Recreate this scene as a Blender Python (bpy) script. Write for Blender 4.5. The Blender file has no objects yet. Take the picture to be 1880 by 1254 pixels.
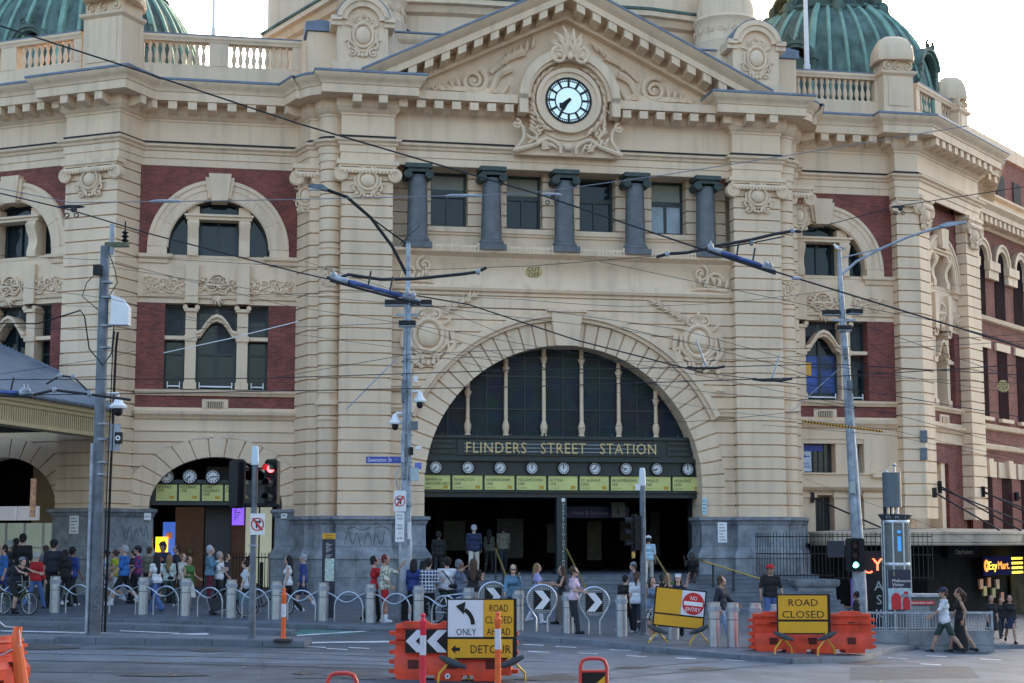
import bpy, bmesh, math, random
import numpy as np
from mathutils import Vector, Matrix
from mathutils.geometry import tessellate_polygon
R = math.radians
C = bpy.context.scene.collection
SC = bpy.context.scene
random.seed(7)

# ------------------------------------------------------------------ camera, light, exposure
FPX, PITCH, CAMZ = 2950.0, R(6.98), 2.5
cam = bpy.data.objects.new('camera', bpy.data.cameras.new('camera')); C.objects.link(cam)
cam.location = (0, 0, CAMZ); cam.rotation_euler = (R(90) + PITCH, 0, 0)
cam.data.sensor_width = 36; cam.data.lens = FPX / 1880 * 36
cam.data.clip_start = .1; cam.data.clip_end = 3000
SC.camera = cam
SUN_AZ, SUN_EL = R(20), R(16)          # azimuth measured from +Y towards +X
w = bpy.data.worlds.new('World'); SC.world = w; w.use_nodes = True
nt = w.node_tree
sky = nt.nodes.new('ShaderNodeTexSky'); sky.sky_type = 'NISHITA'; sky.sun_disc = False
sky.sun_elevation = SUN_EL; sky.sun_rotation = SUN_AZ
sky.air_density = 1.0; sky.dust_density = 4.0; sky.ozone_density = 1.5
bg = nt.nodes['Background']; bg.inputs[1].default_value = .15
nt.links.new(sky.outputs[0], bg.inputs[0])
sun = bpy.data.objects.new('sun', bpy.data.lights.new('sun', 'SUN')); C.objects.link(sun)
sun.data.energy = 2.0; sun.data.angle = R(1); sun.data.color = (1, .80, .56)
sd = Vector((math.sin(SUN_AZ) * math.cos(SUN_EL), math.cos(SUN_AZ) * math.cos(SUN_EL), math.sin(SUN_EL)))
sun.rotation_euler = sd.to_track_quat('Z', 'Y').to_euler()
SC.view_settings.view_transform = 'Standard'; SC.view_settings.look = 'None'
SC.view_settings.gamma = 1; SC.view_settings.exposure = 2.14
SC.render.engine = 'CYCLES'
SC.cycles.max_bounces = 6; SC.cycles.diffuse_bounces = 3; SC.cycles.glossy_bounces = 2

# ------------------------------------------------------------------ measuring helpers
def ray(px, py):
    xc = (px - 940) / FPX; yc = (627 - py) / FPX
    return (xc, math.cos(PITCH) - yc * math.sin(PITCH), math.sin(PITCH) + yc * math.cos(PITCH))
YAW = R(10.8); P0 = (1.8745, 59.6576)
DU = (math.cos(YAW), math.sin(YAW)); DN = (DU[1], -DU[0])
class Frame:
    """plan frame: u to the right along a wall, v out of the wall towards the street"""
    def __init__(s, x, y, ang): s.o = (x, y); s.a = ang; s.d = (math.cos(ang), math.sin(ang)); s.n = (s.d[1], -s.d[0])
    def __call__(s, u, v, z): return (s.o[0] + u * s.d[0] + v * s.n[0], s.o[1] + u * s.d[1] + v * s.n[1], z)
    def sub(s, u, v, ang): x, y, _ = s(u, v, 0); return Frame(x, y, s.a + ang)
    def q(s, px, py, v=0):
        r = ray(px, py); t = (v + s.o[0] * s.n[0] + s.o[1] * s.n[1]) / (r[0] * s.n[0] + r[1] * s.n[1])
        P = (r[0] * t, r[1] * t, CAMZ + r[2] * t)
        return ((P[0] - s.o[0]) * s.d[0] + (P[1] - s.o[1]) * s.d[1], P[2])
FM = Frame(P0[0], P0[1], YAW)
UC = .2
def gz(x, y):                                   # the pavement falls towards the right and rises to the station
    x = max(-26., min(30., x))
    return -(.03 * x + .0012 * x * x) + .028 * max(0., min(16., y - 46))
ROADDROP = .13
def ground(px, py, drop=0.):
    r = ray(px, py); lo, hi = 5., 120.
    for _ in range(60):
        t = (lo + hi) / 2
        if CAMZ + r[2] * t > gz(r[0] * t, r[1] * t) - drop: lo = t
        else: hi = t
    return Vector((r[0] * t, r[1] * t, gz(r[0] * t, r[1] * t) - drop))
def deeper(p, dy):               # the same spot pushed further off along the line of sight
    y = p.y + dy; x = p.x * y / p.y; return Vector((x, y, gz(x, y)))
def at(px, py, Y):
    r = ray(px, py); t = Y / r[1]; return Vector((r[0] * t, Y, CAMZ + r[2] * t))

# ------------------------------------------------------------------ materials
MATS = {}
def mat(name, col, rough=.6, var=.12, scale=3., bump=0., bscale=40., metal=0., emit=None, estr=1., spec=.5, streak=0., detail=6):
    if name in MATS: return MATS[name]
    m = bpy.data.materials.new(name); m.use_nodes = True; t = m.node_tree; b = t.nodes['Principled BSDF']
    b.inputs['Roughness'].default_value = rough; b.inputs['Metallic'].default_value = metal
    b.inputs['Specular IOR Level'].default_value = spec
    tc = t.nodes.new('ShaderNodeTexCoord')
    if var:
        n = t.nodes.new('ShaderNodeTexNoise'); n.inputs['Scale'].default_value = scale; n.inputs['Detail'].default_value = detail
        t.links.new(tc.outputs['Object'], n.inputs['Vector'])
        r = t.nodes.new('ShaderNodeMapRange'); r.inputs[1].default_value = .3; r.inputs[2].default_value = .7
        r.inputs[3].default_value = 1 - var; r.inputs[4].default_value = 1 + var
        t.links.new(n.outputs['Fac'], r.inputs[0])
        mx = t.nodes.new('ShaderNodeMix'); mx.data_type = 'RGBA'; mx.blend_type = 'MULTIPLY'; mx.inputs[0].default_value = 1
        mx.inputs[6].default_value = (*col, 1); t.links.new(r.outputs[0], mx.inputs[7])
        out = mx.outputs[2]
        if streak:
            mp = t.nodes.new('ShaderNodeMapping'); mp.inputs['Scale'].default_value = (1.3, 1.3, .12)
            t.links.new(tc.outputs['Object'], mp.inputs[0])
            n3 = t.nodes.new('ShaderNodeTexNoise'); n3.inputs['Scale'].default_value = 2.2; n3.inputs['Detail'].default_value = 8
            t.links.new(mp.outputs[0], n3.inputs['Vector'])
            r3 = t.nodes.new('ShaderNodeMapRange'); r3.inputs[1].default_value = .5; r3.inputs[2].default_value = .75
            r3.inputs[3].default_value = 1; r3.inputs[4].default_value = 1 - streak
            t.links.new(n3.outputs['Fac'], r3.inputs[0])
            m2 = t.nodes.new('ShaderNodeMix'); m2.data_type = 'RGBA'; m2.blend_type = 'MULTIPLY'; m2.inputs[0].default_value = 1
            t.links.new(out, m2.inputs[6]); t.links.new(r3.outputs[0], m2.inputs[7]); out = m2.outputs[2]
        t.links.new(out, b.inputs['Base Color'])
    else: b.inputs['Base Color'].default_value = (*col, 1)
    if bump:
        n2 = t.nodes.new('ShaderNodeTexNoise'); n2.inputs['Scale'].default_value = bscale; n2.inputs['Detail'].default_value = 4
        t.links.new(tc.outputs['Object'], n2.inputs['Vector'])
        bp = t.nodes.new('ShaderNodeBump'); bp.inputs['Strength'].default_value = bump; bp.inputs['Distance'].default_value = .02
        t.links.new(n2.outputs['Fac'], bp.inputs['Height']); t.links.new(bp.outputs[0], b.inputs['Normal'])
    if emit: b.inputs['Emission Color'].default_value = (*emit, 1); b.inputs['Emission Strength'].default_value = estr
    MATS[name] = m; return m
def brick(name, c1, c2, mortar, w, h, ms, rough=.8, nvar=.25, bump=.4, offset=.5, nscale=1.5):
    m = bpy.data.materials.new(name); m.use_nodes = True; t = m.node_tree; b = t.nodes['Principled BSDF']
    b.inputs['Roughness'].default_value = rough
    tc = t.nodes.new('ShaderNodeTexCoord'); br = t.nodes.new('ShaderNodeTexBrick')
    t.links.new(tc.outputs['UV'], br.inputs['Vector'])
    br.inputs['Color1'].default_value = (*c1, 1); br.inputs['Color2'].default_value = (*c2, 1); br.inputs['Mortar'].default_value = (*mortar, 1)
    br.inputs['Scale'].default_value = 1; br.inputs['Brick Width'].default_value = w; br.inputs['Row Height'].default_value = h
    br.inputs['Mortar Size'].default_value = ms; br.inputs['Mortar Smooth'].default_value = .1; br.offset = offset
    n = t.nodes.new('ShaderNodeTexNoise'); n.inputs['Scale'].default_value = nscale; n.inputs['Detail'].default_value = 10; n.inputs['Roughness'].default_value = .65
    t.links.new(tc.outputs['Object'], n.inputs['Vector'])
    r = t.nodes.new('ShaderNodeMapRange'); r.inputs[1].default_value = .3; r.inputs[2].default_value = .7
    r.inputs[3].default_value = 1 - nvar; r.inputs[4].default_value = 1 + nvar; t.links.new(n.outputs['Fac'], r.inputs[0])
    mx = t.nodes.new('ShaderNodeMix'); mx.data_type = 'RGBA'; mx.blend_type = 'MULTIPLY'; mx.inputs[0].default_value = 1
    t.links.new(br.outputs['Color'], mx.inputs[6]); t.links.new(r.outputs[0], mx.inputs[7]); t.links.new(mx.outputs[2], b.inputs['Base Color'])
    bp = t.nodes.new('ShaderNodeBump'); bp.inputs['Strength'].default_value = bump; bp.inputs['Distance'].default_value = .01; bp.invert = True
    t.links.new(br.outputs['Fac'], bp.inputs['Height']); t.links.new(bp.outputs[0], b.inputs['Normal'])
    MATS[name] = m; return m

CREAM = mat('painted_stone', (.77, .568, .385), .65, .08, .4, .14, 14, streak=.2)
BRICK = brick('red_brick', (.26, .06, .042), (.15, .036, .028), (.20, .09, .072), .24, .086, .010, nvar=.3)
BLUE = brick('bluestone', (.23, .245, .26), (.19, .205, .225), (.13, .14, .15), 1.35, 1.1, .012, .6, .45, .3, nscale=2.2)
BLUEDK = mat('column_granite', (.11, .116, .122), .5, .22, 3, .1, 20)
GREEN = mat('dark_green_paint', (.012, .026, .028), .4, .1, 4)
VERDI = mat('bronze_green', (.045, .062, .055), .6, .35, 6)
LEAD = mat('lead_flashing', (.15, .185, .24), .5, .2, 4)
GLASS = mat('window_glass', (.009, .018, .024), .04, .3, .8, spec=.3, bump=.05, bscale=1.6)
GLASSL = mat('blind_glass', (.16, .2, .22), .12, .2, 1.2, spec=.6)
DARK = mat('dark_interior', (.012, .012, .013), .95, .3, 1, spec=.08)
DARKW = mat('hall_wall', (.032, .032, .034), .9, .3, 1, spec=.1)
def copper():
    m = mat('copper_patina', (.085, .135, .112), .7, .55, 1.1, .25, 8, streak=.6, detail=9); return m
COPPER = copper()
COPPERR = mat('copper_rib', (.20, .34, .27), .7, .25, 1.5, streak=.2)
GOLD = mat('gold_letter', (.62, .45, .2), .35, .1, 5)
BRASS = mat('brass_rail', (.5, .36, .11), .35, .1, 5, metal=.6)
YELP = mat('panel_yellow', (.62, .62, .22), .5, .1, 2)
WHITE = mat('white_paint', (.78, .79, .8), .45, .05, 3)
DIAL = mat('clock_dial', (.55, .72, .78), .4, .05, 3, emit=(.6, .82, .9), estr=.12)
BLACK = mat('black_paint', (.011, .011, .013), .5, .2, 5, spec=.3)
STEEL = mat('brushed_steel', (.47, .53, .60), .3, .12, 6, metal=.85)
GALV = mat('galvanised_steel', (.14, .165, .195), .55, .3, 4, metal=.25, streak=.3)
GALVL = mat('pale_galvanised', (.32, .36, .41), .5, .35, 4, metal=.2, streak=.3)
SIGNY = mat('sign_amber', (.72, .36, .012), .4, .05, 2)
SIGNB = mat('sign_blue', (.03, .06, .36), .4, .05, 3)
ORANGE = mat('orange_plastic', (.70, .058, .018), .5, .22, 4, .1, 30, streak=.35)
ORANGEF = mat('post_orange', (.85, .14, .03), .5, .08, 4)
RED = mat('sign_red', (.55, .012, .016), .45, .05, 3)
YELT = mat('yellow_tube', (.62, .38, .02), .4, .1, 5)
RUBBER = mat('rubber', (.02, .02, .022), .8, .2, 8)
WIREM = mat('wire_black', (.018, .02, .024), .6, 0)
WIREG = mat('wire_grey', (.20, .22, .25), .5, 0)
INSUL = mat('insulator_blue', (.04, .08, .24), .5, .75, 7, .4, 9)
BRICKLOW = BRICK

# ------------------------------------------------------------------ mesh builder
class MB:
    def __init__(s, fr=None): s.v = []; s.f = []; s.m = []; s.fr = fr; s.mi = 0
    def add(s, vs, fs, fr=True):
        n = len(s.v)
        if fr and s.fr: vs = [s.fr(*p) for p in vs]
        s.v += [tuple(p) for p in vs]; s.f += [tuple(i + n for i in f) for f in fs]; s.m += [s.mi] * len(fs)
        return s
    def box(s, a0, a1, b0, b1, c0, c1):
        return s.add([(a, b, c) for a in (a0, a1) for b in (b0, b1) for c in (c0, c1)],
                     [(0, 1, 3, 2), (4, 6, 7, 5), (0, 4, 5, 1), (2, 3, 7, 6), (0, 2, 6, 4), (1, 5, 7, 3)])
    def prism(s, poly, v0, v1, plane='uz'):
        """outline in (u,z) pushed from v0 to v1 (or in (u,v) pushed from z0 to z1)"""
        n = len(poly)
        f3 = (lambda p, t: (p[0], t, p[1])) if plane == 'uz' else (lambda p, t: (p[0], p[1], t)) if plane == 'uv' else (lambda p, t: (t, p[0], p[1]))
        vs = [f3(p, v0) for p in poly] + [f3(p, v1) for p in poly]
        fs = [(i, (i + 1) % n, n + (i + 1) % n, n + i) for i in range(n)]
        if n == 4: fs += [(0, 1, 2, 3), (7, 6, 5, 4)]
        else:
            tr = tessellate_polygon([[Vector((p[0], p[1], 0)) for p in poly]])
            fs += [tuple(t) for t in tr] + [tuple(i + n for i in reversed(t)) for t in tr]
        return s.add(vs, fs)
    def sweep(s, path, prof, closed=False, cap=True):
        """profile (offset, z) swept along plan path (u,v); offset to the street side"""
        n = len(path); k = len(prof); vs = []
        for i in range(n):
            def nrm(a, b):
                dx, dy = b[0] - a[0], b[1] - a[1]; L = math.hypot(dx, dy) or 1; return (-dy / L, dx / L)
            ns = []
            if i > 0 or closed: ns.append(nrm(path[i - 1], path[i]))
            if i < n - 1 or closed: ns.append(nrm(path[i], path[(i + 1) % n]))
            if len(ns) == 2:
                mx, my = ns[0][0] + ns[1][0], ns[0][1] + ns[1][1]; L2 = mx * mx + my * my
                m = (2 * mx / L2, 2 * my / L2) if L2 > .2 else ns[1]
            else: m = ns[0]
            vs += [(path[i][0] + m[0] * o, path[i][1] + m[1] * o, z) for o, z in prof]
        fs = [(i * k + j, ((i + 1) % n) * k + j, ((i + 1) % n) * k + j + 1, i * k + j + 1) for i in range(n if closed else n - 1) for j in range(k - 1)]
        if cap and not closed and k > 2:
            fs += [tuple(range(k)), tuple((n - 1) * k + j for j in reversed(range(k)))]
        return s.add(vs, fs)
    def tube(s, pts, r, n=8, caps=True, flat=None):
        pts = [Vector(p) for p in pts]; rs = r if isinstance(r, (list, tuple)) else [r] * len(pts); k = len(pts); vs = []
        up = Vector((0, 0, 1)); prev = None
        for i, p in enumerate(pts):
            t = (pts[min(i + 1, k - 1)] - pts[max(i - 1, 0)])
            t = t.normalized() if t.length > 1e-9 else Vector((0, 0, 1))
            if prev is None: a = t.cross(up if abs(t.z) < .95 else Vector((1, 0, 0))).normalized()
            else: a = (prev - t * prev.dot(t)).normalized()
            b = t.cross(a); prev = a
            for j in range(n):
                q = 2 * math.pi * j / n; vs.append(p + a * (math.cos(q) * rs[i]) + b * (math.sin(q) * rs[i]))
        fs = [(i * n + j, i * n + (j + 1) % n, (i + 1) * n + (j + 1) % n, (i + 1) * n + j) for i in range(k - 1) for j in range(n)]
        if caps: fs += [tuple(range(n))[::-1], tuple((k - 1) * n + j for j in range(n))]
        return s.add([tuple(x) for x in vs], fs)
    def lathe(s, cx, cy, prof, n=20, a0=0, a1=2 * math.pi, sq=0):
        k = len(prof); full = abs(a1 - a0 - 2 * math.pi) < 1e-6; m = n if full else n + 1; vs = []
        for i in range(m):
            a = a0 + (a1 - a0) * i / n; e = 1.
            if sq: ca, sa = abs(math.cos(a)), abs(math.sin(a)); e = (ca ** sq + sa ** sq) ** (-1 / sq)
            vs += [(cx + r * e * math.cos(a), cy + r * e * math.sin(a), z) for r, z in prof]
        fs = [(i * k + j, ((i + 1) % m) * k + j, ((i + 1) % m) * k + j + 1, i * k + j + 1) for i in range(n) for j in range(k - 1)]
        if full:
            if prof[0][0] > 1e-4: fs.append(tuple(i * k for i in range(m))[::-1])
            if prof[-1][0] > 1e-4: fs.append(tuple(i * k + k - 1 for i in range(m)))
        return s.add(vs, fs)
    def cyl(s, x, y, z0, z1, r, n=12, r2=None): return s.lathe(x, y, [(r, z0), (r if r2 is None else r2, z1)], n)
    def ell(s, c, r, nu=12, nv=7):
        vs = []; fs = []
        for i in range(nv + 1):
            th = math.pi * i / nv
            for j in range(nu):
                ph = 2 * math.pi * j / nu
                vs.append((c[0] + r[0] * math.sin(th) * math.cos(ph), c[1] + r[1] * math.sin(th) * math.sin(ph), c[2] + r[2] * math.cos(th)))
        for i in range(nv):
            for j in range(nu): fs.append((i * nu + j, i * nu + (j + 1) % nu, (i + 1) * nu + (j + 1) % nu, (i + 1) * nu + j))
        return s.add(vs, fs)
    def disc(s, u, z, v0, v1, r, n=24, rz=None):
        return s.prism([(u + r * math.cos(2 * math.pi * i / n), z + (rz or r) * math.sin(2 * math.pi * i / n)) for i in range(n)], v0, v1)
    def ring(s, u, z, v0, v1, r0, r1, a0=0., a1=360., n=32, k=1.):
        """flat ring sector in the (u,z) plane pushed from v0 to v1"""
        m = n + 1; vs = []
        for i in range(m):
            a = R(a0 + (a1 - a0) * i / n)
            for r, v in ((r0, v0), (r1, v0), (r1, v1), (r0, v1)): vs.append((u + r * math.cos(a), v, z + r * k * math.sin(a)))
        fs = [(i * 4 + j, i * 4 + (j + 1) % 4, (i + 1) * 4 + (j + 1) % 4, (i + 1) * 4 + j) for i in range(n) for j in range(4)]
        if abs(a1 - a0 - 360) > 1e-6: fs += [(0, 1, 2, 3), (n * 4 + 3, n * 4 + 2, n * 4 + 1, n * 4)]
        return s.add(vs, fs)
    # ornament in relief, all in the (u, z) plane, standing out along v
    def scroll(s, u, z, v, r, turns=1.6, sgn=1, start=0., th=.05, n=26):
        th *= .8
        pts = []; rs = []
        for i in range(n + 1):
            t = i / n; a = R(start) + sgn * 2 * math.pi * turns * t; rr = r * (1 - .88 * t)
            pts.append((u + rr * math.cos(a), v, z + rr * math.sin(a))); rs.append(th * (1 - .45 * t))
        s.tube(pts, rs, 6); s.ell((u, v, z), (th * 1.1, th * 1.1, th * 1.1), 8, 5); return s
    def stem(s, pts, v, r, n=6):
        """smooth curve through (u,z) points"""
        P = [Vector((p[0], p[1], 0)) for p in pts]; out = []
        for i in range(len(P) - 1):
            a, b = P[i], P[i + 1]; ta = (P[min(i + 1, len(P) - 1)] - P[max(i - 1, 0)]) / 2; tb = (P[min(i + 2, len(P) - 1)] - P[i]) / 2
            for j in range(6):
                t = j / 6; out.append(a * (2 * t**3 - 3 * t**2 + 1) + ta * (t**3 - 2 * t**2 + t) + b * (-2 * t**3 + 3 * t**2) + tb * (t**3 - t**2))
        out.append(P[-1]); k = len(out)
        r0, r1 = r if isinstance(r, tuple) else (r, r); r0 *= .8; r1 *= .8
        s.tube([(p.x, v, p.y) for p in out], [r0 + (r1 - r0) * i / (k - 1) for i in range(k)], n); return s
    def leaf(s, u, z, v, L, ang, wd=.35, th=.05):
        ca, sa = math.cos(R(ang)), math.sin(R(ang)); pts = []; rs = []
        for i in range(6):
            t = i / 5; bend = .25 * L * t * t
            pts.append((u + ca * L * t - sa * bend, v + .04 * math.sin(t * 3), z + sa * L * t + ca * bend)); rs.append(max(.008, L * wd * .42 * math.sin(math.pi * (.12 + .86 * t))))
        s.tube(pts, rs, 6); return s
    def acanthus(s, u, z, v, L, ang, n=5):
        for i in range(n): s.leaf(u, z, v, L * (1 - .25 * abs(i - (n - 1) / 2) / n * 2), ang + (i - (n - 1) / 2) * 26, .3)
        return s
    def cartouche(s, u, z, v, w, h):
        s.ell((u, v, z), (w * .27, .13 * w, h * .2), 16, 8)
        s.tube([(u + w * .34 * math.cos(a), v + .03, z + h * .26 * math.sin(a)) for a in [2 * math.pi * i / 24 for i in range(25)]], w * .055, 6)
        s.prism([(u + w * .44 * math.cos(a) * (1 - .35 * max(0, -math.sin(a))), z + h * .36 * math.sin(a)) for a in [2 * math.pi * i / 20 for i in range(20)]], v - .1, v - .01)
        for g in (-1, 1):
            s.scroll(u + g * w * .17, z + h * .33, v + .03, w * .13, 1.3, -g, 90, w * .05)
            s.scroll(u + g * w * .36, z - h * .38, v, w * .15, 1.4, g, 90, w * .055)
            s.stem([(u + g * w * .44, z + h * .1), (u + g * w * .42, z - h * .12), (u + g * w * .18, z - h * .3), (u + g * w * .12, z - h * .46)], v, (w * .06, w * .07))
            s.stem([(u + g * w * .45, z - h * .05), (u + g * w * .5, z - h * .22), (u + g * w * .42, z - h * .3)], v, (w * .05, w * .06))
            s.leaf(u + g * w * .35, z + h * .18, v, w * .28, 90 - g * 60, .35)
            s.leaf(u + g * w * .42, z - h * .1, v, w * .25, 90 - g * 100, .3)
        s.leaf(u, z + h * .38, v, h * .16, 80, .5); s.ell((u, v, z - h * .44), (w * .07, .06, w * .07), 8, 5); return s
    def foliage(s, u, z, v, w, h, seed=1, sym=True):
        rnd = random.Random(seed)
        for g in ((-1, 1) if sym else (1,)):
            x0 = u if sym else u - w / 2; ww = w / 2 if sym else w
            s.scroll(x0 + g * ww * .35, z - h * .05, v, h * .3, 1.6, g, 200 if g > 0 else -20, h * .055)
            s.scroll(x0 + g * ww * .74, z + h * .08, v, h * .24, 1.5, -g, 30, h * .05)
            s.stem([(x0, z - h * .35), (x0 + g * ww * .35, z - h * .42), (x0 + g * ww * .62, z - h * .1), (x0 + g * ww * .8, z - h * .3), (x0 + g * ww * .98, z - h * .38)], v, (h * .06, h * .035))
            for i in range(7):
                s.leaf(x0 + g * ww * rnd.uniform(.05, .95), z + h * rnd.uniform(-.35, .25), v - .01, h * rnd.uniform(.2, .34), rnd.uniform(20, 160), .38)
        return s
    def volute(s, u, z, v0, v1, r):
        s.disc(u, z, v0, v1, r * .92, 20)
        s.scroll(u, z, v1, r * .9, 2.2, 1, 90, r * .13, 40); return s
    def build(s, name, mats, parent=None, smooth=35, world=True, uv=True, label=None):
        me = bpy.data.meshes.new(name)
        off = Vector((0, 0, 0))
        if parent is not None and world:
            p = parent
            while p.parent: p = p.parent
            off = p.location
        V = np.array(s.v, dtype=np.float64).reshape(-1, 3)
        me.from_pydata(V.tolist(), [], s.f)
        ms = mats if isinstance(mats, (list, tuple)) else [mats]
        for m in ms: me.materials.append(m)
        if len(ms) > 1: me.polygons.foreach_set('material_index', s.m)
        bm = bmesh.new(); bm.from_mesh(me); bmesh.ops.recalc_face_normals(bm, faces=bm.faces[:]); bm.to_mesh(me); bm.free()
        if uv:
            nf = len(me.polygons); nl = len(me.loops)
            N = np.empty(nf * 3); me.polygons.foreach_get('normal', N); N = N.reshape(-1, 3)
            lt = np.empty(nf, dtype=np.int32); me.polygons.foreach_get('loop_total', lt)
            vi = np.empty(nl, dtype=np.int32); me.loops.foreach_get('vertex_index', vi)
            co = np.empty(len(me.vertices) * 3); me.vertices.foreach_get('co', co); co = co.reshape(-1, 3)
            LN = np.repeat(N, lt, axis=0); P = co[vi]; hz = np.hypot(LN[:, 0], LN[:, 1]) + 1e-9
            flat = np.abs(LN[:, 2]) > .75
            U = np.where(flat, P[:, 0], (P[:, 0] * -LN[:, 1] + P[:, 1] * LN[:, 0]) / hz); W = np.where(flat, P[:, 1], P[:, 2])
            l = me.uv_layers.new(name='UVMap'); l.data.foreach_set('uv', np.stack([U, W], 1).ravel())
        if smooth:
            me.polygons.foreach_set('use_smooth', [True] * len(me.polygons)); me.set_sharp_from_angle(angle=R(smooth))
        if off.length: me.transform(Matrix.Translation(-off))
        o = bpy.data.objects.new(name, me); C.objects.link(o)
        if parent is not None: o.parent = parent
        if label: o['label'] = label
        return o
def thing(name, label, cat, loc=(0, 0, 0), rotz=0., group=None):
    o = bpy.data.objects.new(name, None); C.objects.link(o); o.location = loc; o.rotation_euler = (0, 0, rotz)
    o.empty_display_size = .2; o['label'] = label; o['category'] = cat
    if group: o['group'] = group
    return o
def tag(o, label, cat, group=None):
    o['label'] = label; o['category'] = cat
    if group: o['group'] = group
    return o
def kind(o, k): o['kind'] = k; return o
def dup(root, loc, rotz=0., label=None):
    r = root.copy(); C.objects.link(r); r.location = loc; r.rotation_euler = (0, 0, rotz)
    if label: r['label'] = label
    for ch in list(root.children):
        c = ch.copy(); C.objects.link(c); c.parent = r
        for g in list(ch.children):
            d = g.copy(); C.objects.link(d); d.parent = c
    return r
_fonts = {}
def text(name, body, size, M4, material, parent=None, depth=.01, align='CENTER', width=None, sp=1.0, xs=1.0, world=True, lead=1.0):
    """lettering as a mesh; M4 maps letter plane (x right, y up, z out) to the world; baseline at y=0"""
    c = bpy.data.curves.new(name, 'FONT'); c.body = body; c.size = size; c.extrude = depth / 2; c.align_x = align
    c.space_character = sp; c.resolution_u = 2; c.space_line = lead
    o = bpy.data.objects.new(name, c)
    C.objects.link(o); dg = bpy.context.evaluated_depsgraph_get(); dg.update()
    me = bpy.data.meshes.new_from_object(o.evaluated_get(dg)); C.objects.unlink(o); bpy.data.objects.remove(o); bpy.data.curves.remove(c)
    if width and len(me.vertices):
        xsx = [v.co.x for v in me.vertices]; wd = max(xsx) - min(xsx); k = width / wd
        me.transform(Matrix.Diagonal((k, 1, 1, 1)))
    elif xs != 1: me.transform(Matrix.Diagonal((xs, 1, 1, 1)))
    me.transform(M4); me.materials.clear(); me.materials.append(material)
    if parent is not None and world:
        p = parent
        while p.parent: p = p.parent
        me.transform(Matrix.Translation(-p.location))
    me.name = name; r = bpy.data.objects.new(name, me); C.objects.link(r)
    if parent is not None: r.parent = parent
    return r
def plane_m(fr, u, v, z):
    a = Vector((*fr.d, 0)); n = Vector((*fr.n, 0)); p = Vector(fr(u, v, z))
    return Matrix(((a.x, 0, n.x, p.x), (a.y, 0, n.y, p.y), (0, 1, 0, p.z), (0, 0, 0, 1)))
def local_m(x, y, z):       # lettering on a face that looks towards -Y in a thing's own space
    return Matrix(((1, 0, 0, x), (0, 0, -1, y), (0, 1, 0, z), (0, 0, 0, 1)))
# ------------------------------------------------------------------ the station
ST = thing('station_building', 'large cream and red brick railway station with an arched entrance, clocks and copper domes', 'station', (P0[0], P0[1], 0))
E_FL = (.841, .540); C0 = (-16.4, -1.1)
FF = FM.sub(C0[0] + .243, C0[1] - .378, -math.atan2(.540, .841))
# in a frame v points to the street, so a wall that comes nearer to the right turns clockwise in plan
FSIDE = FM.sub(15.25, -1.75, math.atan2(.675, .737))
def fl(t, o=0.): return (C0[0] + E_FL[0] * t - E_FL[1] * o, C0[1] + E_FL[1] * t + E_FL[0] * o)
def sd_(t, o=0.): return (15.25 + .737 * t + .675 * o, -1.75 - .675 * t + .737 * o)
RB = [(-9.0 + .36 - .42 * math.cos(a), -.72 + .42 * math.sin(a) * .95) for a in [R(20 + 140 * i / 10) for i in range(11)]]     # engaged round shaft, left
RBR = [(2 * UC - p[0], p[1]) for p in reversed(RB)]
PATH_L = [fl(-9, -.45), fl(-2.3, -.45), fl(-2.3), C0, (-15.6, -2.3), (-9.78, -2.3), (-9.38, -1.1), (-9.05, -1.06)] + RB + [(-8.3, -.62), (-8.3, 0), (-6.4, 0), (-6.4, -.4)]
PATH_R = [(6.8, -.4), (6.8, 0), (8.7, 0), (8.7, -.62)] + RBR + [(9.45, -1.06), (9.78, -1.1), (10.18, -2.3), (14.3, -2.3), (14.3, -1.75), (15.25, -1.75), sd_(1.1), sd_(1.1, -.45), sd_(5.15, -.45), sd_(5.15), sd_(6.7), sd_(6.7, -.45), sd_(9, -.45)]
PATH = PATH_L + PATH_R
# plain backing masses so that no daylight leaks through
b = MB(FM)
b.prism([fl(-9, -1.1), fl(-2.3, -1.1), (-16.2, -3), (-9.8, -3), (-9.2, -1.6), (-8.3, -1.3), (-6.4, -1.6), (-6.4, -2.2), (6.8, -2.2), (6.8, -1.6), (8.7, -1.3), (9.6, -1.6), (10.2, -3), (14.4, -3), (15, -2.6), sd_(1.1, -1.2), sd_(9, -1.2), (12, -20), (-20, -20)], 6.9, 19.4, 'uv')
b.box(-30, -16.5, -25, -12, -1, 19)
b.prism([(9.85, -3.1), (14.3, -3.1), (15, -2.8), sd_(9, -1.4), (12, -20), (9.85, -20)], -2, 6.95, 'uv'); b.box(-20, 12, -21, -20, -2, 7); b.box(-17.2, -16.6, -20, -11, -2, 7)
b.build('core', CREAM, ST)

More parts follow.
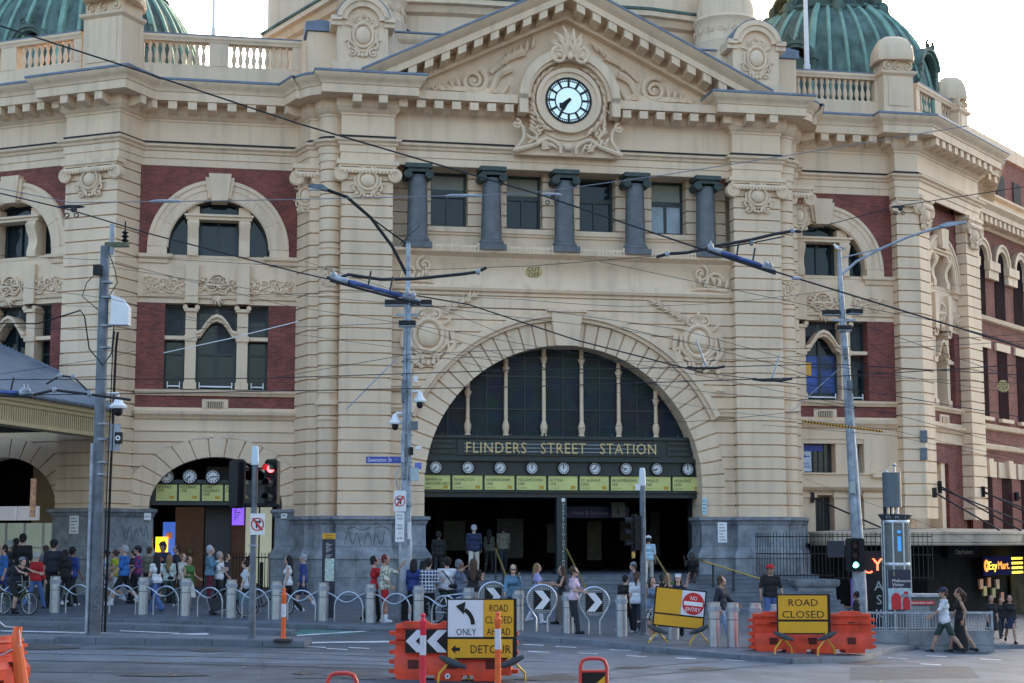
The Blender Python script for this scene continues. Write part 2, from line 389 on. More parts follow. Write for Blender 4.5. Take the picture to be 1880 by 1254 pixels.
ENT = [(0, 16.38), (.05, 16.40), (.05, 16.66), (.09, 16.68), (.09, 16.93), (.15, 16.96), (.18, 17.04), (.27, 17.10), (.29, 17.18), (.03, 17.24), (.03, 18.06), (.07, 18.1), (.07, 18.16), (.12, 18.2), (.2, 18.28), (.22, 18.36), (.24, 18.38), (.24, 18.70), (.84, 18.71), (.84, 19.02), (.88, 19.04), (.90, 19.12), (.97, 19.2), (1.08, 19.3), (1.12, 19.4)]
ENT2 = ENT[:11] + [(.03, 18.2), (.10, 18.3), (.22, 18.36), (.24, 18.38), (.24, 18.72), (.84, 18.74), (.84, 19.06), (.4, 19.09), (.0, 19.12)]    # below the pediment
def cornice(path, nm, prof, lead=True, cable=True):
    m = MB(FM); m.sweep(path, prof, cap=True)
    mod = 0
    for i in range(len(path) - 1):
        (x0, y0), (x1, y1) = path[i], path[i + 1]; L = math.hypot(x1 - x0, y1 - y0)
        if L < .6: continue
        ang = math.atan2(-(y1 - y0), x1 - x0)
        f = FM.sub(x0, y0, ang); g = MB(f); k = max(1, int(L / .66)); st = L / k
        for j in range(k):
            u = st * (j + .5)
            g.prism([(.2, 18.33), (.5, 18.33), (.64, 18.38), (.79, 18.41), (.79, 18.70), (.2, 18.70)], u - .165, u + .165, 'vz')
        m.v, m.f, m.m = m.v + g.v, m.f + [tuple(q + len(m.v) for q in t) for t in g.f], m.m + g.m
    o = m.build(nm, CREAM, ST)
    if lead:
        l = MB(FM); l.sweep(path, [(1.12, 19.40), (1.15, 19.42), (1.14, 19.50), (.2, 19.58), (-.6, 19.6)], cap=False); l.build('flashing', LEAD, o)
    if cable:
        l = MB(FM); l.sweep(path, [(.05, 17.27), (.1, 17.25), (.1, 17.31), (.05, 17.33)], cap=False); l.build('cable', BLACK, o)
    return o
PATH_C = PATH_R[:PATH_R.index((14.3, -1.75))] + [(14.3, -1.75), (15.25, -1.75), sd_(6.7), sd_(6.7, -.6), sd_(9, -.6)]
cornice(PATH_L, 'cornice', ENT); cornice(PATH_C, 'cornice', ENT)
cl0 = [(-6.42, -.4), (-1.75, -.4)]; cr0 = [(2.15, -.4), (6.82, -.4)]
cornice(cl0, 'cornice', ENT2, lead=False); cornice(cr0, 'cornice', ENT2, lead=False)
m = MB(FM); m.sweep([(-1.75, -.4), (2.15, -.4)], ENT[:11] + [(.03, 18.4)]); m.build('frieze', CREAM, ST)
# ---- pediment
SL = .49; EAV = 7.9
def rake(prof, nm, mt, w=0.):
    m = MB(FM)
    for g in (-1, 1):
        vs = []
        for t in (0, 1):
            for o, h in prof:
                du = EAV * (1 - t); vs.append((UC + g * (du if t == 0 else 0), -.0 + o, 19.40 + SL * (EAV - du) + h if t else 19.40 + h))
        k = len(prof); m.add(vs, [(j, j + 1, k + j + 1, k + j) for j in range(k - 1)])
    return m.build(nm, mt, PD)
PD = MB(FM).prism([(UC - 7.2, 19.0), (UC + 7.2, 19.0), (UC, 19.0 + SL * 7.2)], -1.4, -.4)
PD = PD.build('pediment', CREAM, ST)
rake([(-.4, -.98), (.0, -.98), (.0, -.9), (-.05, -.82), (-.1, -.8), (-.1, -.48), (.80, -.46), (.80, -.2), (.86, -.16), (.93, -.1), (1.05, 0), (1.12, .1)], 'raking_cornice', CREAM)
rake([(1.12, .1), (1.15, .12), (1.14, .2), (.0, .26), (-3, .26)], 'flashing', LEAD)
m = MB(FM)
for g in (-1, 1):
    for j in range(12):
        u = UC + g * (.42 + j * .62); z = 19.40 + SL * (EAV - abs(u - UC)) - .48
        if abs(u - UC) > 7.0: continue
        m.add([(u + a, v, z + c + (-abs(u + a - UC) + abs(u - UC)) * SL * .0 - g * a * SL) for a in (-.16, .16) for v in (-.15, .74) for c in (-.34 if v < .5 else -.28, .02)],
              [(0, 1, 3, 2), (4, 6, 7, 5), (0, 4, 5, 1), (2, 3, 7, 6), (0, 2, 6, 4), (1, 5, 7, 3)])
m.build('modillion_row', CREAM, PD)
# clock in the pediment
CK = MB(FM); cz = 18.98; cu = UC + .02
CK.disc(cu, cz, -.6, .12, 1.52, 40); CK.ring(cu, cz, .12, .30, .86, 1.16, n=40); CK.ring(cu, cz, .1, .38, 1.1, 1.26, n=40)
CKO = CK.build('clock_surround', CREAM, ST)
MB(FM).box(-2.2, 2.6, -1.35, -.42, 18.1, 19.45).build('backing', CREAM, CKO)
m = MB(FM); m.ring(cu, cz, .0, .62, 1.62, 1.95, -3, 183, 40); m.ring(cu, cz, .0, .5, 1.5, 1.64, 0, 180, 40)
for g in (-1, 1): m.box(cu + g * 1.785 - .165, cu + g * 1.785 + .165, 0, .62, cz - .62, cz + .1)
m.build('arched_hood', CREAM, CKO)
m = MB(FM)
for g in (-1, 1):
    m.scroll(cu + g * .42, cz + 1.66, .62, .34, 1.5, -g, 90, .10)
    m.acanthus(cu + g * .12, cz + 1.75, .6, .75, 90 - g * 30, 4)
    for i in range(9):
        a = 90 - g * (22 + i * 14); m.leaf(cu + 1.42 * math.cos(R(a)), cz + 1.42 * math.sin(R(a)), .22, .5, a - g * 100, .4)
        if i % 2 == 0: m.scroll(cu + 1.5 * math.cos(R(a)), cz + 1.5 * math.sin(R(a)), .2, .16, 1.2, g, 0, .05)
    for i in range(6):
        m.leaf(cu + g * 1.48, cz - .1 - i * .17, .2, .36, -90 - g * 35, .4)
    m.stem([(cu + g * 1.95, cz - .95), (cu + g * 1.75, cz - 1.1), (cu + g * 1.72, cz - 1.5), (cu + g * 1.95, cz - 1.85), (cu + g * 2.1, cz - 2.05)], .2, (.08, .09))
    m.scroll(cu + g * 2.0, cz - .98, .2, .2, 1.3, g, 90, .07)
    m.stem([(cu + g * 2.05, cz - 2.0), (cu + g * 1.3, cz - 1.75), (cu + g * .8, cz - 1.5), (cu + g * .35, cz - 1.75), (cu + g * .3, cz - 2.05)], .22, (.12, .07))
    m.stem([(cu + g * 1.5, cz - 1.1), (cu + g * 1.2, cz - 1.4), (cu + g * 1.55, cz - 1.7)], .2, (.09, .06))
    m.acanthus(cu + g * 1.0, cz - 1.9, .2, .42, 90 + g * 50, 4)
    for i in range(5): m.leaf(cu + g * (1.6 - .22 * i), cz - 1.35 - .07 * i, .2, .42, -90 - g * 40, .32)
    m.scroll(cu + g * 1.15, cz - 1.22, .2, .17, 1.3, -g, 90, .06)
m.ell((cu, .22, cz - 1.78), (.17, .14, .17), 12, 6)
m.prism([(cu - 2.0, cz - 2.1), (cu - .9, cz - 1.25), (cu + .9, cz - 1.25), (cu + 2.0, cz - 2.1)], -.38, .05)
for g in (-1, 1):       # tympanum foliage
    m.scroll(cu + g * 3.55, cz + .75, -.3, .52, 1.9, g, 60, .13)
    m.stem([(cu + g * 3.9, cz + .35), (cu + g * 3.0, cz + .3), (cu + g * 2.6, cz + 1.0), (cu + g * 2.1, cz + 1.3)], -.3, (.10, .2))
    m.stem([(cu + g * 2.9, cz + 1.1), (cu + g * 2.3, cz + 1.65), (cu + g * 1.6, cz + 2.0)], -.3, (.1, .22))
    for i in range(5): m.leaf(cu + g * (4.1 + .22 * i), cz + .45 - .05 * i, -.3, .42 - .03 * i, 90 - g * (10 + 8 * i), .45)
    for i in range(5): m.leaf(cu + g * (1.3 + .25 * i), cz + 2.15 - .17 * i, -.3, .5, 90 + g * 20, .45)
    m.stem([(cu + g * 2.7, cz + .5), (cu + g * 2.45, cz + .3), (cu + g * 2.2, cz + .7)], -.3, (.12, .07))
m.acanthus(cu, cz + 1.95, .4, .95, 90, 7); m.ell((cu, .62, cz + 1.62), (.12, .1, .14), 10, 6)
m.build('carved_ornament', CREAM, CKO)
for g in (-1, 1):
    MB(FM).box(min(cu + g * 2.35, cu + g * 5.0), max(cu + g * 2.35, cu + g * 5.0), -.4, -.25, 19.30, 19.48).build('ledge', CREAM, PD)
def clock_face(u, z, v, r, hh, mm, parent, big=False):
    k = MB(FM).disc(u, z, v - .12, v, r, 36).build('clock_face', DIAL if big else WHITE, parent)
    d = MB(FM); d.ring(u, z, v - .12, v + (.03 if big else .06), r * .96, r * (1.05 if big else 1.12), n=36)
    if big:
        d.ring(u, z, v, v + .02, r * .58, r * .635, n=36); d.ring(u, z, v, v + .02, r * .86, r * .895, n=36)
        for i in range(60):
            a = R(i * 6); c, s = math.cos(a), math.sin(a); w_ = .045 if i % 5 == 0 else .016
            d.add([(u + c * r0 - s * q, v + .02, z + s * r0 + c * q) for r0 in (r * (.6 if i % 5 == 0 else .88), r * .98) for q in (-w_, w_)], [(0, 1, 3, 2)])
    else:
        for i in range(12):
            a = R(i * 30); c, s = math.cos(a), math.sin(a); w_ = .02
            d.add([(u + c * r0 - s * q, v + .012, z + s * r0 + c * q) for r0 in (r * .62, r * .85) for q in (-w_, w_)], [(0, 1, 3, 2)])
    for a, L, wd in ((90 - (hh + mm / 60) * 30, .55, .10), (90 - mm * 6, .84, .065)):
        c, s = math.cos(R(a)), math.sin(R(a)); W_ = wd * r
        pts = [(-.12 * r, W_ * .7), (L * r * .55, W_ * (1.1 if big else .8)), (L * r * .72, W_ * (1.9 if big and L < .6 else .7)), (L * r, W_ * .12), (L * r, -W_ * .12), (L * r * .72, -W_ * (1.9 if big and L < .6 else .7)), (L * r * .55, -W_ * (1.1 if big else .8)), (-.12 * r, -W_ * .7)]
        d.prism([(u + c * p - s * q, z + s * p + c * q) for p, q in pts], v + .025, v + .045)
    d.build('clock_hands', BLACK, k); return k
clock_face(cu, cz, .30, .86, 7, 35.5, ST, True)

# ---- piers with deep rusticated courses
PITCHZ = .457
def rust_prof(z0, z1, o=0.):
    p = [(o, z0)]; k = 0
    zs = [3.28 + PITCHZ * i for i in range(40) if z0 + .05 < 3.28 + PITCHZ * i < z1 - .05]
    for z in zs: p += [(o, z - .026), (o - .09, z - .019), (o - .09, z + .019), (o, z + .026)]
    return p + [(o, z1)]
def pier(path, z0=3.28, z1=15.75):
    return MB(FM).sweep(path, rust_prof(z0, z1), cap=False).build('pier', CREAM, ST, smooth=25)
main_l = [(-9.78, -2.3), (-9.38, -1.1), (-9.05, -1.06)] + RB + [(-8.3, -.62), (-8.3, 0), (-6.4, 0), (-6.4, -.5)]
main_r = [(6.8, -.5), (6.8, 0), (8.7, 0), (8.7, -.62)] + RBR + [(9.45, -1.06), (9.78, -1.1), (10.18, -2.3)]
fl_p = [fl(-2.3, -.5), fl(-2.3), C0, (-15.6, -2.35)]
rp = [(14.3, -2.35), (14.3, -1.75), (15.25, -1.75), sd_(1.1), sd_(1.1, -.5)]
sp = [sd_(5.15, -.5), sd_(5.15), sd_(6.7), sd_(6.7, -.6)]
pl_main_l, pl_main_r = pier(main_l, z1=16.4), pier(main_r, z1=16.4)
pl_fl, pl_r, pl_s = pier(fl_p, z1=16.4), pier(rp, z1=16.4), pier(sp, z1=16.4)
PLINTH = [(-.05, -1.2), (.22, -1.2), (.22, 1.72), (.26, 1.76), (.26, 1.84), (.20, 1.95), (.06, 2.15), (.05, 2.98), (.10, 3.04), (.12, 3.12), (.20, 3.18), (.20, 3.28), (0, 3.31)]
for pth in (main_l + [(-6.4, -.4), (-5.1, -.4), (-5.1, -1.6)], [(5.5, -1.6), (5.5, -.4)] + [(6.8, -.4)] + main_r[1:] + [(10.4, -2.3)], [fl(-2.62, -1.5), fl(-2.62, -.45), fl(-2.3, -.45)] + fl_p[1:] + [(-14.9, -2.3), (-14.9, -3.4)], [(-10.35, -3.4), (-10.35, -2.3), (-9.7, -2.3)]):
    MB(FM).sweep(pth, [(o, z + (.27 if z > 2.5 else 0)) for o, z in PLINTH] if pth[0][0] < -9.9 else PLINTH, cap=False).build('plinth', BLUE, ST)
# bands round the engaged shafts
for pth in (RB, RBR):
    for z, h, o in ((12.85, .22, .1), (13.1, .1, .05), (11.3, .1, .06), (7.75, .1, .05), (7.3, .22, .12), (6.75, .1, .05)):
        MB(FM).sweep(pth, [(-.02, z), (o, z + .03), (o, z + h - .03), (-.02, z + h)]).build('shaft_band', CREAM, ST)
    c = pth[5]; m = MB(FM); m.foliage(c[0], 12.1, c[1] + .02, .75, .95, 3); m.build('carved_panel', CREAM, ST)
# ionic pier capitals with shields
def capital(fr, u0, u1, v, par, shield=True):
    m = MB(fr); w_ = u1 - u0; uc = (u0 + u1) / 2
    m.box(u0 - .12, u1 + .12, v - .3, v + .14, 16.12, 16.2); m.box(u0 - .2, u1 + .2, v - .3, v + .2, 16.2, 16.37)
    m.tube([(u0 - .1, v + .1, 15.98), (u1 + .1, v + .1, 15.98)], .12, 8)
    for i in range(int(w_ / .13)):
        m.ell((u0 + .1 + i * .13, v + .2, 15.92), (.05, .05, .08), 6, 4)
    for g, u in ((-1, u0 - .05), (1, u1 + .05)): m.volute(u, 15.83, v - .1, v + .16, .29)
    if shield: m.cartouche(uc, 15.62, v + .1, 1.05, 1.35)
    return m.build('capital', CREAM, par)
capital(FM, -8.3, -6.4, 0, pl_main_l); capital(FM, 6.8, 8.7, 0, pl_main_r)
capital(FM, -9.85, -9.15, -1.05, pl_main_l, False); capital(FM, 9.55, 10.25, -1.05, pl_main_r, False)
f0 = FM.sub(*fl(-2.3), -math.atan2(.540, .841)); capital(f0, .1, 2.2, 0, pl_fl)
capital(FM, 14.35, 15.2, -1.75, pl_r, False); capital(FSIDE, .05, 1.05, 0, pl_r, True); capital(FSIDE, 5.3, 6.6, 0, pl_s, True)
for u, s_ in ((-8.8, main_l), (9.2, main_r)):
    MB(FM).cartouche(u + (-.75 if u < 0 else .75), 15.2, -1.2, .7, 1.3).build('carved_panel', CREAM, ST)

# ---- centre wall: courses bending into the arch
ZC, RI, RV, RH = 4.4, 5.3, 6.2, 6.58
def arch_wall(fr, uL, uR, z0, z1, uc, zc, r, vF, vB, pitch=PITCHZ, base=3.28, gap=.024, back=.09, kz=1.):
    """coursed wall around a round-headed hole"""
    m = MB(fr)
    zs = [z0] + [base + pitch * i for i in range(60) if z0 + .02 < base + pitch * i < z1 - .02] + [z1]
    def edge(z): d = r * r - ((z - zc) / kz) ** 2 if z > zc else r * r; return math.sqrt(d) if d > 0 else 0.
    for a, c in zip(zs[:-1], zs[1:]):
        for (lo, hi, vf) in ((a + gap, c - gap, vF), (a, c, vF - back)):
            if lo - zc >= r * kz: m.prism([(uL, lo), (uR, lo), (uR, hi), (uL, hi)], vB, vf); continue
            zz = [lo + (hi - lo) * i / 4 for i in range(5)]
            zz = [z for z in zz if z - zc < r * kz] + ([zc + r * kz] if hi - zc > r * kz else [])
            for g, ue in ((-1, uL), (1, uR)):
                if abs(ue - uc) - edge(lo) < .02: continue
                poly = [(ue, lo)] + [(uc + g * edge(z), z) for z in zz] + ([(uc, hi)] if hi - zc > r * kz else []) + [(ue, hi)]
                m.prism(poly, vB, vf)
    return m
def voussoirs(fr, uc, zc, r0, r1, n, vF, vB, a0=0, a1=180, k=1., gap=.65, bk=.10):
    m = MB(fr)
    for i in range(n):
        s0 = a0 + (a1 - a0) * i / n + gap * .5; s1 = a0 + (a1 - a0) * (i + 1) / n - gap * .5
        m.ring(uc, zc, vB, vF, r0, r1, s0, s1, 3, k)
    m.ring(uc, zc, vB, vF - bk, r0 + .02, r1, a0, a1, 48, k); return m
W = arch_wall(FM, -6.42, 6.82, 3.28, 11.66, UC, ZC, RV - .02, -.4, -1.3).build('wall', CREAM, ST, smooth=25)
voussoirs(FM, UC, ZC, RI, RV, 37, -.36, -1.7).build('entrance_arch', CREAM, ST, smooth=25)
for g in (-1, 1):
    m = MB(FM); zs = [3.28, 3.28 + PITCHZ, 3.28 + 2 * PITCHZ, ZC]
    for a, c in zip(zs[:-1], zs[1:]): m.box(UC + g * RV if g < 0 else UC + RI, UC - RI if g < 0 else UC + RV, -1.7, -.38, a + .012, c - .012 if c < ZC else c)
    m.box(UC + g * RV if g < 0 else UC + RI + .03, UC - RI - .03 if g < 0 else UC + RV, -1.7, -.43, 3.28, ZC)
    m.build('arch_jamb', CREAM, ST)
m = MB(FM); m.ring(UC, ZC, -.5, -.22, RV + .02, RV + .2, 24, 156, 48); m.ring(UC, ZC, -.5, -.10, RV + .16, RH, 24.5, 155.5, 48)
for g, (a, c) in ((-1, (-6.4, UC - 5.95)), (1, (UC + 5.95, 6.8))):
    for z in (7.05, 7.85): m.sweep([(a, -.4), (c if z < 7.5 else c - g * .45, -.4)], [(0, z), (.16, z + .05), (.2, z + .17), (.26, z + .2), (.26, z + .25), (0, z + .28)])
m.build('hood_mould', CREAM, ST)
m = MB(FM); m.prism([(UC - .42, 9.66), (UC + .42, 9.66), (UC + .62, 11.0), (UC - .62, 11.0)], -1.7, -.02); m.box(UC - .75, UC + .75, -.5, .06, 10.93, 11.06); m.build('keystone', CREAM, ST)
for g in (-1, 1):       # spandrel shields
    u = UC + g * 5.2
    m = MB(FM); m.cartouche(u, 9.95, -.3, 1.55, 2.3); 
    for gg in (-1, 1): m.stem([(u + gg * .85, 10.2), (u + gg * .95, 9.6), (u + gg * .6, 9.1), (u + gg * .2, 8.75)], -.33, (.14, .1))
    for i in range(9): m.acanthus(u - g * (.6 + i * .13), 10.8 + i * .075, -.32, .34, 90 + g * (40 + 20 * (-1) ** i), 3)
    for i in range(4): m.acanthus(u + g * (.5 + i * .1), 9.2 - i * .16, -.32, .3, -60, 3)
    m.build('carved_shield', CREAM, ST)
    m = MB(FM); uu = UC + g * 5.9
    m.scroll(uu - g * .55, 12.6, -.35, .33, 1.5, -g, 90, .07); m.scroll(uu, 12.3, -.35, .36, 1.7, g, 0, .07); m.stem([(uu + g * .5, 11.95), (uu - g * .3, 12.0), (uu - g * .9, 11.95)], -.35, (.1, .04))
    for i in range(7): m.leaf(uu + g * (.4 - .2 * i), 12.0 + .08 * (i % 3), -.35, .4, 60 + 20 * (i % 4), .4)
    m.build('carved_corner', CREAM, ST)
MB(FM).sweep([(-6.42, -.4), (6.82, -.4)], [(0, 11.64), (.12, 11.68), (.16, 11.78), (.06, 11.84), (-.10, 12.05), (-.16, 12.35), (-.1, 12.7), (.04, 12.86), (.08, 12.95), (.2, 13.02), (.34, 13.1), (.36, 13.2), (-.9, 13.22)], cap=False).build('cove_band', CREAM, ST)
# ---- loggia with granite columns
b = MB(FM); b.box(-6.45, 6.85, -2.4, -2.0, 13.0, 16.6); b.box(-6.45, 6.85, -2.2, -.36, 16.38, 16.5); b.build('loggia_wall', CREAM, ST)
COLS = [-5.43, -2.62, .2, 2.98, 5.8]
m = MB(FM)
edges = [-6.4] + [c for c in (-4.85, -3.42, -1.93, -.52, .93, 2.36, 3.80, 5.2)] + [6.8]
for i in range(0, 10, 2):
    a, c = edges[i], edges[i + 1]
    m.sweep([(a, -1.9), (a, -1.0), (c, -1.0), (c, -1.9)], rust_prof(13.2, 16.4), cap=False)
m.build('loggia_pier', CREAM, ST, smooth=25)
for i in range(1, 9, 2):
    a, c = edges[i], edges[i + 1]
    o = MB(FM).box(a, c, -1.62, -1.58, 14.2, 16.4).build('window', GLASS, ST)
    m = MB(FM); uc = (a + c) / 2
    for x0, x1, z0, z1 in ((a, a + .09, 14.2, 16.4), (c - .09, c, 14.2, 16.4), (a + .09, c - .09, 16.27, 16.4), (a + .09, c - .09, 14.2, 14.36), (a + .09, c - .09, 15.42, 15.6), (uc - .05, uc + .05, 14.36, 15.42)): m.box(x0, x1, -1.66, -1.5, z0, z1)
    m.build('window_frame', GREEN, o)
    if i != 5:
        MB(FM).box(a + .09, c - .09, -1.575, -1.57, 15.75 if i == 1 else 15.6, 16.27).build('roller_blind', mat('blind_fabric', (.30, .32, .27), .7, .1, 2), o)
    if i == 7: MB(FM).box(a + .09, c - .09, -1.575, -1.57, 14.36, 15.42).build('blind_pane', mat('net_blind', (.30, .37, .42), .3, .2, 1.5), o)
    m = MB(FM); m.box(a - .5, c + .5, -2, -.92, 13.9, 14.0); m.box(a - .5, c + .5, -2, -.86, 14.0, 14.19); m.box(a - .5, c + .5, -2, -.98, 13.2, 13.9); m.build('window_sill', CREAM, o)
def granite_col(u):
    m = MB(FM); v = -.42
    x, y, _ = FM(u, v, 0); mm = MB(); pr = [(.46, 13.42), (.48, 13.5), (.46, 13.58), (.41, 13.62), (.40, 13.68), (.385, 13.75)] + [(.385 - .045 * (t / 8) ** 1.6, 13.75 + t * .27) for t in range(1, 9)] + [(.36, 15.93), (.34, 15.98)]
    mm.lathe(x, y, pr, 28); m.box(u - .5, u + .5, v - .5, v + .5, 13.2, 13.42)
    m.v += mm.v; m.f += [tuple(q + len(m.v) - len(mm.v) for q in t) for t in mm.f]; m.m += mm.m
    o = m.build('column', BLUEDK, ST)
    k = MB(FM); k.box(u - .5, u + .5, v - .45, v + .47, 16.22, 16.38); k.box(u - .42, u + .42, v - .35, v + .36, 16.08, 16.22)
    for g in (-1, 1): k.volute(u + g * .4, 15.98, v - .35, v + .38, .17)
    k.build('capital', VERDI, o)
for u in COLS: granite_col(u)
for i in range(4):
    m = MB(FM); a, c = COLS[i] + .55, COLS[i + 1] - .55; n = 12; m.box(a, c, -.08, -.05, 13.26, 13.36)
    for j in range(n + 1):
        u = a + (c - a) * j / n; m.box(u - .04, u + .04, -.09, -.04, 13.2, 13.3 + (.14 if j in (0, n, n // 2) else 0))
    m.build('bird_rail', CREAM, ST)

# ---- glazing, sign beam and the row of clocks in the entrance arch
G = mat('leadlight', (.03, .04, .05), .22, .6, 3.5, spec=.6)
def leadlight():
    m = bpy.data.materials.new('leadlight_glass'); m.use_nodes = True; t = m.node_tree; b = t.nodes['Principled BSDF']; b.inputs['Roughness'].default_value = .45; b.inputs['Specular IOR Level'].default_value = .25
    tc = t.nodes.new('ShaderNodeTexCoord'); br = t.nodes.new('ShaderNodeTexBrick'); t.links.new(tc.outputs['UV'], br.inputs['Vector'])
    br.inputs['Color1'].default_value = (.016, .026, .036, 1); br.inputs['Color2'].default_value = (.026, .036, .042, 1); br.inputs['Mortar'].default_value = (.008, .01, .011, 1)
    br.inputs['Scale'].default_value = 1; br.inputs['Brick Width'].default_value = .14; br.inputs['Row Height'].default_value = .09; br.inputs['Mortar Size'].default_value = .012
    v = t.nodes.new('ShaderNodeTexVoronoi'); v.inputs['Scale'].default_value = 1.7; t.links.new(tc.outputs['UV'], v.inputs['Vector'])
    mx = t.nodes.new('ShaderNodeMix'); mx.data_type = 'RGBA'; mx.inputs[0].default_value = .035; t.links.new(br.outputs['Color'], mx.inputs[6]); t.links.new(v.outputs['Color'], mx.inputs[7])
    m3 = t.nodes.new('ShaderNodeMix'); m3.data_type = 'RGBA'; m3.blend_type = 'MULTIPLY'; m3.inputs[0].default_value = 1; m3.inputs[7].default_value = (.32, .52, .6, 1); t.links.new(mx.outputs[2], m3.inputs[6])
    t.links.new(m3.outputs[2], b.inputs['Base Color'])
    bp = t.nodes.new('ShaderNodeBump'); bp.inputs['Strength'].default_value = .5; bp.inputs['Distance'].default_value = .02; t.links.new(br.outputs['Color'], bp.inputs['Height']); t.links.new(bp.outputs[0], b.inputs['Normal']); return m
LEADG = leadlight()
gp = [(UC + RI * math.cos(R(a)), ZC + RI * math.sin(R(a))) for a in range(18, 163, 4)]
LW = MB(FM).prism(gp, -1.5, -1.42).build('fanlight', LEADG, ST)
m = MB(FM)
for u in [-3.33 + 1.468 * i for i in range(6)]: pass
MUL = [-3.36, -1.90, -.43, 1.04, 2.50, 3.97, -4.9, 5.28]
for u in [-4.1, -2.63, -1.16, .31, 1.77, 3.24]:
    h = ZC + math.sqrt(max(0, RI ** 2 - (u - UC) ** 2)); m.box(u - .02, u + .02, -1.43, -1.38, 6.3, h - .05)
for z in (7.35, 8.6): 
    hw = math.sqrt(RI ** 2 - (z - ZC) ** 2); m.box(UC - hw, UC + hw, -1.43, -1.385, z - .025, z + .025)
m.build('glazing_bar', GREEN, LW)
for u in MUL:
    h = ZC + math.sqrt(max(0, RI ** 2 - (u - UC) ** 2)); h = max(h, 6.75)
    x, y, _ = FM(u, -1.3, 0); m = MB()
    s_ = h - .55 if h > 7.2 else h - .1
    m.lathe(x, y, [(.12, 6.3), (.12, 6.38), (.09, 6.42), (.13, 6.6), (.14, 6.72), (.08, 6.9), (.07, 7.0), (.085, 7.02)][:8 if h > 7.3 else 5] + ([(.075, 7.1), (.07, s_), (.1, s_ + .03), (.1, s_ + .1), (.14, s_ + .16), (.14, s_ + .22), (.085, s_ + .26), (.085, h)] if h > 7.3 else [(.09, h)]), 10)
    m.build('mullion', CREAM, LW)
SB = MB(FM)
SB.box(UC - 5.1, UC + 5.1, -1.5, -1.0, 5.42, 6.28); SB.box(UC - 5.0, UC + 5.0, -1.5, -.86, 6.2, 6.32); SB.box(UC - 5.2, UC + 5.2, -1.5, -.85, 5.36, 5.5); SB.box(UC - 4.0, UC + 3.85, -1.0, -.92, 5.58, 6.16)
for g in (-1, 1):
    for z in (5.62, 5.82, 6.02): SB.box(UC + min(g * 4.1, g * 4.95), UC + max(g * 4.1, g * 4.95), -1.0, -.93, z, z + .12)
for i in range(8): SB.box(-4.4 + 1.3 * i - .03, -4.4 + 1.3 * i + .03, -.9, -.82, 6.3, 6.42)
SBo = SB.build('sign_beam', GREEN, ST)
m = MB(FM)
for z in (5.72, 5.86, 6.0): m.box(UC - 3.75, UC + 3.6, -.9, -.885, z - .016, z + .016)
m.build('sign_rail', mat('rail_grey', (.25, .3, .34), .5, .1, 4), SBo)
text('sign_lettering', 'FLINDERS   STREET   STATION', .58, plane_m(FM, UC - .02, -.87, 5.66), GOLD, SBo, .05, width=7.32, sp=1.1)
CB = MB(FM); CB.box(UC - 5.28, UC + 5.28, -1.5, -1.05, 4.84, 5.38); CB.box(UC - 5.3, UC + 5.3, -1.5, -1.1, 4.02, 4.26); CB.box(UC - 5.3, UC + 5.3, -1.5, -.98, 4.2, 4.27); CB.box(UC - 5.3, UC + 5.3, -1.5, -1.2, 4.2, 4.9)
CBo = CB.build('clock_board', GREEN, ST)
TIMES = [(7, 36), (7, 40), (7, 38), (12, 0), (12, 0), (8, 5), (7, 47), (7, 42), (12, 0)]
LINES = ['PAKENHAM and\nCRANBOURNE LINES', 'FRANKSTON\nLINE', 'SANDRINGHAM\nLINE', 'WILLIAMSTOWN\nLINE', 'ALTONA\nLINE', 'ST ALBANS\nLINE', 'BROADMEADOWS\nLINE', 'UPFIELD\nLINE', 'WERRIBEE\nLINE']
INK = mat('sign_ink', (.03, .035, .02), .6, 0)
for i in range(9):
    u = -4.6 + 1.215 * i
    p = MB(FM).box(u - .56, u + .56, -1.22, -1.1, 4.30, 4.83).build('destination_panel', YELP, CBo)
    if i == 3: pass
    text('lettering', LINES[i], .15, plane_m(FM, u - .52, -1.097, 4.62), INK, p, .004, 'LEFT', width=(1.02 if i == 0 else min(.95, .078 * len(LINES[i].split('\n')[0]) + .05)), lead=.95)
    text('lettering', 'PLATFORM', .07, plane_m(FM, u - .52, -1.097, 4.35), mat('faint_ink', (.25, .25, .10), .6, 0), p, .004, 'LEFT')
    MB(FM).box(u + .3, u + .47, -1.12, -1.092, 4.34, 4.46).build('platform_number', mat('amber_display', (.55, .3, .02), .5, .2, 20), p)
    clock_face(u + .0, 5.12, -1.0, .225, *TIMES[i], CBo)
# hall behind the entrance
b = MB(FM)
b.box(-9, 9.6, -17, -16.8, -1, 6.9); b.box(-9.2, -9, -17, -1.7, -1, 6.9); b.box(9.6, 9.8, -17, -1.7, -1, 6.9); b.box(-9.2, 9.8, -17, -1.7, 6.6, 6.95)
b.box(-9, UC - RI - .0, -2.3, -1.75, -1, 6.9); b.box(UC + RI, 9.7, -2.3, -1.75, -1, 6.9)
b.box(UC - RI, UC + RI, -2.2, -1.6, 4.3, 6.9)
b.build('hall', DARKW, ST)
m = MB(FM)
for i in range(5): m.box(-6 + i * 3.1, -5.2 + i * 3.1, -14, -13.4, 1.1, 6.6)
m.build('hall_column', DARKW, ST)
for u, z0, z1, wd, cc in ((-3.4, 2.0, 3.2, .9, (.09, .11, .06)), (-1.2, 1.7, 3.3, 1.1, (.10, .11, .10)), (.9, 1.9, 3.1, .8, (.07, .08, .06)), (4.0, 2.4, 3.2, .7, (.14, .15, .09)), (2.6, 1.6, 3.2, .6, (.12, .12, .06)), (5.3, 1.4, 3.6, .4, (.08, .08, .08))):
    MB(FM).box(u, u + wd, -7.1, -7, z0, z1).build('poster', mat('dim_poster_%d' % int(cc[0] * 100 + z0 * 10), tuple(q * .35 for q in cc), .6, .4, 3), ST)
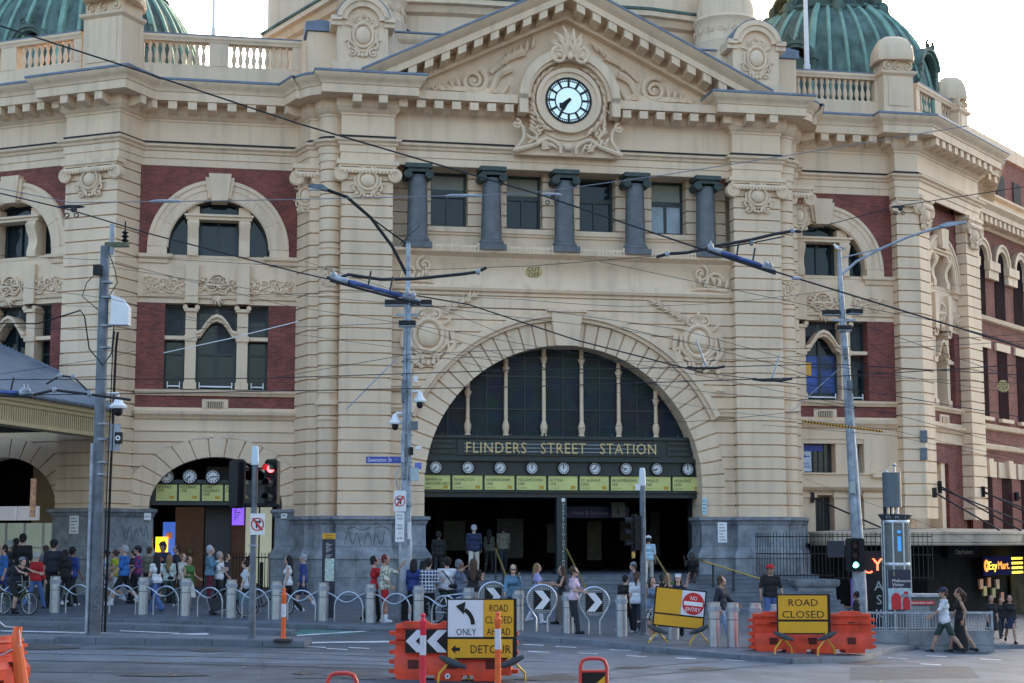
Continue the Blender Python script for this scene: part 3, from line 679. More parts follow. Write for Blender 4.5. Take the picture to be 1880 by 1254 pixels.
hs = MB(FM).box(.95, 3.6, -4.1, -4, 3.3, 3.75).build('hanging_sign', mat('sign_navy', (.02, .03, .09), .5, .1, 3), ST)
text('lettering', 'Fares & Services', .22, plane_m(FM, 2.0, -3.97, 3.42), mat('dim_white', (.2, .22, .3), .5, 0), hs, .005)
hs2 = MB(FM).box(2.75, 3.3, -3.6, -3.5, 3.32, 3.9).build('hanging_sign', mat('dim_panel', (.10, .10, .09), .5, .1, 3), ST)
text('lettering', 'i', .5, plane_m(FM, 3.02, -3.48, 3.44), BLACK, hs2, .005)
# post in the middle of the entrance
m = MB(FM); m.box(.02, .40, -1.5, -1.12, .6, 4.1); m.box(-.04, .46, -1.56, -1.06, 1.1, 1.35)
po = m.build('entrance_post', GREEN, ST)
for i, ch in enumerate('HERPATHRSNIGHTKLYMBO'): text('lettering', ch, .14, plane_m(FM, .27, -1.105, 3.72 - i * .125), mat('chalk_white', (.5, .55, .55), .6, 0), po, .004)
MB(FM).disc(.27, 3.93, -1.12, -1.1, .075, 14).build('round_sticker', WHITE, po)

# ---- the bays beside the entrance
def ground_arch(fr, uL, uR, v0, uc, clocks):
    zc, r, k = 3.65, 2.42, .76
    m = arch_wall(fr, uL, uR, 3.28, 6.42, uc, zc, r + .93, v0, v0 - .8, kz=k); m.box(uL, uL + .35, v0 - .8, v0 - .12, 3.28, 6.4); m.box(uR - .35, uR, v0 - .8, v0 - .12, 3.28, 6.4)
    o = m.build('wall', CREAM, ST, smooth=25)
    voussoirs(fr, uc, zc, r, r + .96, 15, v0 + .0, v0 - .8, 0, 180, k, 1.0).build('doorway_arch', CREAM, o, smooth=25)
    m = MB(fr)
    for g in (-1, 1): MB(fr).box(uc - r - .95 if g < 0 else uc + r, uc - r if g < 0 else uc + r + .95, v0 - .8, v0 - .02, 3.28, zc).build('arch_jamb', CREAM, o)
def bay(fr, uc, v0, uL, uR, sc=1., brk=True, reflect=None, levels=(1, 1)):
    """upper storeys of one bay: big round window over a tripartite window"""
    zc = 13.3; r0, r1 = 1.9 * sc, 2.62 * sc
    o = None
    # brick field with the arch cut out of its lower edge
    pts = [(uL, 13.04), (uc - r1 + .05, 13.04)] + [(uc + (r1 - .05) * math.cos(R(a)), zc + (r1 - .05) * math.sin(R(a))) for a in range(180, -1, -6)] + [(uc + r1 - .05, 13.04), (uR, 13.04), (uR, 16.4), (uL, 16.4)]
    o = MB(fr).prism(pts, v0 - .7, v0).build('wall', BRICK, ST)
    m = voussoirs(fr, uc, zc, r0, r1, 7, v0 + .14, v0 - .6, 0, 180, 1, .5, .03)
    m.ring(uc, zc, v0, v0 + .19, r1 - .16, r1 - .04, 0, 180, 40); m.ring(uc, zc, v0, v0 + .17, r1 - .38, r1 - .3, 0, 180, 40); m.ring(uc, zc, v0, v0 + .1, r0 - .05, r0 + .06, 0, 180, 40)
    for g in (-1, 1):
        a, c = sorted((uc + g * r0, uc + g * r1)); m.box(a, c, v0 - .6, v0 + .14, 13.0, zc)
    m.prism([(uc - .3, zc + r0 - .12), (uc + .3, zc + r0 - .12), (uc + .42, zc + r1 + .2), (uc - .42, zc + r1 + .2)], v0 - .5, v0 + .32)
    m.prism([(uc - .42, zc + r0 - .02), (uc + .42, zc + r0 - .02), (uc + .54, zc + r1 + .06), (uc - .54, zc + r1 + .06)], v0 - .5, v0 + .24)
    m.build('window_arch', CREAM, o)
    # round window
    g_ = [(uc + r0 * math.cos(R(a)), zc + r0 * math.sin(R(a))) for a in range(0, 181, 8)] + [(uc - r0, 13.0), (uc + r0, 13.0)]
    wo = MB(fr).prism(g_, v0 - .62, v0 - .56).build('window', GLASS, o)
    m = MB(fr); m.ring(uc, zc, v0 - .56, v0 - .48, r0 - .1, r0, 0, 180, 32)
    for u in (uc - .05, ): m.box(u, u + .1, v0 - .56, v0 - .48, 13, 14.4)
    for u0, u1 in ((uc - r0, uc - 1.2 * sc), (uc - .72 * sc, uc + .72 * sc), (uc + 1.2 * sc, uc + r0)): m.box(u0, u1, v0 - .56, v0 - .48, 13.0, 13.14)
    for u in (-.72, .62): m.box(uc + u * sc, uc + u * sc + .1, v0 - .56, v0 - .48, 13.1, 15.0)
    m.box(uc - .7 * sc, uc + .7 * sc, v0 - .56, v0 - .48, 14.5, 14.62); m.build('window_frame', GREEN, wo)
    m = MB(fr); m.box(uc - 1.22 * sc, uc + 1.22 * sc, v0 - .5, v0 + .12, 14.38, 14.5); m.box(uc - 1.28 * sc, uc + 1.28 * sc, v0 - .5, v0 + .2, 14.5, 14.58)
    for g in (-1, 1):
        x = uc + g * .95 * sc
        m.prism([(v0 - .5, 13.0), (v0 + .1, 13.0), (v0 + .12, 13.2), (v0 + .02, 13.5), (v0 + .02, 13.75), (v0 + .2, 14.05), (v0 + .22, 14.25), (v0 + .1, 14.38), (v0 - .5, 14.38)], x - .2 * sc, x + .2 * sc, 'vz')
        m.box(x - .22 * sc, x + .22 * sc, v0 - .5, v0 - .1, 14.58, zc + math.sqrt(r0 ** 2 - (1.0 * sc) ** 2))
        m.tube([(x - .22, v0 + .1, 14.2), (x + .22, v0 + .1, 14.2)], .12, 8)
    m.build('window_bracket', CREAM, wo)
    # panel between the storeys
    m = MB(fr); m.box(uL, uR, v0 - .7, v0 - .02, 11.2, 12.9)
    m.sweep([(uL, v0), (uc - r0, v0), (uc - r0, v0 - .2), (uc + r0, v0 - .2), (uc + r0, v0), (uR, v0)], [(0, 12.68), (.06, 12.7), (.1, 12.85), (.2, 12.9), (.22, 13.02), (-.2, 13.04)])
    m.sweep([(uL, v0), (uR, v0)], [(0, 11.38), (.07, 11.4), (.1, 11.5), (0, 11.52)])
    for g in (-1, 1): m.box(uc + g * .95 * sc - .24 * sc, uc + g * .95 * sc + .24 * sc, v0 - .2, v0 + .16, 11.2, 12.7)
    m.build('panel', CREAM, o)
    m = MB(fr); m.foliage(uc, 11.95, v0 + .05, 1.45 * sc, .85, 5); m.ring(uc, 11.95, v0 - .02, v0 + .1, .33, .42, 0, 180, 16); m.box(uc - .42, uc + .42, v0 - .02, v0 + .1, 11.88, 11.96); m.acanthus(uc, 11.5, v0 + .06, .4, -90, 5)
    for i in range(9): m.box(uc - .26 + i * .065, uc - .235 + i * .065, v0 - .02, v0 + .06, 11.97, 12.2)
    m.build('carved_panel', CREAM, o)
    for g in (-1, 1):
        m = MB(fr); a, c = sorted((uc + g * 1.2 * sc, uc + g * 2.7 * sc)); m.box(a, c, v0 - .1, v0 + .012, 11.56, 12.4); m.foliage(uc + g * 1.55 * sc, 11.95, v0 + .05, .7 * sc, .85, 8, False); m.foliage(uc + g * 2.3 * sc, 11.95, v0 + .05, .75 * sc, .8, 9); m.build('carved_panel', CREAM, o)
    # tripartite window
    wo = MB(fr).box(uc - 1.9 * sc, uc + 1.9 * sc, v0 - .62, v0 - .56, 8.05, 11.25).build('window', GLASS, o)
    m = MB(fr)
    for a, c in ((-1.9, -1.18), (-.72, .72), (1.18, 1.9)):
        a, c = uc + a * sc, uc + c * sc
        for x0, x1, z0, z1 in ((a, a + .08, 8.05, 11.2), (c - .08, c, 8.05, 11.2), (a + .08, c - .08, 8.05, 8.25), (a + .08, c - .08, 9.3, 9.37), (a + .08, c - .08, 11.1, 11.2)): m.box(x0, x1, v0 - .56, v0 - .48, z0, z1)
    m.box(uc - .06, uc + .06, v0 - .56, v0 - .47, 8.2, 10.4); m.build('window_frame', GREEN, wo)
    m = MB(fr)
    for g in (-1, 1):
        x = uc + g * .95 * sc
        m.box(x - .2 * sc, x + .2 * sc, v0 - .56, v0 - .02, 8.05, 11.0); m.box(x - .26 * sc, x + .26 * sc, v0 - .56, v0 + .08, 10.9, 11.02); m.box(x - .24 * sc, x + .24 * sc, v0 - .5, v0 + .04, 8.0, 8.25)
        for gg in (-1, 1): m.volute(x + gg * .22 * sc, 11.05, v0 - .3, v0 + .1, .1)
        a, c = sorted((uc + g * 1.9 * sc, uc + g * 1.15 * sc)); m.box(a, c, v0 - .56, v0 - .05, 9.84, 9.98); m.box(x - .24 * sc, x + .24 * sc, v0 - .5, v0 + .05, 9.8, 10.0)
    arc = [(uc - .76 * sc, 9.9), (uc - .58 * sc, 9.95), (uc - .4 * sc, 10.25), (uc - .2 * sc, 10.48), (uc, 10.55), (uc + .2 * sc, 10.48), (uc + .4 * sc, 10.25), (uc + .58 * sc, 9.95), (uc + .76 * sc, 9.9)]
    top = [(p[0], p[1] + .2) for p in arc]
    m.prism(arc + top[::-1], v0 - .5, v0 + .02); m.prism([(p[0], p[1] + .14) for p in arc] + [(p[0], p[1] + .26) for p in arc][::-1], v0 - .5, v0 + .12)
    m.build('window_pilaster', CREAM, wo)
    m = MB(fr)
    for x, w_ in ((uc - 1.54 * sc, .22), (uc, .6), (uc + 1.54 * sc, .22)):
        for g in (-1, 1): m.box(x + g * w_ - .02, x + g * w_ + .02, v0 - .35, v0 - .3, 8.05, 8.28)
        m.box(x - w_, x + w_, v0 - .36, v0 - .31, 8.1, 8.15)
    m.build('sill_bar', WHITE, wo)
    rb = random.Random(int(abs(uc) * 100))
    for a, c in ((-1.82, -1.26), (-.64, -.06), (.06, .64), (1.26, 1.82)):
        z = rb.choice((9.4, 9.9, 10.6, 10.9)); MB(fr).box(uc + a * sc, uc + c * sc, v0 - .558, v0 - .55, z, 11.1).build('added_blind', mat('added_blind_grey', (.035, .042, .046), .6, .3, 4), wo)  # blinds added at random to vary the panes in place of reflections
    m = MB(fr)
    for a, c in ((uL, uc - 1.9 * sc), (uc + 1.9 * sc, uR)): m.box(a, c, v0 - .7, v0 + .0, 7.95, 11.2)
    m.box(uL, uR, v0 - .7, v0 - .03, 7.2, 7.75); m.build('brick_panel', BRICK, o)
    m = MB(fr); m.sweep([(uL, v0), (uR, v0)], [(-.6, 7.76), (.05, 7.74), (.08, 7.8), (.16, 7.86), (.18, 7.94), (-.6, 8.05)])
    m.box(uL, uR, v0 - .7, v0 + .02, 6.9, 7.3); m.sweep([(uL, v0), (uR, v0)], [(0, 6.86), (.07, 6.88), (.14, 7.0), (.22, 7.04), (.24, 7.12), (0, 7.2)])
    m.box(uL, uR, v0 - .7, v0 - .02, 6.4, 6.9); m.box(uL, uR, v0 - .7, v0 + .05, 6.42, 6.5)
    m.box(uc - .48, uc + .48, v0 - .6, v0 + .04, 7.3, 7.62); m.build('string_course', CREAM, o)
    m = MB(fr); m.box(uc - .3, uc + .3, v0 + .035, v0 + .05, 7.3, 7.54)
    m.build('vent', BLACK, o)
    m = MB(fr)
    for i in range(8): m.box(uc - .28 + i * .075, uc - .25 + i * .075, v0 + .04, v0 + .08, 7.3, 7.54)
    m.build('vent_grille', CREAM, o)
    return o
bay(FM, -12.70, -2.3, -15.62, -9.7)
bay(FM, 11.25, -2.3, 9.6, 14.32)
bay(FF, -5.0, 0, -9, -2.3)
bay(FSIDE, 3.15, -.45, 1.05, 5.2, .76)
ground_arch(FM, -15.62, -9.72, -2.3, -12.58, 3)
ground_arch(FF, -8.2, -2.3, 0, -5.05, 0)
# left doorway: clocks, destination panels and what shows inside
cb = MB(FM); cb.box(-15.0, -10.15, -3.1, -2.95, 3.72, 3.82); cb.box(-15.0, -10.15, -3.1, -2.9, 4.52, 4.66); cb.box(-15.0, -14.84, -3.1, -2.9, 3.72, 4.6); cb.box(-15.0, -10.15, -3.1, -3.05, 3.72, 4.6)
cbo = cb.build('clock_board', GREEN, ST)
for i, (nm_, tm) in enumerate((('LILYDALE\nLINE', (12, 1)), ('BELGRAVE\nLINE', (7, 37)), ('GLEN\nWAVERLEY\nLINE', (8, 15)), ('ALAMEIN\nLINE', (12, 0)))):
    u = -14.4 + i * .84 * 1.0
    p = MB(FM).box(u - .38, u + .38, -3.04, -2.98, 3.88, 4.48).build('destination_panel', YELP, cbo)
    text('lettering', nm_, .145, plane_m(FM, u - .34, -2.975, 4.34), INK, p, .004, 'LEFT', lead=.9, xs=.85)
    MB(FM).box(u + .1, u + .28, -2.98, -2.972, 3.96, 4.06).build('platform_number', mat('amber_display', (.55, .3, .02)), p)
    clock_face(u, 4.78, -2.85, .25, *tm, cbo)
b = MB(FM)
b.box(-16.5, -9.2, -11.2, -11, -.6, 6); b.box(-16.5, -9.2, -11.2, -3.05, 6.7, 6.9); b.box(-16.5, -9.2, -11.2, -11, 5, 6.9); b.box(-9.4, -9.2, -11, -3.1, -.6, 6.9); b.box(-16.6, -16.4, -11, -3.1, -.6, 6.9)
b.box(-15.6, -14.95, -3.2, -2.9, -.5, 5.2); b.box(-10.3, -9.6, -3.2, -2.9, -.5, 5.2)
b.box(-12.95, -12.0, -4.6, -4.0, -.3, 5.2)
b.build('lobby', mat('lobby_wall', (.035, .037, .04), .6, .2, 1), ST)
b = MB(FM); b.box(-11.4, -10.9, -6, -5.9, .4, 3.7); b.box(-10.85, -10.4, -5.6, -5.5, .4, 3.7); b.build('lobby_panel', mat('lit_tiles', (.34, .37, .3), .5, .1, 3, emit=(.5, .55, .42), estr=.12), ST)  # tiles emit faintly as if lit by the lobby
b = MB(FM); b.box(-14.1, -13.0, -6, -5.9, .4, 3.7); b.box(-11.95, -11.4, -6, -5.9, .4, 3.7); b.build('lobby_panel', mat('glowing_wood', (.06, .038, .028), .6, .4, 3, emit=(.2, .11, .06), estr=.03), ST)  # wood given a faint glow of its own in place of lobby light
MB(FM).box(-11.95, -11.5, -4.7, -4.6, 3.0, 4.2).build('departure_screen', mat('purple_screen', (.08, .03, .3), .4, .3, 8, emit=(.22, .1, .9), estr=.3), ST)
MB(FM).box(-14.5, -14.05, -3.6, -3.5, 1.3, 3.1).build('poster', mat('blue_poster', (.03, .08, .35), .5, .4, 3, emit=(.06, .18, .75), estr=.12), ST)
m = MB(FM)
for i in range(9): m.box(-11.88, -11.88 + .1 + .05 * (i * 7 % 4), -4.6, -4.595, 3.9 - i * .09, 3.94 - i * .09)
m.build('screen_print', WHITE, ST)
for i, (u, z, cc) in enumerate(((-13.9, .9, (.3, .1, .05)), (-13.5, 1.3, (.25, .2, .08)), (-11.2, 1.0, (.3, .03, .03)), (-10.75, 1.25, (.3, .12, .03)))):
    MB(FM).ell((u, -5.6, z + .7), (.17, .1, .15), 10, 6).build('display_ball', mat('display_%d' % i, cc, .5, .2, 5), ST)
MB(FM).box(-14.75, -14.3, -3.3, -3.2, 1.2, 2.55).build('light_box', mat('amber_lightbox', (.8, .4, .02), .5, .1, 3, emit=(1, .48, .02), estr=.55), ST)
m = MB(FM)
for i in range(14): m.box(-11.9 + i * .12, -11.87 + i * .12, -4.3, -4.27, .3, 1.95)
m.box(-11.95, -10.3, -4.31, -4.26, 1.75, 1.8); m.box(-11.95, -10.3, -4.31, -4.26, .5, .55); m.box(-10.9, -10.76, -3.9, -3.76, .1, 1.6); m.build('gate', BLACK, ST)
m = MB(FM); m.stem([(-14.4, 1.4), (-14.38, 1.7), (-14.46, 1.9), (-14.36, 2.2), (-14.45, 2.4)], -3.19, .035, 5); m.build('light_box_print', BLACK, ST)
m = MB(FM); m.disc(-14.27, 2.6, -3.5, -3.49, .13, 14); m.build('poster_print', mat('poster_orange', (.6, .2, .08), .5, .3, 6), ST)
# right bay, lower storeys
m = MB(FM); m.box(9.9, 14.4, -3, -2.9, -1, 6.5); m.box(9.9, 10.32, -2.95, -2.3, 4.0, 6.3); m.box(11.68, 12.2, -2.95, -2.35, 5.0, 6.3); m.box(12.85, 14.4, -2.95, -2.25, 4.9, 6.42); m.box(9.9, 14.4, -2.95, -2.3, 6.25, 6.45)
m.sweep([(9.9, -2.3), (14.32, -2.3)], [(-.6, 4.35), (.2, 4.38), (.28, 4.46), (.34, 4.5), (.34, 4.58), (.1, 4.6), (.1, 4.98), (.2, 5.02), (.2, 5.08), (-.6, 5.1)])
m.prism([(13.1, 5.05), (13.4, 5.1), (13.7, 5.3), (14.0, 5.38), (14.3, 5.3), (14.6, 5.1), (14.9, 5.05), (14.9, 4.9), (13.1, 4.9)], -2.3, -1.98)
for a, c in ((10.0, 10.75), (11.55, 12.2), (12.8, 13.6), (14.2, 14.6)):
    m.box(a, c, -2.95, -2.28, 2.0, 4.36); m.box(a - .06, c + .06, -2.95, -2.2, 4.1, 4.25)
m.box(9.9, 14.5, -2.95, -2.35, 4.2, 4.4); m.build('wall', CREAM, ST)
for a, c, z0, z1 in ((10.32, 11.68, 5.1, 6.25), (12.2, 12.85, 5.1, 6.25), (10.75, 11.55, 2.3, 4.12), (12.2, 12.8, 2.3, 4.12), (13.6, 14.2, 2.3, 4.12)):
    o = MB(FM).box(a, c, -2.88, -2.8, z0, z1).build('window', mat('curtained_glass', (.03, .035, .04), .12, .4, 6, spec=.6), ST)
    m = MB(FM)
    for i in range(6): m.tube([(a + (c - a) * (i + .5) / 6, -2.79, z0), (a + (c - a) * (i + .5) / 6, -2.79, z1)], .03, 6)
    m.build('curtain', mat('dark_curtain', (.035, .04, .045), .8, .3, 8), o)
nw = MB(FM).box(10.36, 10.8, -2.77, -2.74, 5.15, 5.95).build('window_notice', mat('notice_white', (.5, .58, .66), .5, .08, 3), ST)
MB(FM).box(10.36, 11.3, -2.77, -2.745, 5.96, 6.2).build('window_notice', SIGNB, ST)
text('lettering', 'EVENT\nVENUES', .13, plane_m(FM, 10.58, -2.735, 5.42), SIGNB, nw, .004, width=.36)
m = MB(FM); m.prism([(10.45, 5.75), (10.55, 5.83), (10.55, 5.77), (10.74, 5.77), (10.74, 5.73), (10.55, 5.73), (10.55, 5.67)], -2.74, -2.732); m.build('arrow', SIGNB, nw)
# advertisement hung in the window of the right bay
MB(FM).box(10.55, 10.55 + 1.5, -2.84, -2.8, 8.3, 9.8).build('window_poster', mat('poster_blue', (.015, .06, .26), .35, .8, 1.0), ST)
MB(FM).box(10.35, 10.9, -2.79, -2.77, 9.0, 9.55).build('window_poster', SIGNY, ST)
# side street wall: lower storey and the lower brick wing
m = MB(FSIDE); m.box(1.3, 5.5, -1.2, -.5, 5.6, 7.0); m.box(3.6, 5.5, -1.2, -.5, 2.6, 5.6); m.sweep([(0, -.45), (5.5, -.45)], [(0, 2.4), (.15, 2.45), (.2, 2.6), (0, 2.7)]); m.build('brick_panel', BRICK, ST)
MB(FSIDE).box(1.3, 3.0, -1.2, -1.1, 2.6, 5.6).build('window', GLASS, ST)
MB(FSIDE).box(2.9, 3.3, -1.1, -.55, 2.6, 5.6).build('pilaster', CREAM, ST)
m = MB(FSIDE); m.box(6.7, 44, -9, -.7, -1, 17.2); WG = m.build('brick_wing', BRICK, ST)
m = MB(FSIDE); m.sweep([(6.6, -.7), (44, -.7)], [(-.3, 16.4), (.1, 16.45), (.15, 16.65), (.2, 16.9), (.6, 16.92), (.6, 17.15), (.8, 17.35), (.8, 17.45), (-.5, 17.5)])
m.build('cornice', CREAM, WG)
m = MB(FSIDE); m.box(6.7, 44, -1.4, -.9, 17.45, 18.3); m.sweep([(6.7, -.9), (44, -.9)], [(0, 18.2), (.2, 18.3), (.2, 18.4), (-.6, 18.45)]); m.build('parapet', CREAM, WG)
m = MB(FSIDE)
for i in range(64): m.box(6.9 + i * .58, 7.2 + i * .58, -.6, -.15, 16.6, 16.9)
m.build('dentil_row', CREAM, WG)
for z in (12.2, 7.3, 6.4): MB(FSIDE).sweep([(6.7, -.7), (44, -.7)], [(0, z), (.15, z + .05), (.2, z + .22), (0, z + .3)]).build('string_course', CREAM, WG)
for i in range(9):
    u = 8.5 + i * 2.5
    g = MB(FSIDE).prism([(u + .62 * math.cos(R(a)), 15.0 + .62 * math.sin(R(a))) for a in range(0, 181, 15)] + [(u - .62, 12.5), (u + .62, 12.5)], -.74, -.67).build('window', mat('recess_maroon', (.025, .014, .016), .95, .3, 2, spec=.05), WG)
    m = MB(FSIDE); m.ring(u, 15.0, -.72, -.5, .64, .98, 0, 180, 20); m.ring(u, 15.0, -.72, -.44, .86, .98, 0, 180, 20)
    for gg in (-1, 1): m.box(u + gg * .93 - .3, u + gg * .93 + .3, -.72, -.48, 14.2, 14.6); m.box(u + gg * .93 - .36, u + gg * .93 + .36, -.72, -.4, 14.6, 15.0)
    m.build('window_arch', CREAM, g)
    DOORM = mat('maroon_door', (.03, .011, .013), .95, .3, 2, spec=.05)
    g = MB(FSIDE).box(u - .6, u + .6, -.74, -.67, 7.9, 11.0).build('window', DOORM, WG); MB(FSIDE).box(u - .9, u + .9, -.72, -.6, 11.0, 11.35).build('lintel', CREAM, g); MB(FSIDE).box(u - .75, u + .75, -.7, -.5, 7.72, 7.88).build('window_sill', CREAM, g)
    g = MB(FSIDE).box(u - .6, u + .6, -.74, -.67, 2.6, 5.2).build('window', DOORM, WG); m = MB(FSIDE); m.box(u - 1.1, u + 1.1, -.7, -.62, 5.2, 5.9); m.prism([(u - .2, 5.2), (u + .2, 5.2), (u + .3, 6.0), (u - .3, 6.0)], -.7, -.45); m.build('lintel', CREAM, g)

# ---- roofline: balustrades, attic blocks, turrets, domes
def balustrade(path, z=19.55, h=2.0, nm='balustrade'):
    m = MB(FM)
    m.sweep(path, [(-.35, z), (.1, z), (.1, z + .12), (.0, z + .2), (.0, z + .86), (-.35, z + .86)], cap=True)
    m.sweep(path, [(-.4, z + h - .24), (.04, z + h - .24), (.06, z + h - .14), (.1, z + h - .1), (.1, z + h), (-.4, z + h)], cap=True)
    for i in range(len(path) - 1):
        (x0, y0), (x1, y1) = path[i], path[i + 1]; L = math.hypot(x1 - x0, y1 - y0); ux, uy = (x1 - x0) / L, (y1 - y0) / L
        f = FM.sub(x0, y0, math.atan2(-(y1 - y0), x1 - x0)); k = max(1, round(L / 3)); s_ = L / k; g = MB(f)
        for j in range(k):
            g.box(s_ * j, s_ * j + .36, -.36, .02, z + .86, z + h - .24); g.box(s_ * (j + 1) - .36, s_ * (j + 1), -.36, .02, z + .86, z + h - .24)
            nb = int((s_ - .9) / .25)
            for q in range(nb):
                x, y, _ = f(s_ * j + .45 + (s_ - .9) * (q + .5) / nb, -.17, 0)
                mm = MB(); zz = z + .86; mm.lathe(x, y, [(.085, zz), (.085, zz + .06), (.05, zz + .1), (.075, zz + .18), (.1, zz + .3), (.085, zz + .42), (.05, zz + .56), (.045, zz + .66), (.07, zz + .7), (.085, zz + .78), (.085, zz + h - 1.1)], 8)
                m.f += [tuple(c + len(m.v) for c in t) for t in mm.f]; m.v += mm.v; m.m += mm.m
        m.f += [tuple(c + len(m.v) for c in t) for t in g.f]; m.v += g.v; m.m += g.m
    o = m.build(nm, CREAM, ST)
    l = MB(FM); l.sweep(path, [(.11, z + h), (.11, z + h + .05), (-.42, z + h + .07)], cap=False); l.build('flashing', LEAD, o); return o
balustrade([fl(-9, -.55), fl(-2.2, -.55)]); balustrade([(-16.0, -2.5), (-9.7, -2.5)]); balustrade([(10.0, -2.5), (14.2, -2.5)]); balustrade([sd_(1.6, -.6), sd_(6.4, -.6)])
def post(fr, u0, u1, v0, v1, z0, zt, dome=False):
    m = MB(fr); m.box(u0 - .08, u1 + .08, v0 - .08, v1 + .08, z0, z0 + .3); m.box(u0, u1, v0, v1, z0 + .3, zt)
    uc, vc = (u0 + u1) / 2, (v0 + v1) / 2; w_ = u1 - u0
    m.box(u0 + .2, u1 - .2, v1, v1 + .04, z0 + .55, zt - .25)
    m.sweep([(u0, v0), (u0, v1), (u1, v1), (u1, v0)], [(0, zt - .2), (.12, zt - .1), (.14, zt), (0, zt + .05)])
    for g in (-1, 0, 1): m.scroll(uc + g * w_ * .33, zt + .22, v1, .2, 1.3, 1 if g < 1 else -1, 90, .06)
    m.box(u0 + .05, u1 - .05, v0 + .05, v1 - .05, zt, zt + .45)
    x, y, _ = fr(uc, vc, 0); mm = MB(); rr = w_ * .62
    mm.lathe(x, y, [(rr, zt + .45), (rr * 1.03, zt + .55), (rr, zt + .8), (rr * .93, zt + 1.1), (rr * .76, zt + 1.36), (rr * .45, zt + 1.54), (.01, zt + 1.6)], 24, sq=5)
    m.f += [tuple(c + len(m.v) for c in t) for t in mm.f]; m.v += mm.v; m.m += mm.m
    return m.build('parapet_post', CREAM, ST)
post(f0, .5, 2.2, -1.5, -.1, 19.55, 22.0); post(FM, 13.95, 15.25, -3.0, -1.85, 19.55, 21.55); post(FSIDE, 5.6, 6.7, -1.5, -.3, 19.55, 21.3)
for g in (-1, 1):
    u = UC + g * 7.75
    m = MB(FM); m.box(u - 1.15, u + 1.15, -1.6, -.25, 19.5, 20.2); m.box(u - .95, u + .95, -1.6, -.35, 20.2, 22.0); m.box(u - 1.3, u + 1.3, -1.7, -.15, 19.5, 19.8)
    x0, x1 = sorted((u + g * .9, u + g * 2.0)); m.box(x0, x1, -2.4, -1.25, 19.5, 21.6)
    m.ring(u, 21.75, -1.6, -.15, .82, 1.02, 8, 172, 24); m.ring(u, 21.75, -1.6, -.22, .62, .84, 8, 172, 24); m.disc(u, 21.75, -1.6, -.38, .8, 24)
    for gg in (-1, 1): a, c = sorted((u + gg * .8, u + gg * 1.2)); m.box(a, c, -1.6, -.15, 21.78, 21.95); m.box(a, c, -1.6, -.25, 21.6, 21.8)
    o = m.build('attic_block', CREAM, ST)
    m = MB(FM); m.cartouche(u, 21.25, -.3, 1.1, 1.75); m.build('carved_shield', CREAM, o)
    m = MB(FM); x0, x1 = sorted((u + g * .9, u + g * 2.1)); m.box(x0, x1, -2.5, -1.15, 21.62, 21.68); m.prism([(x0, 21.68), (x1, 21.68), (x1, 21.95), ((x0 + x1) / 2, 22.05), (x0, 21.95)], -2.5, -1.15)
    m.ring(u, 21.75, -3.2, -.16, 1.03, 1.06, 8, 172, 24); m.build('flashing', LEAD, o)
    x, y, _ = FM(u - g * .55, -2.4, 0)
    t_ = MB(); t_.lathe(x, y, [(1.55, 19.5), (1.5, 20.9), (1.35, 21.2), (1.32, 22.1), (1.35, 22.3), (1.28, 22.35), (1.24, 22.5), (1.24, 23.05), (1.3, 23.15), (1.36, 23.25), (1.3, 23.35), (1.18, 23.4), (1.15, 23.9), (1.0, 24.5), (.75, 25.0), (.4, 25.35), (.1, 25.5)], 36)
    to = t_.build('turret', CREAM, ST)
    t_ = MB()
    for i in range(14):
        a = 2 * math.pi * i / 14; f = Frame(x + 1.24 * math.cos(a), y + 1.24 * math.sin(a), a + math.pi / 2); q = MB(f)
        q.scroll(-.1, 22.75, .0, .14, 1.3, 1, 0, .045); q.acanthus(.12, 22.62, 0, .3, 90, 3)
        t_.f += [tuple(c + len(t_.v) for c in k) for k in q.f]; t_.v += q.v; t_.m += q.m
    t_.build('carved_band', CREAM, to)
    x0, x1 = sorted((u - g * .9, UC + g * 4.2)); m = MB(FM); m.box(x0, x1, -2.6, -1.5, 19.4, 21.75); m.sweep([(x0, -1.5), (x1, -1.5)], [(0, 21.4), (.12, 21.5), (.16, 21.6), (.2, 21.75), (-.5, 21.8)]); o = m.build('attic_wall', CREAM, ST)
    m = MB(FM); m.box(x0, x1, -2.8, -1.28, 21.78, 21.84); m.build('flashing', LEAD, o)
# drum of the great dome behind the pediment
DRUM = [(-10.6, -9.0), (-8.2, -3.4), (-3.6, -3.0), (4.2, -3.0), (7.4, -3.6), (10.2, -9), (10.2, -16), (-10.6, -16)]
m = MB(FM); m.prism(DRUM, 19.3, 30, 'uv'); m.sweep(DRUM[:6], [(0, 23.1), (.2, 23.2), (.3, 23.45), (.5, 23.5), (.5, 23.7), (0, 23.75)]); dr = m.build('dome_drum', CREAM, ST)
m = MB(FM); m.sweep(DRUM[:6], [(.5, 23.7), (.56, 23.72), (.56, 23.82), (0, 24.0)], cap=False); m.build('gutter', COPPER, dr)
for u, vv, rr in ((-5.95, -3.05, .75), (5.45, -3.1, .55)):
    MB(FM).prism([(u + rr * math.cos(R(a)), 21.9 + .9 * rr * math.sin(R(a))) for a in range(0, 181, 12)] + [(u - rr, 21.0), (u + rr, 21.0)], -3.9, vv + .12).build('lunette', GREEN, dr)
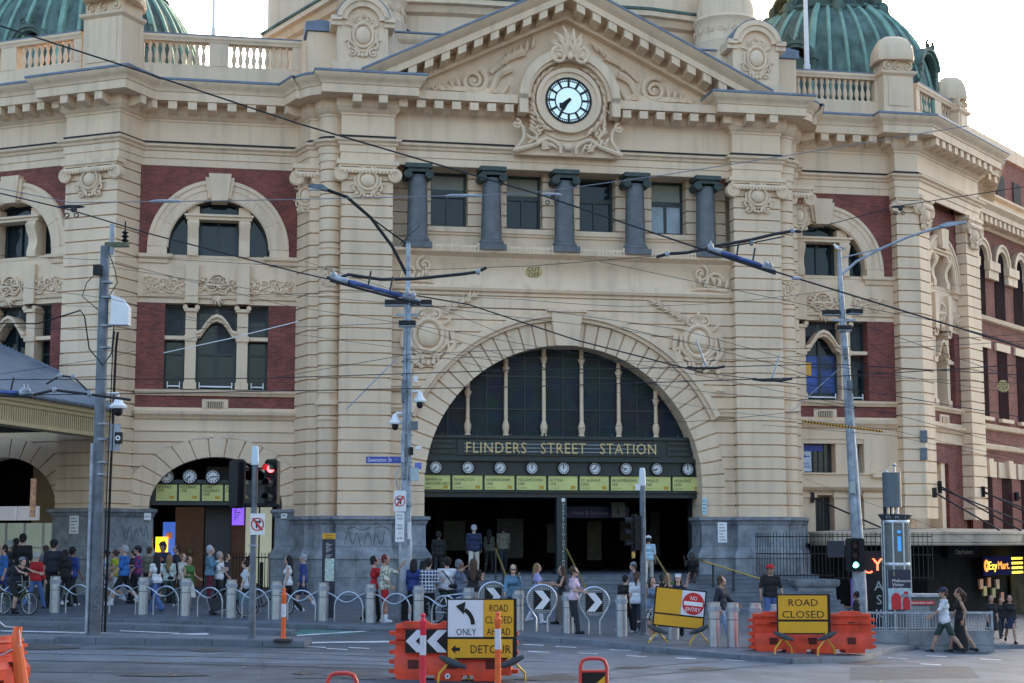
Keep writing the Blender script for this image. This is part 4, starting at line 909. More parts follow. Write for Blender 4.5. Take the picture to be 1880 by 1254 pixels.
def dome(cx, cy, z0, r, h, n, ports, nm):
    pr = [(r * math.cos(t) ** .85 * 1.0, z0 + h * math.sin(t)) for t in [R(64) * i / 14 for i in range(15)]]
    m = MB(); m.lathe(cx, cy, [(r * 1.02, z0 - 1.2), (r * 1.02, z0)] + pr, 64, sq=2.7); o = m.build(nm, COPPER, ST)
    m = MB()
    for i in range(n):
        a = 2 * math.pi * i / n; e = (abs(math.cos(a)) ** 2.7 + abs(math.sin(a)) ** 2.7) ** (-1 / 2.7)
        m.tube([(cx + (rr + .02) * e * math.cos(a), cy + (rr + .02) * e * math.sin(a), z) for rr, z in [(r, z0 - .3)] + pr], .10 if i % 5 else .17, 5)
    m.build('rib', COPPERR, o)
    m = MB(); rt = pr[-1][0]; zt = pr[-1][1]
    m.lathe(cx, cy, [(rt * 1.02, zt - .3), (rt * 1.12, zt - .1), (rt * 1.05, zt + .05), (rt * .9, zt + .15), (rt * .86, zt + .6), (rt * 1.06, zt + .7), (rt * 1.06, zt + .85), (rt * .6, zt + 1.1), (rt * .55, zt + 2)], 32, sq=4)
    for i in range(8):
        a = math.pi / 4 * i + math.pi / 8 * 0; e = (abs(math.cos(a)) ** 2.7 + abs(math.sin(a)) ** 2.7) ** (-1 / 2.7); rr = rt * 1.06 * e; m.ell((cx + rr * math.cos(a), cy + rr * math.sin(a), zt + .35), (.26, .26, .34), 8, 5); m.ell((cx + rr * math.cos(a) * 1.12, cy + rr * math.sin(a) * 1.12, zt - .15), (.28, .28, .36), 8, 5); m.ell((cx + rr * math.cos(a) * 1.2, cy + rr * math.sin(a) * 1.2, zt - .6), (.18, .18, .3), 8, 5)
    m.build('lantern_base', COPPER, o)
    for a in ports:
        e = (abs(math.cos(a)) ** 2.7 + abs(math.sin(a)) ** 2.7) ** (-1 / 2.7); f = Frame(cx + r * e * .93 * math.cos(a), cy + r * e * .93 * math.sin(a), a + math.pi / 2); m = MB(f); zz = z0 + h * .36
        m.ring(0, zz, -.9, .28, .62, .84, -20, 200, 24); m.ring(0, zz, -.9, .36, .76, .92, 0, 180, 24)
        for g in (-1, 1): m.box(g * .75 - .14, g * .75 + .14, -.9, .25, zz - .9, zz); m.scroll(g * .85, zz - .7, .2, .22, 1.3, g, 90, .08)
        m.scroll(-.2, zz + .98, .3, .2, 1.3, 1, 90, .08); m.scroll(.2, zz + .98, .3, .2, 1.3, -1, 90, .08); m.build('dormer', COPPER, o)
        MB(f).disc(0, zz - .05, -.9, -.05, .66, 24, .8).build('dormer_window', DARK, o)
    return o
x, y, _ = FM(14.3, -8.6, 0); dome(x, y, 20.6, 4.6, 5.8, 36, (R(-118), R(-40)), 'dome')
x, y, _ = at(150, 600, 72.5); dome(x, y, 20.9, 5.45, 7.6, 40, (R(-104), R(-52)), 'dome')
# flag poles
for px, py0, py1, Y, r, lb in ((1482, -60, 140, 66, .12, 'white flagpole standing on the parapet before the right dome'), (391, -60, 72, 68, .07, 'thin white flagpole above the left balustrade')):
    a, c = at(px, py1, Y), at(px, py0, Y); p = MB(); p.cyl(0, 0, 0, c.z - a.z, r, 10, r * .6); p.cyl(0, 0, 0, .5, r * 1.25, 10); o = p.build('flagpole', WHITE, None); o.location = (a.x, a.y, a.z); tag(o, lb, 'flagpole')
# ------------------------------------------------------------------ ground
def road_mat():
    m = mat('asphalt', (.070, .085, .106), .8, .34, 1.3, .6, 45, detail=12); return m
ASPH = road_mat()
PAVE = brick('bluestone_paving', (.086, .11, .142), (.076, .096, .125), (.055, .065, .08), 1.0, .5, .008, .6, .3, .25)
CONC = mat('track_concrete', (.115, .138, .168), .8, .3, 1.1, .5, 45, detail=12)
KERB = brick('kerb_stone', (.13, .15, .18), (.11, .13, .155), (.04, .045, .05), 1.2, .6, .012, .7, .3, .3)
PAINT = mat('road_paint', (.55, .58, .62), .7, .45, 2.2, .1, 40)
def grid(xs, yf, yb, n, off, nm, mt, parent=None):
    m = MB(); k = len(xs)
    for i, x in enumerate(xs):
        a, c = yf(x), yb(x)
        for j in range(n + 1):
            y = a + (c - a) * j / n; m.v.append((x, y, gz(x, y) + off))
    m.f = [(i * (n + 1) + j, (i + 1) * (n + 1) + j, (i + 1) * (n + 1) + j + 1, i * (n + 1) + j + 1) for i in range(k - 1) for j in range(n)]; m.m = [0] * len(m.f)
    return m.build(nm, mt, parent)
def sheet(pxs, off, nm, mt, drop=ROADDROP, step=1.0):
    """flat marking whose outline is given on the ground; four corners, subdivided to follow the slope"""
    P = [ground(x, y, drop) for x, y in pxs]; L = max((P[1] - P[0]).length, (P[2] - P[3]).length); W_ = max((P[3] - P[0]).length, (P[2] - P[1]).length)
    a, c = max(1, int(L / step)), max(1, int(W_ / step)); m = MB()
    for i in range(a + 1):
        for j in range(c + 1):
            s, t = i / a, j / c; p = (P[0] * (1 - s) + P[1] * s) * (1 - t) + (P[3] * (1 - s) + P[2] * s) * t
            m.v.append((p.x, p.y, gz(p.x, p.y) - drop + off))
    m.f = [(i * (c + 1) + j, (i + 1) * (c + 1) + j, (i + 1) * (c + 1) + j + 1, i * (c + 1) + j + 1) for i in range(a) for j in range(c)]; m.m = [0] * len(m.f)
    return m
xs = [-90 + i * 1.0 for i in range(211)]
kind(grid(xs, lambda x: -40, lambda x: 160, 200, -ROADDROP, 'road', ASPH), 'structure')
FRONT = [ground(px, py) for px, py in ((-120, 1129), (200, 1136), (400, 1141), (640, 1149), (800, 1157), (960, 1167), (1100, 1176), (1180, 1186), (1290, 1196), (1450, 1209), (1580, 1206), (1640, 1189), (1700, 1181), (1990, 1186))]
FRONT = [Vector((-60, FRONT[0].y + 1, 0))] + FRONT + [Vector((60, FRONT[-1].y + 3, 0))]
def front(x):
    for a, c in zip(FRONT[:-1], FRONT[1:]):
        if a.x <= x <= c.x: return a.y + (c.y - a.y) * (x - a.x) / (c.x - a.x)
    return FRONT[0].y if x < FRONT[0].x else FRONT[-1].y
px_ = [-60 + i * .5 for i in range(241)]
kind(grid(px_, lambda x: front(x) + .3, lambda x: 90., 40, 0, 'footpath', PAVE), 'structure')
def kerb(pts, wd, h, nm='kerb', base=-ROADDROP):
    m = MB(); k = 0
    for i, (x, y) in enumerate(pts):
        z = gz(x, y) + base
        m.v += [(x, y, z - .1), (x, y + .01, z + h - .02), (x, y + .03, z + h), (x, y + wd, z + h), (x, y + wd, z - .1)]
    m.f = [(i * 5 + j, (i + 1) * 5 + j, (i + 1) * 5 + j + 1, i * 5 + j + 1) for i in range(len(pts) - 1) for j in range(4)] + [(0, 1, 2, 3, 4), tuple((len(pts) - 1) * 5 + j for j in (4, 3, 2, 1, 0))]
    m.m = [0] * len(m.f); return kind(m.build(nm, KERB), 'structure')
kerb([(x, front(x)) for x in px_], .30, ROADDROP + .003)
def pline(pxs, step=.5, drop=ROADDROP):
    P = [ground(x, y, drop) for x, y in pxs]; out = []
    for a, c in zip(P[:-1], P[1:]):
        n = max(1, int((c - a).length / step)); out += [a + (c - a) * i / n for i in range(n)]
    return [(p.x, p.y) for p in out + [P[-1]]]
kerb(pline([(-120, 1146), (200, 1153), (400, 1160), (535, 1167)]), .8, .12, 'separator')
isl = pline([(100, 1181), (300, 1184), (558, 1190)])
kerb(isl, 1.5, .16, 'traffic_island'); kerb(pline([(-120, 1176), (99, 1181)]), 1.6, .1, 'traffic_island')
kind(sheet([(535, 1166), (620, 1166), (730, 1156), (560, 1152)], .004, 'bike_lane', None).build('bike_lane', mat('green_lane', (.045, .15, .14), .8, .3, 2)), 'structure')
m = MB()
def mark(*pxs, off=.012):
    q = sheet(list(pxs), off, '', None); m.f += [tuple(c + len(m.v) for c in t) for t in q.f]; m.v += q.v; m.m += q.m
mark((0, 1158), (560, 1175), (560, 1177), (0, 1160)); mark((545, 1166.5), (735, 1154), (735, 1156), (545, 1168.5)); mark((545, 1180), (742, 1177), (742, 1180), (545, 1182))
mark((300, 1165), (380, 1163), (385, 1167), (305, 1168)); mark((220, 1158), (330, 1163), (330, 1164.5), (220, 1159.5))
for x, y in ((560, 1187), (600, 1191), (640, 1189), (960, 1183), (1020, 1187), (970, 1196), (1060, 1199), (1120, 1193), (1150, 1204), (1200, 1197), (1240, 1208), (1290, 1201), (1330, 1212), (1380, 1205), (1420, 1216), (1480, 1209), (1560, 1214), (1630, 1208), (1690, 1219), (1700, 1204), (1800, 1210)):
    mark((x, y), (x + 38, y + 2), (x + 38, y + 3.2), (x, y + 1.2))
kind(m.build('road_marking', PAINT), 'structure')
kind(sheet([(60, 1194), (760, 1200), (900, 1226), (-60, 1214)], .004, '', None).build('track_slab', CONC), 'structure')
kind(sheet([(765, 1199), (1990, 1192), (1990, 1300), (1010, 1256)], .004, '', None).build('track_slab', CONC), 'structure')
RAILM = mat('tram_rail', (.03, .032, .035), .5, .2, 5)
for pxs in ([(200, 1190), (640, 1204), (1000, 1216)], [(0, 1212), (400, 1221), (760, 1230), (930, 1236)], [(-20, 1199), (300, 1205), (700, 1215), (930, 1222)], [(860, 1254), (1100, 1232), (1400, 1208), (1700, 1199), (1960, 1195)], [(960, 1262), (1200, 1239), (1500, 1216), (1800, 1206), (1990, 1203)]):
    P = pline(pxs); m = MB()
    for i, (x, y) in enumerate(P): m.v += [(x, y - .045, gz(x, y) - ROADDROP + .009), (x, y + .045, gz(x, y) - ROADDROP + .009)]
    m.f = [(2 * i, 2 * i + 2, 2 * i + 3, 2 * i + 1) for i in range(len(P) - 1)]; m.m = [0] * len(m.f); kind(m.build('tram_rail', RAILM), 'structure')
m = MB()
for pxs in ([(60, 1222), (330, 1228), (330, 1238), (40, 1234)], [(560, 1226), (700, 1229), (690, 1248), (540, 1246)], [(1180, 1196), (1330, 1194), (1320, 1202), (1170, 1205)], [(1560, 1226), (1780, 1224), (1800, 1246), (1560, 1250)], [(250, 1166), (420, 1172), (420, 1175), (250, 1170)]):
    q = sheet(pxs, .008, '', None); m.f += [tuple(c + len(m.v) for c in t) for t in q.f]; m.v += q.v; m.m += q.m
kind(m.build('road_patch', mat('patch_asphalt', (.052, .066, .086), .8, .35, 1.6, .6, 45, detail=12)), 'structure')
m = MB(); rc = random.Random(11)
for x0, y0 in ((120, 1200), (480, 1232), (760, 1190), (1060, 1206), (1330, 1232), (1540, 1204), (1700, 1236), (980, 1240)):
    x, y = x0, y0; dx, dy = rc.uniform(-1, 1), rc.uniform(-.25, .25)
    for i in range(16):
        x2, y2 = x + dx * 9 + rc.uniform(-4, 4), y + dy * 9 + rc.uniform(-.7, .7); a, c = ground(x, y, ROADDROP), ground(x2, y2, ROADDROP); m.add([(a.x, a.y, a.z + .016), (c.x, c.y, c.z + .016), (c.x + .012, c.y + .02, c.z + .016), (a.x + .012, a.y + .02, a.z + .016)], [(0, 1, 2, 3)]); x, y = x2, y2
kind(m.build('road_crack', mat('crack_dark', (.02, .024, .03), .9, .1, 5)), 'structure')
rnd = random.Random(3)
m = MB()
for i in range(70):
    p = ground(rnd.uniform(0, 1880), rnd.uniform(1192, 1254), ROADDROP); s_ = rnd.uniform(.015, .04); a = rnd.uniform(0, 6)
    m.add([(p.x + s_ * math.cos(a + q), p.y + s_ * math.sin(a + q), p.z + .014 + (.012 if q > 3 else 0)) for q in (0, 1.7, 3.2, 4.6)], [(0, 1, 2, 3)])
kind(m.build('leaf_litter', mat('dry_leaf', (.35, .27, .10), .8, .3, 30)), 'stuff')
m = MB()
for x0, y0, w_, h_ in ((80, 1189, 60, 4), (380, 1195, 26, 3), (640, 1239, 40, 6), (1020, 1246, 70, 5), (1290, 1229, 40, 3), (560, 1236, 22, 4), (1160, 1226, 30, 2), (1590, 1218, 46, 3), (300, 1240, 80, 3)):
    p = [ground(x0 + w_ * math.cos(a) * (1 + .25 * math.sin(3 * a)), y0 + h_ * math.sin(a) * (1 + .2 * math.cos(4 * a)), ROADDROP) for a in [i * 2 * math.pi / 18 for i in range(18)]]
    m.add([(q.x, q.y, q.z + .015) for q in p], [tuple(range(18))])
kind(m.build('road_stain', mat('oil_stain', (.045, .048, .052), .6, .4, 3)), 'structure')

# ------------------------------------------------------------------ steps, landing, rails, fence at the entrance
st = thing('entrance_steps', 'broad bluestone steps rising to the dark arched station entrance', 'steps', FM(2, 2, 0))
STEP = mat('step_stone', (.14, .16, .19), .6, .3, 1.5, .2, 30)
m = MB(FM); prof = [(-16, -1.5), (-16, 1.16), (.9, 1.16)]
z = 1.16; v = .9
for i in range(13): prof += [(v, z - .02), (v - .02, z - .03), (v - .02, z - .145), (v + .33, z - .145)]; z -= .145; v += .33
prof += [(v, -1.5)]
m.prism(prof, -5.15, 9.6, 'vz'); m.build('steps', STEP, st)
def handrail(u, v0, v1, lb, wall=False):
    p = FM(u, v0, 1.16); t = thing('handrail', lb, 'handrail', p, YAW, 'brass handrails on the entrance steps')
    n = 3 if v1 - v0 > 1.2 else 2; sl = -.145 / .33
    m = MB(); pts = [(0, .25, .95), (0, -(.0), .95), (0, -(v1 - v0), .95 + sl * (v1 - v0))]; m.tube(pts, .032, 8); m.build('rail', BRASS, t, world=False)
    for i in range(n):
        d = (v1 - v0) * i / (n - 1); m = MB(); m.tube([(0, -d, sl * d - .3), (0, -d, sl * d + .9)], .03, 8); m.build('post', GREEN, t, world=False)
for px, lb in ((910, 'brass handrail on the steps left of the green entrance post'), (1040, 'brass handrail starting right beside the green entrance post'), (1196, 'brass handrail behind the traffic light pole near the seated person')):
    handrail(FM.q(px, 1010, .9)[0], .9, 3.9, lb)
u = 6.3
t = thing('handrail', 'long brass handrail along the bluestone base right of the entrance', 'handrail', FM(u, 1.6, 0), YAW, 'brass handrails on the entrance steps')
a_, b_, c_ = [FM.q(x, y, v) for x, y, v in ((1281, 1026, 1.0), (1293, 1031, 1.6), (1400, 1064, 2.3))]
m = MB(); A = [(a_[0] - u, .6, a_[1]), (b_[0] - u, 0, b_[1]), (c_[0] - u, -.7, c_[1])]; m.tube(A, .035, 8); m.build('rail', BRASS, t, world=False)
for f_ in (.15, .5, .97):
    q = [A[1][i] + (A[2][i] - A[1][i]) * f_ for i in range(3)]; m = MB(); m.tube([(q[0], q[1], -.7), tuple(q)], .04, 8); m.build('post', GREEN, t, world=False)
m = MB(FM); x0, x1 = 8.3, 9.75; m.box(x0, x1, 1.0, 2.1, -1.2, .78); m.sweep([(x0, 1.0), (x0, 2.1), (x1, 2.1), (x1, 1.0)], [(0, .70), (.08, .76), (.12, .84), (.12, .98), (0, 1.02)]); m.box(x0, x1, 1.0, 2.1, .95, 1.0)
tag(m.build('stone_pedestal', BLUE), 'bluestone pedestal block under the iron fence behind the man in a red cap', 'pedestal')
fe = thing('iron_fence', 'black iron bar fence with spikes round the basement stair at the right pier', 'fence', FM(9, 1.2, 0))
def bars(P, n, z0, z1, bow=0.):
    m = MB(FM)
    for i in range(n):
        a = i / (n - 1) * (len(P) - 1); k = min(int(a), len(P) - 2); f_ = a - k; uu = P[k][0] + (P[k + 1][0] - P[k][0]) * f_; vv = P[k][1] + (P[k + 1][1] - P[k][1]) * f_
        m.tube([(uu, vv, z0), (uu, vv, z0 + .25), (uu, vv - 0, z1)], .013, 5); m.tube([(uu, vv, z1), (uu, vv, z1 + .12)], [.02, .002], 5)
    for z in (z0 + .1, z1 - .06, (z0 + z1) / 2 + .1):
        m.tube([(p[0], p[1], z) for p in P], .02, 5)
    return m
bars([(7.35, .3), (7.45, 1.6), (8.4, 2.05), (9.7, 2.05)], 28, 1.05, 2.62).build('bar_panel', BLACK, fe); bars([(9.7, 2.05), (13.6, 2.05)], 22, .95, 2.62).build('bar_panel', BLACK, fe)

# ------------------------------------------------------------------ canopies and shops
ca = thing('street_canopy', 'long cream shop canopy hung on rods along the right side of the station', 'canopy', FM(16, 1, 0))
CAN = [(10.25, -1.6), (10.4, .5), (15.4, .62), (16.9, .5)] + [sd_(t, 2.9) for t in (1.5, 20, 42)]
m = MB(FM); m.sweep(CAN, [(-3, 2.22), (-.05, 2.22), (0, 2.26), (0, 2.34), (.05, 2.36), (.05, 2.62), (.1, 2.66), (.1, 2.74), (-.1, 2.76), (-3, 2.9)], cap=False)
for i in range(10):
    x, y = sd_(2.5 + i * 2.6, 2.97)
    f = FM.sub(x, y, math.atan2(.675, .737)); g = MB(f); g.ring(0, 2.49, -.02, .04, .08, .13, n=16); g.ring(0, 2.49, -.02, .04, .0, .05, n=10); g.box(-.2, .2, -.02, .01, 2.36, 2.40)
    m.f += [tuple(c + len(m.v) for c in k) for k in g.f]; m.v += g.v; m.m += g.m
m.build('canopy_roof', mat('canopy_paint', (.50, .40, .30), .7, .15, 1, streak=.4), ca)
for (u0, v0, z0), (u1, v1) in (((10.6, -2.2, 4.1), (12.6, .3)), ((15.5, -1.6, 4.3), (17.3, .2)), ((*sd_(1.2, .05), 4.6), sd_(3.8, 2.4)), ((*sd_(1.2, .05), 4.5), sd_(6.4, 2.5)), ((*sd_(6.0, .05), 4.5), sd_(9.0, 2.5)), ((*sd_(6.0, .05), 4.45), sd_(11.5, 2.6)), ((*sd_(12, -.6), 4.4), sd_(15, 2.4))):
    m = MB(FM); m.tube([(u0, v0, z0), (u1, v1, 2.8)], .035, 6); m.box(u0 - .06, u0 + .06, v0 - .1, v0 + .08, z0 - .2, z0 + .2); m.build('tie_rod', BLACK, ca)
m = MB(FM); m.box(12.17, 12.3, -2.2, -2.1, 2.6, 4.6); m.build('downpipe', GREEN, ca)
sh = thing('shop_row', 'dark shopfronts below the cream canopy on the right', 'shop', FM(16, -1, 0))
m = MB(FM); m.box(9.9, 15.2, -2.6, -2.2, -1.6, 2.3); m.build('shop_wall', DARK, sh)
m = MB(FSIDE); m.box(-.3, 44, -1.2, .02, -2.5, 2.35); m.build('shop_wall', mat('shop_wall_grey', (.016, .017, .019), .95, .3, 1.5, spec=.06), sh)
def shop_sign(fr, u0, u1, v, z0, z1, m_, body, size, tm, zt, par=None, wd=None, nm='shop_sign'):
    o = MB(fr).box(u0, u1, v - .08, v, z0, z1).build(nm, m_, par or sh)
    if body: text('lettering', body, size, plane_m(fr, (u0 + u1) / 2, v + .012, zt), tm, o, .02, width=wd)
    return o
NAVY = mat('navy_board', (.012, .016, .03), .9, .1, 3, spec=.08); LITY = mat('lit_yellow', (.8, .6, .05), .4, .1, 3, emit=(1, .72, .05), estr=.4); LITO = mat('lit_orange', (.7, .25, .02), .4, .1, 3, emit=(1, .33, .03), estr=.3)
NEON = mat('neon_red', (.8, .05, .02), .4, 0, emit=(1, .07, .03), estr=2.2); DIMG = mat('dim_grey', (.12, .13, .15), .5, 0)
FSH = FSIDE.sub(0, .1, 0)
shop_sign(FSH, 1.2, 4.6, .2, 1.72, 2.2, NAVY, 'CityHatters', .27, DIMG, 1.86, wd=1.9)
ez = shop_sign(FSH, 4.3, 7.6, .5, .95, 1.75, mat('sign_dark_blue', (.012, .016, .10), .9, .1, 3, spec=.08), None, 0, None, 0)
text('lettering', 'Ezy', .48, plane_m(FSH, 5.3, .515, 1.2), LITY, ez, .02, width=.95); text('lettering', 'Mart.', .48, plane_m(FSH, 6.6, .515, 1.2), LITO, ez, .02, width=1.35)
m = MB(FSH); m.ring(4.58, 1.36, .5, .53, .1, .25, n=20); m.build('round_emblem', LITO, ez)
m = MB(FSH)
for i in range(4): m.box(7.62, 9.0, .42, .5, .98 + i * .2, 1.08 + i * .2)
m.build('striped_board', LITY, ez)
shop_sign(FSH, 11.0, 15.5, 1.0, 1.45, 2.2, mat('sign_royal', (.012, .016, .12), .9, .1, 3, spec=.08), 'Ezy Mart', .42, mat('dim_orange', (.16, .06, .01), .5, 0), 1.6, wd=2.6)
q = shop_sign(FSH, 12.9, 15.2, 1.02, .98, 1.32, NAVY, 'YES WE OPEN', .26, LITY, 1.05, wd=2.1)
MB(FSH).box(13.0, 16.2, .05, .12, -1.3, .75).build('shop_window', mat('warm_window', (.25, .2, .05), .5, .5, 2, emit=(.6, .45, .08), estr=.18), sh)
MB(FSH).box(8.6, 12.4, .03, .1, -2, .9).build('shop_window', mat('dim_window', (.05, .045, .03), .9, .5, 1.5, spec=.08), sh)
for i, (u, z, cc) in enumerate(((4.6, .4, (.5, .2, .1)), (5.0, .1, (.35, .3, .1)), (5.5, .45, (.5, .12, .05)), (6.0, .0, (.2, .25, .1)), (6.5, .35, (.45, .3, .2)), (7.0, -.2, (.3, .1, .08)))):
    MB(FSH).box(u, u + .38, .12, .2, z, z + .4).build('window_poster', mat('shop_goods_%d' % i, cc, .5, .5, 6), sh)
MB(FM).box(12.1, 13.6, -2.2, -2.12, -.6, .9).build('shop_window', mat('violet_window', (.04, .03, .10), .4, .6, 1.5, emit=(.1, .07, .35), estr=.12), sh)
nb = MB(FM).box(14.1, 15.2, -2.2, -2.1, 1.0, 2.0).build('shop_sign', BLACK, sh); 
# bakery and snack signs
def face_sign(px, py, Y, w_, h_, nm, m_, par=None):
    p = at(px, py, Y); return p
p = at(1611, 1037, 58.5); y_ = thing('neon_sign', 'red neon letter Y glowing under the canopy left of the information column', 'neon sign', tuple(p))
text('letter', 'Y', .62, local_m(0, 0, -.2), NEON, y_, .04, world=False); MB().box(-.5, .6, .03, .06, -.45, .5).build('backing', BLACK, y_, world=False)
m = MB(); m.tube([(-.42, -.02, -.24), (-.32, -.02, -.3), (-.2, -.02, -.24)], .03, 6); m.build('swash', NEON, y_, world=False)
p = at(1614, 1100, 51.5); t = thing('blade_sign', 'tall black sign with white letters standing behind the orange barrier', 'sign', (p.x, p.y, gz(p.x, p.y)))
MB().box(-.36, .36, 0, .08, .0, 1.75).build('board', BLACK, t, world=False)
for i, ch in enumerate('ASK'): text('letter', ch, .42, local_m(0, -.01, 1.22 - i * .44), mat('letter_pale', (.4, .42, .45), .5, 0), t, .01, world=False)
# red brick building behind the side wing
fb = thing('brick_building', 'distant red brick building above the side wing at the right edge', 'building', FSIDE(30, -12, 0))
m = MB(FSIDE); m.box(19, 34, -22, -5, 10, 23.9); m.build('wall', BRICK, fb); m = MB(FSIDE); m.sweep([(19, -22), (19, -5), (34, -5)], [(0, 23.2), (.15, 23.25), (.15, 24.0), (-.5, 24.1)]); m.build('parapet', CREAM, fb)
for i in range(5):
    g = MB(FSIDE).box(20.5 + i * 2.6, 21.7 + i * 2.6, -5.02, -4.94, 19.6, 22.2).build('window', mat('matte_pane', (.03, .04, .045), .7, .3, 2, spec=.1), fb); MB(FSIDE).box(20.3 + i * 2.6, 21.9 + i * 2.6, -5.0, -4.85, 19.4, 19.6).build('window_sill', mat('dark_sill', (.04, .035, .035)), g)
m = MB(FSIDE); m.lathe(0, 0, [(.5, 0)], 3) if False else None
x, y, _ = FSIDE(40, -9, 0); m = MB(); m.lathe(x, y, [(.9, 14), (.9, 24.5), (.5, 24.6), (.5, 25.2), (.95, 25.3), (.95, 26.6), (.6, 26.8)], 16); tag(m.build('roof_duct', mat('duct_blue', (.25, .38, .48), .4, .1, 3)), 'pale blue round roof duct at the far right edge above the brick building', 'duct')
for x0, x1, y0, y1, h, mt, lb in ((-46, -16, -44, -24, 24, (.20, .17, .14), 'unseen stone block added behind the camera on the left for window reflections'), (-12, 9, -52, -34, 15, (.30, .27, .23), 'unseen low stone block added behind the camera in the middle for window reflections'), (20, 52, -40, -20, 30, (.16, .15, .15), 'unseen tall grey block added behind the camera on the right for window reflections')):  # blocks added out of view for window reflections and a dimmer lower front
    t = thing('added_block', lb, 'building', ((x0 + x1) / 2, y1, 0)); m = MB(); m.box(x0, x1, y0, y1, -2, h); m.box(x0 - .5, x1 + .5, y0, y1 + .6, h, h + .8); m.build('wall', mat('block_stone_%d' % h, (mt[0] * .8, mt[0] * .82, mt[0] * .84), .8, .2, .5), t)
    for i in range(int((x1 - x0) / 3.6)):
        for j in range(int(h / 4)): MB().box(x0 + 1 + i * 3.6, x0 + 3 + i * 3.6, y1 - .1, y1 + .03, 1.5 + j * 4, 3.9 + j * 4).build('window', GLASS, t)
ot = thing('office_tower', 'dark glass office block far behind the left balustrade', 'building', (-42, 160, 0))
MB().box(-52, -33, 155, 175, 0, 51.5).build('facade', brick('curtain_wall', (.06, .08, .11), (.09, .12, .15), (.18, .2, .22), 2.2, 1.6, .12, .3, .3, .1), ot)
m = MB()
for i in range(8): m.box(-52.2, -33, 154.7, 154.95, 20 + i * 4, 20.4 + i * 4)
m.build('floor_band', mat('band_grey', (.3, .33, .36), .5, .1, 1), ot)
# left canopy over the side doors
lc = thing('platform_canopy', 'cream boarded canopy with grey metal roof at the left edge', 'canopy', FF(-6, 3, 0))
ca0, ca1 = at(201, 770, 57.4), at(-320, 770, 41.6); CD = math.atan2(ca0.y - ca1.y, ca0.x - ca1.x); CL = (ca0 - ca1).xy.length
FC = Frame(ca1.x, ca1.y, CD)
m = MB(FC); m.sweep([(0, 0), (CL, 0)], [(-.4, 6.02), (0, 6.02), (.05, 6.05), (.05, 6.16), (.02, 6.18), (.02, 6.66), (.07, 6.68), (.10, 6.78), (.18, 6.82), (.2, 6.92), (.26, 7.0), (-.4, 7.04)])
MB(FC).box(0, CL, -20, -.42, 6.3, 6.4).build('soffit', mat('soffit_shade', (.05, .045, .038), .9, .2, 2), lc); m.build('fascia', mat('ochre_board', (.50, .385, .21), .6, .1, 3), lc)  # soffit coloured dark in place of the shade under the canopy
m = MB(FC); nj = int(CL / .145)
for i in range(nj): m.box(i * .145, i * .145 + .022, .015, .032, 6.18, 6.66)
m.build('board_joint', mat('board_shadow', (.17, .12, .065), .8, .1, 3), lc)
R0, R1 = Vector(FC(0, .28, 7.03)), Vector(FC(CL, .28, 7.03)); rq0, rq1 = FF.q(-240, 520, .1), FF.q(128, 690, .1); R2, R3 = Vector(FF(rq1[0], .1, rq1[1])), Vector(FF(rq0[0], .1, rq0[1]))
m = MB(); m.add([tuple(x) for x in (R0, R1, R2, R3)], [(0, 1, 2, 3)])
for i in range(56):
    f_ = i / 55; m.tube([tuple(R0 + (R1 - R0) * f_ + Vector((0, 0, .02))), tuple(R3 + (R2 - R3) * f_ + Vector((0, 0, .02)))], .03, 4)
m.build('metal_roof', mat('zinc_roof', (.20, .24, .29), .45, .15, 2), lc)
m = MB(FC); m.tube([(0, .3, 7.02), (CL, .3, 7.02)], .07, 8); m.build('gutter', GALV, lc)
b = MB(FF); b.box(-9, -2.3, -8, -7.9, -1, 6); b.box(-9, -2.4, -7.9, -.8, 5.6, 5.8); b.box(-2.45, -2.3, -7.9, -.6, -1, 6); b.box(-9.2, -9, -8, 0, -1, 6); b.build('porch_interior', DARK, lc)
m = MB(FF); m.box(-9.0, -5.4, -4, -3.9, .4, 3.1); m.build('lit_window', mat('lit_green_glass', (.18, .24, .21), .4, .3, 1, emit=(.5, .62, .55), estr=.06), lc)
m = MB(FF)
for u in (-8.0, -7.1, -6.2, -5.6): m.box(u, u + .1, -3.9, -3.85, .4, 3.1)
for z in (1.2, 2.1): m.box(-9, -5.4, -3.9, -3.84, z, z + .06)
m.build('window_bar', WHITE, lc)
m = MB(FF); m.box(-8.3, -7.0, -3.3, -3.2, 3.2, 3.75); m.box(-6.9, -5.9, -3.3, -3.2, 3.2, 3.75); m.build('notice', mat('notice_glow', (.6, .63, .7), .5, .1, 3, emit=(.6, .65, .75), estr=.08), lc)
m = MB(FF); m.box(-5.75, -5.55, -2.6, -2.5, 3.3, 4.8); m.build('hanging_sign', mat('orange_white_sign', (.6, .45, .35), .5, .9, 3.5, emit=(.6, .4, .3), estr=.06), lc)

# ------------------------------------------------------------------ notices and stickers on the stone
def notice(px0, py0, px1, py1, fr, v, lb, m_=None, lines=6, nm='wall_notice'):
    u0, z1 = fr.q(px0, py0, v); u1, z0 = fr.q(px1, py1, v)
    t = thing(nm, lb, 'notice', fr((u0 + u1) / 2, v, z0)); MB(fr).box(u0, u1, v - .04, v, z0, z1).build('plate', m_ or WHITE, t)
    if lines:
        m = MB(fr)
        for i in range(lines):
            z = z1 - (z1 - z0) * (i + .8) / (lines + .6); m.box(u0 + (u1 - u0) * .15, u0 + (u1 - u0) * (.55 + .3 * ((i * 7) % 3) / 2), v, v + .006, z - .012, z + .012)
        m.build('print', INK, t)
    return t
notice(1318, 959, 1335, 996, FM, .1, 'tall white timetable notice on the bluestone right of the entrance')
notice(1289, 914, 1298, 945, FM, -.25, 'narrow pale blue notice on the arch jamb right of the entrance', mat('pale_blue_plate', (.45, .6, .65), .5, .1, 3), 4)
notice(128, 941, 143, 980, f0, .1, 'white timetable notice on the bluestone behind the left grey pole')
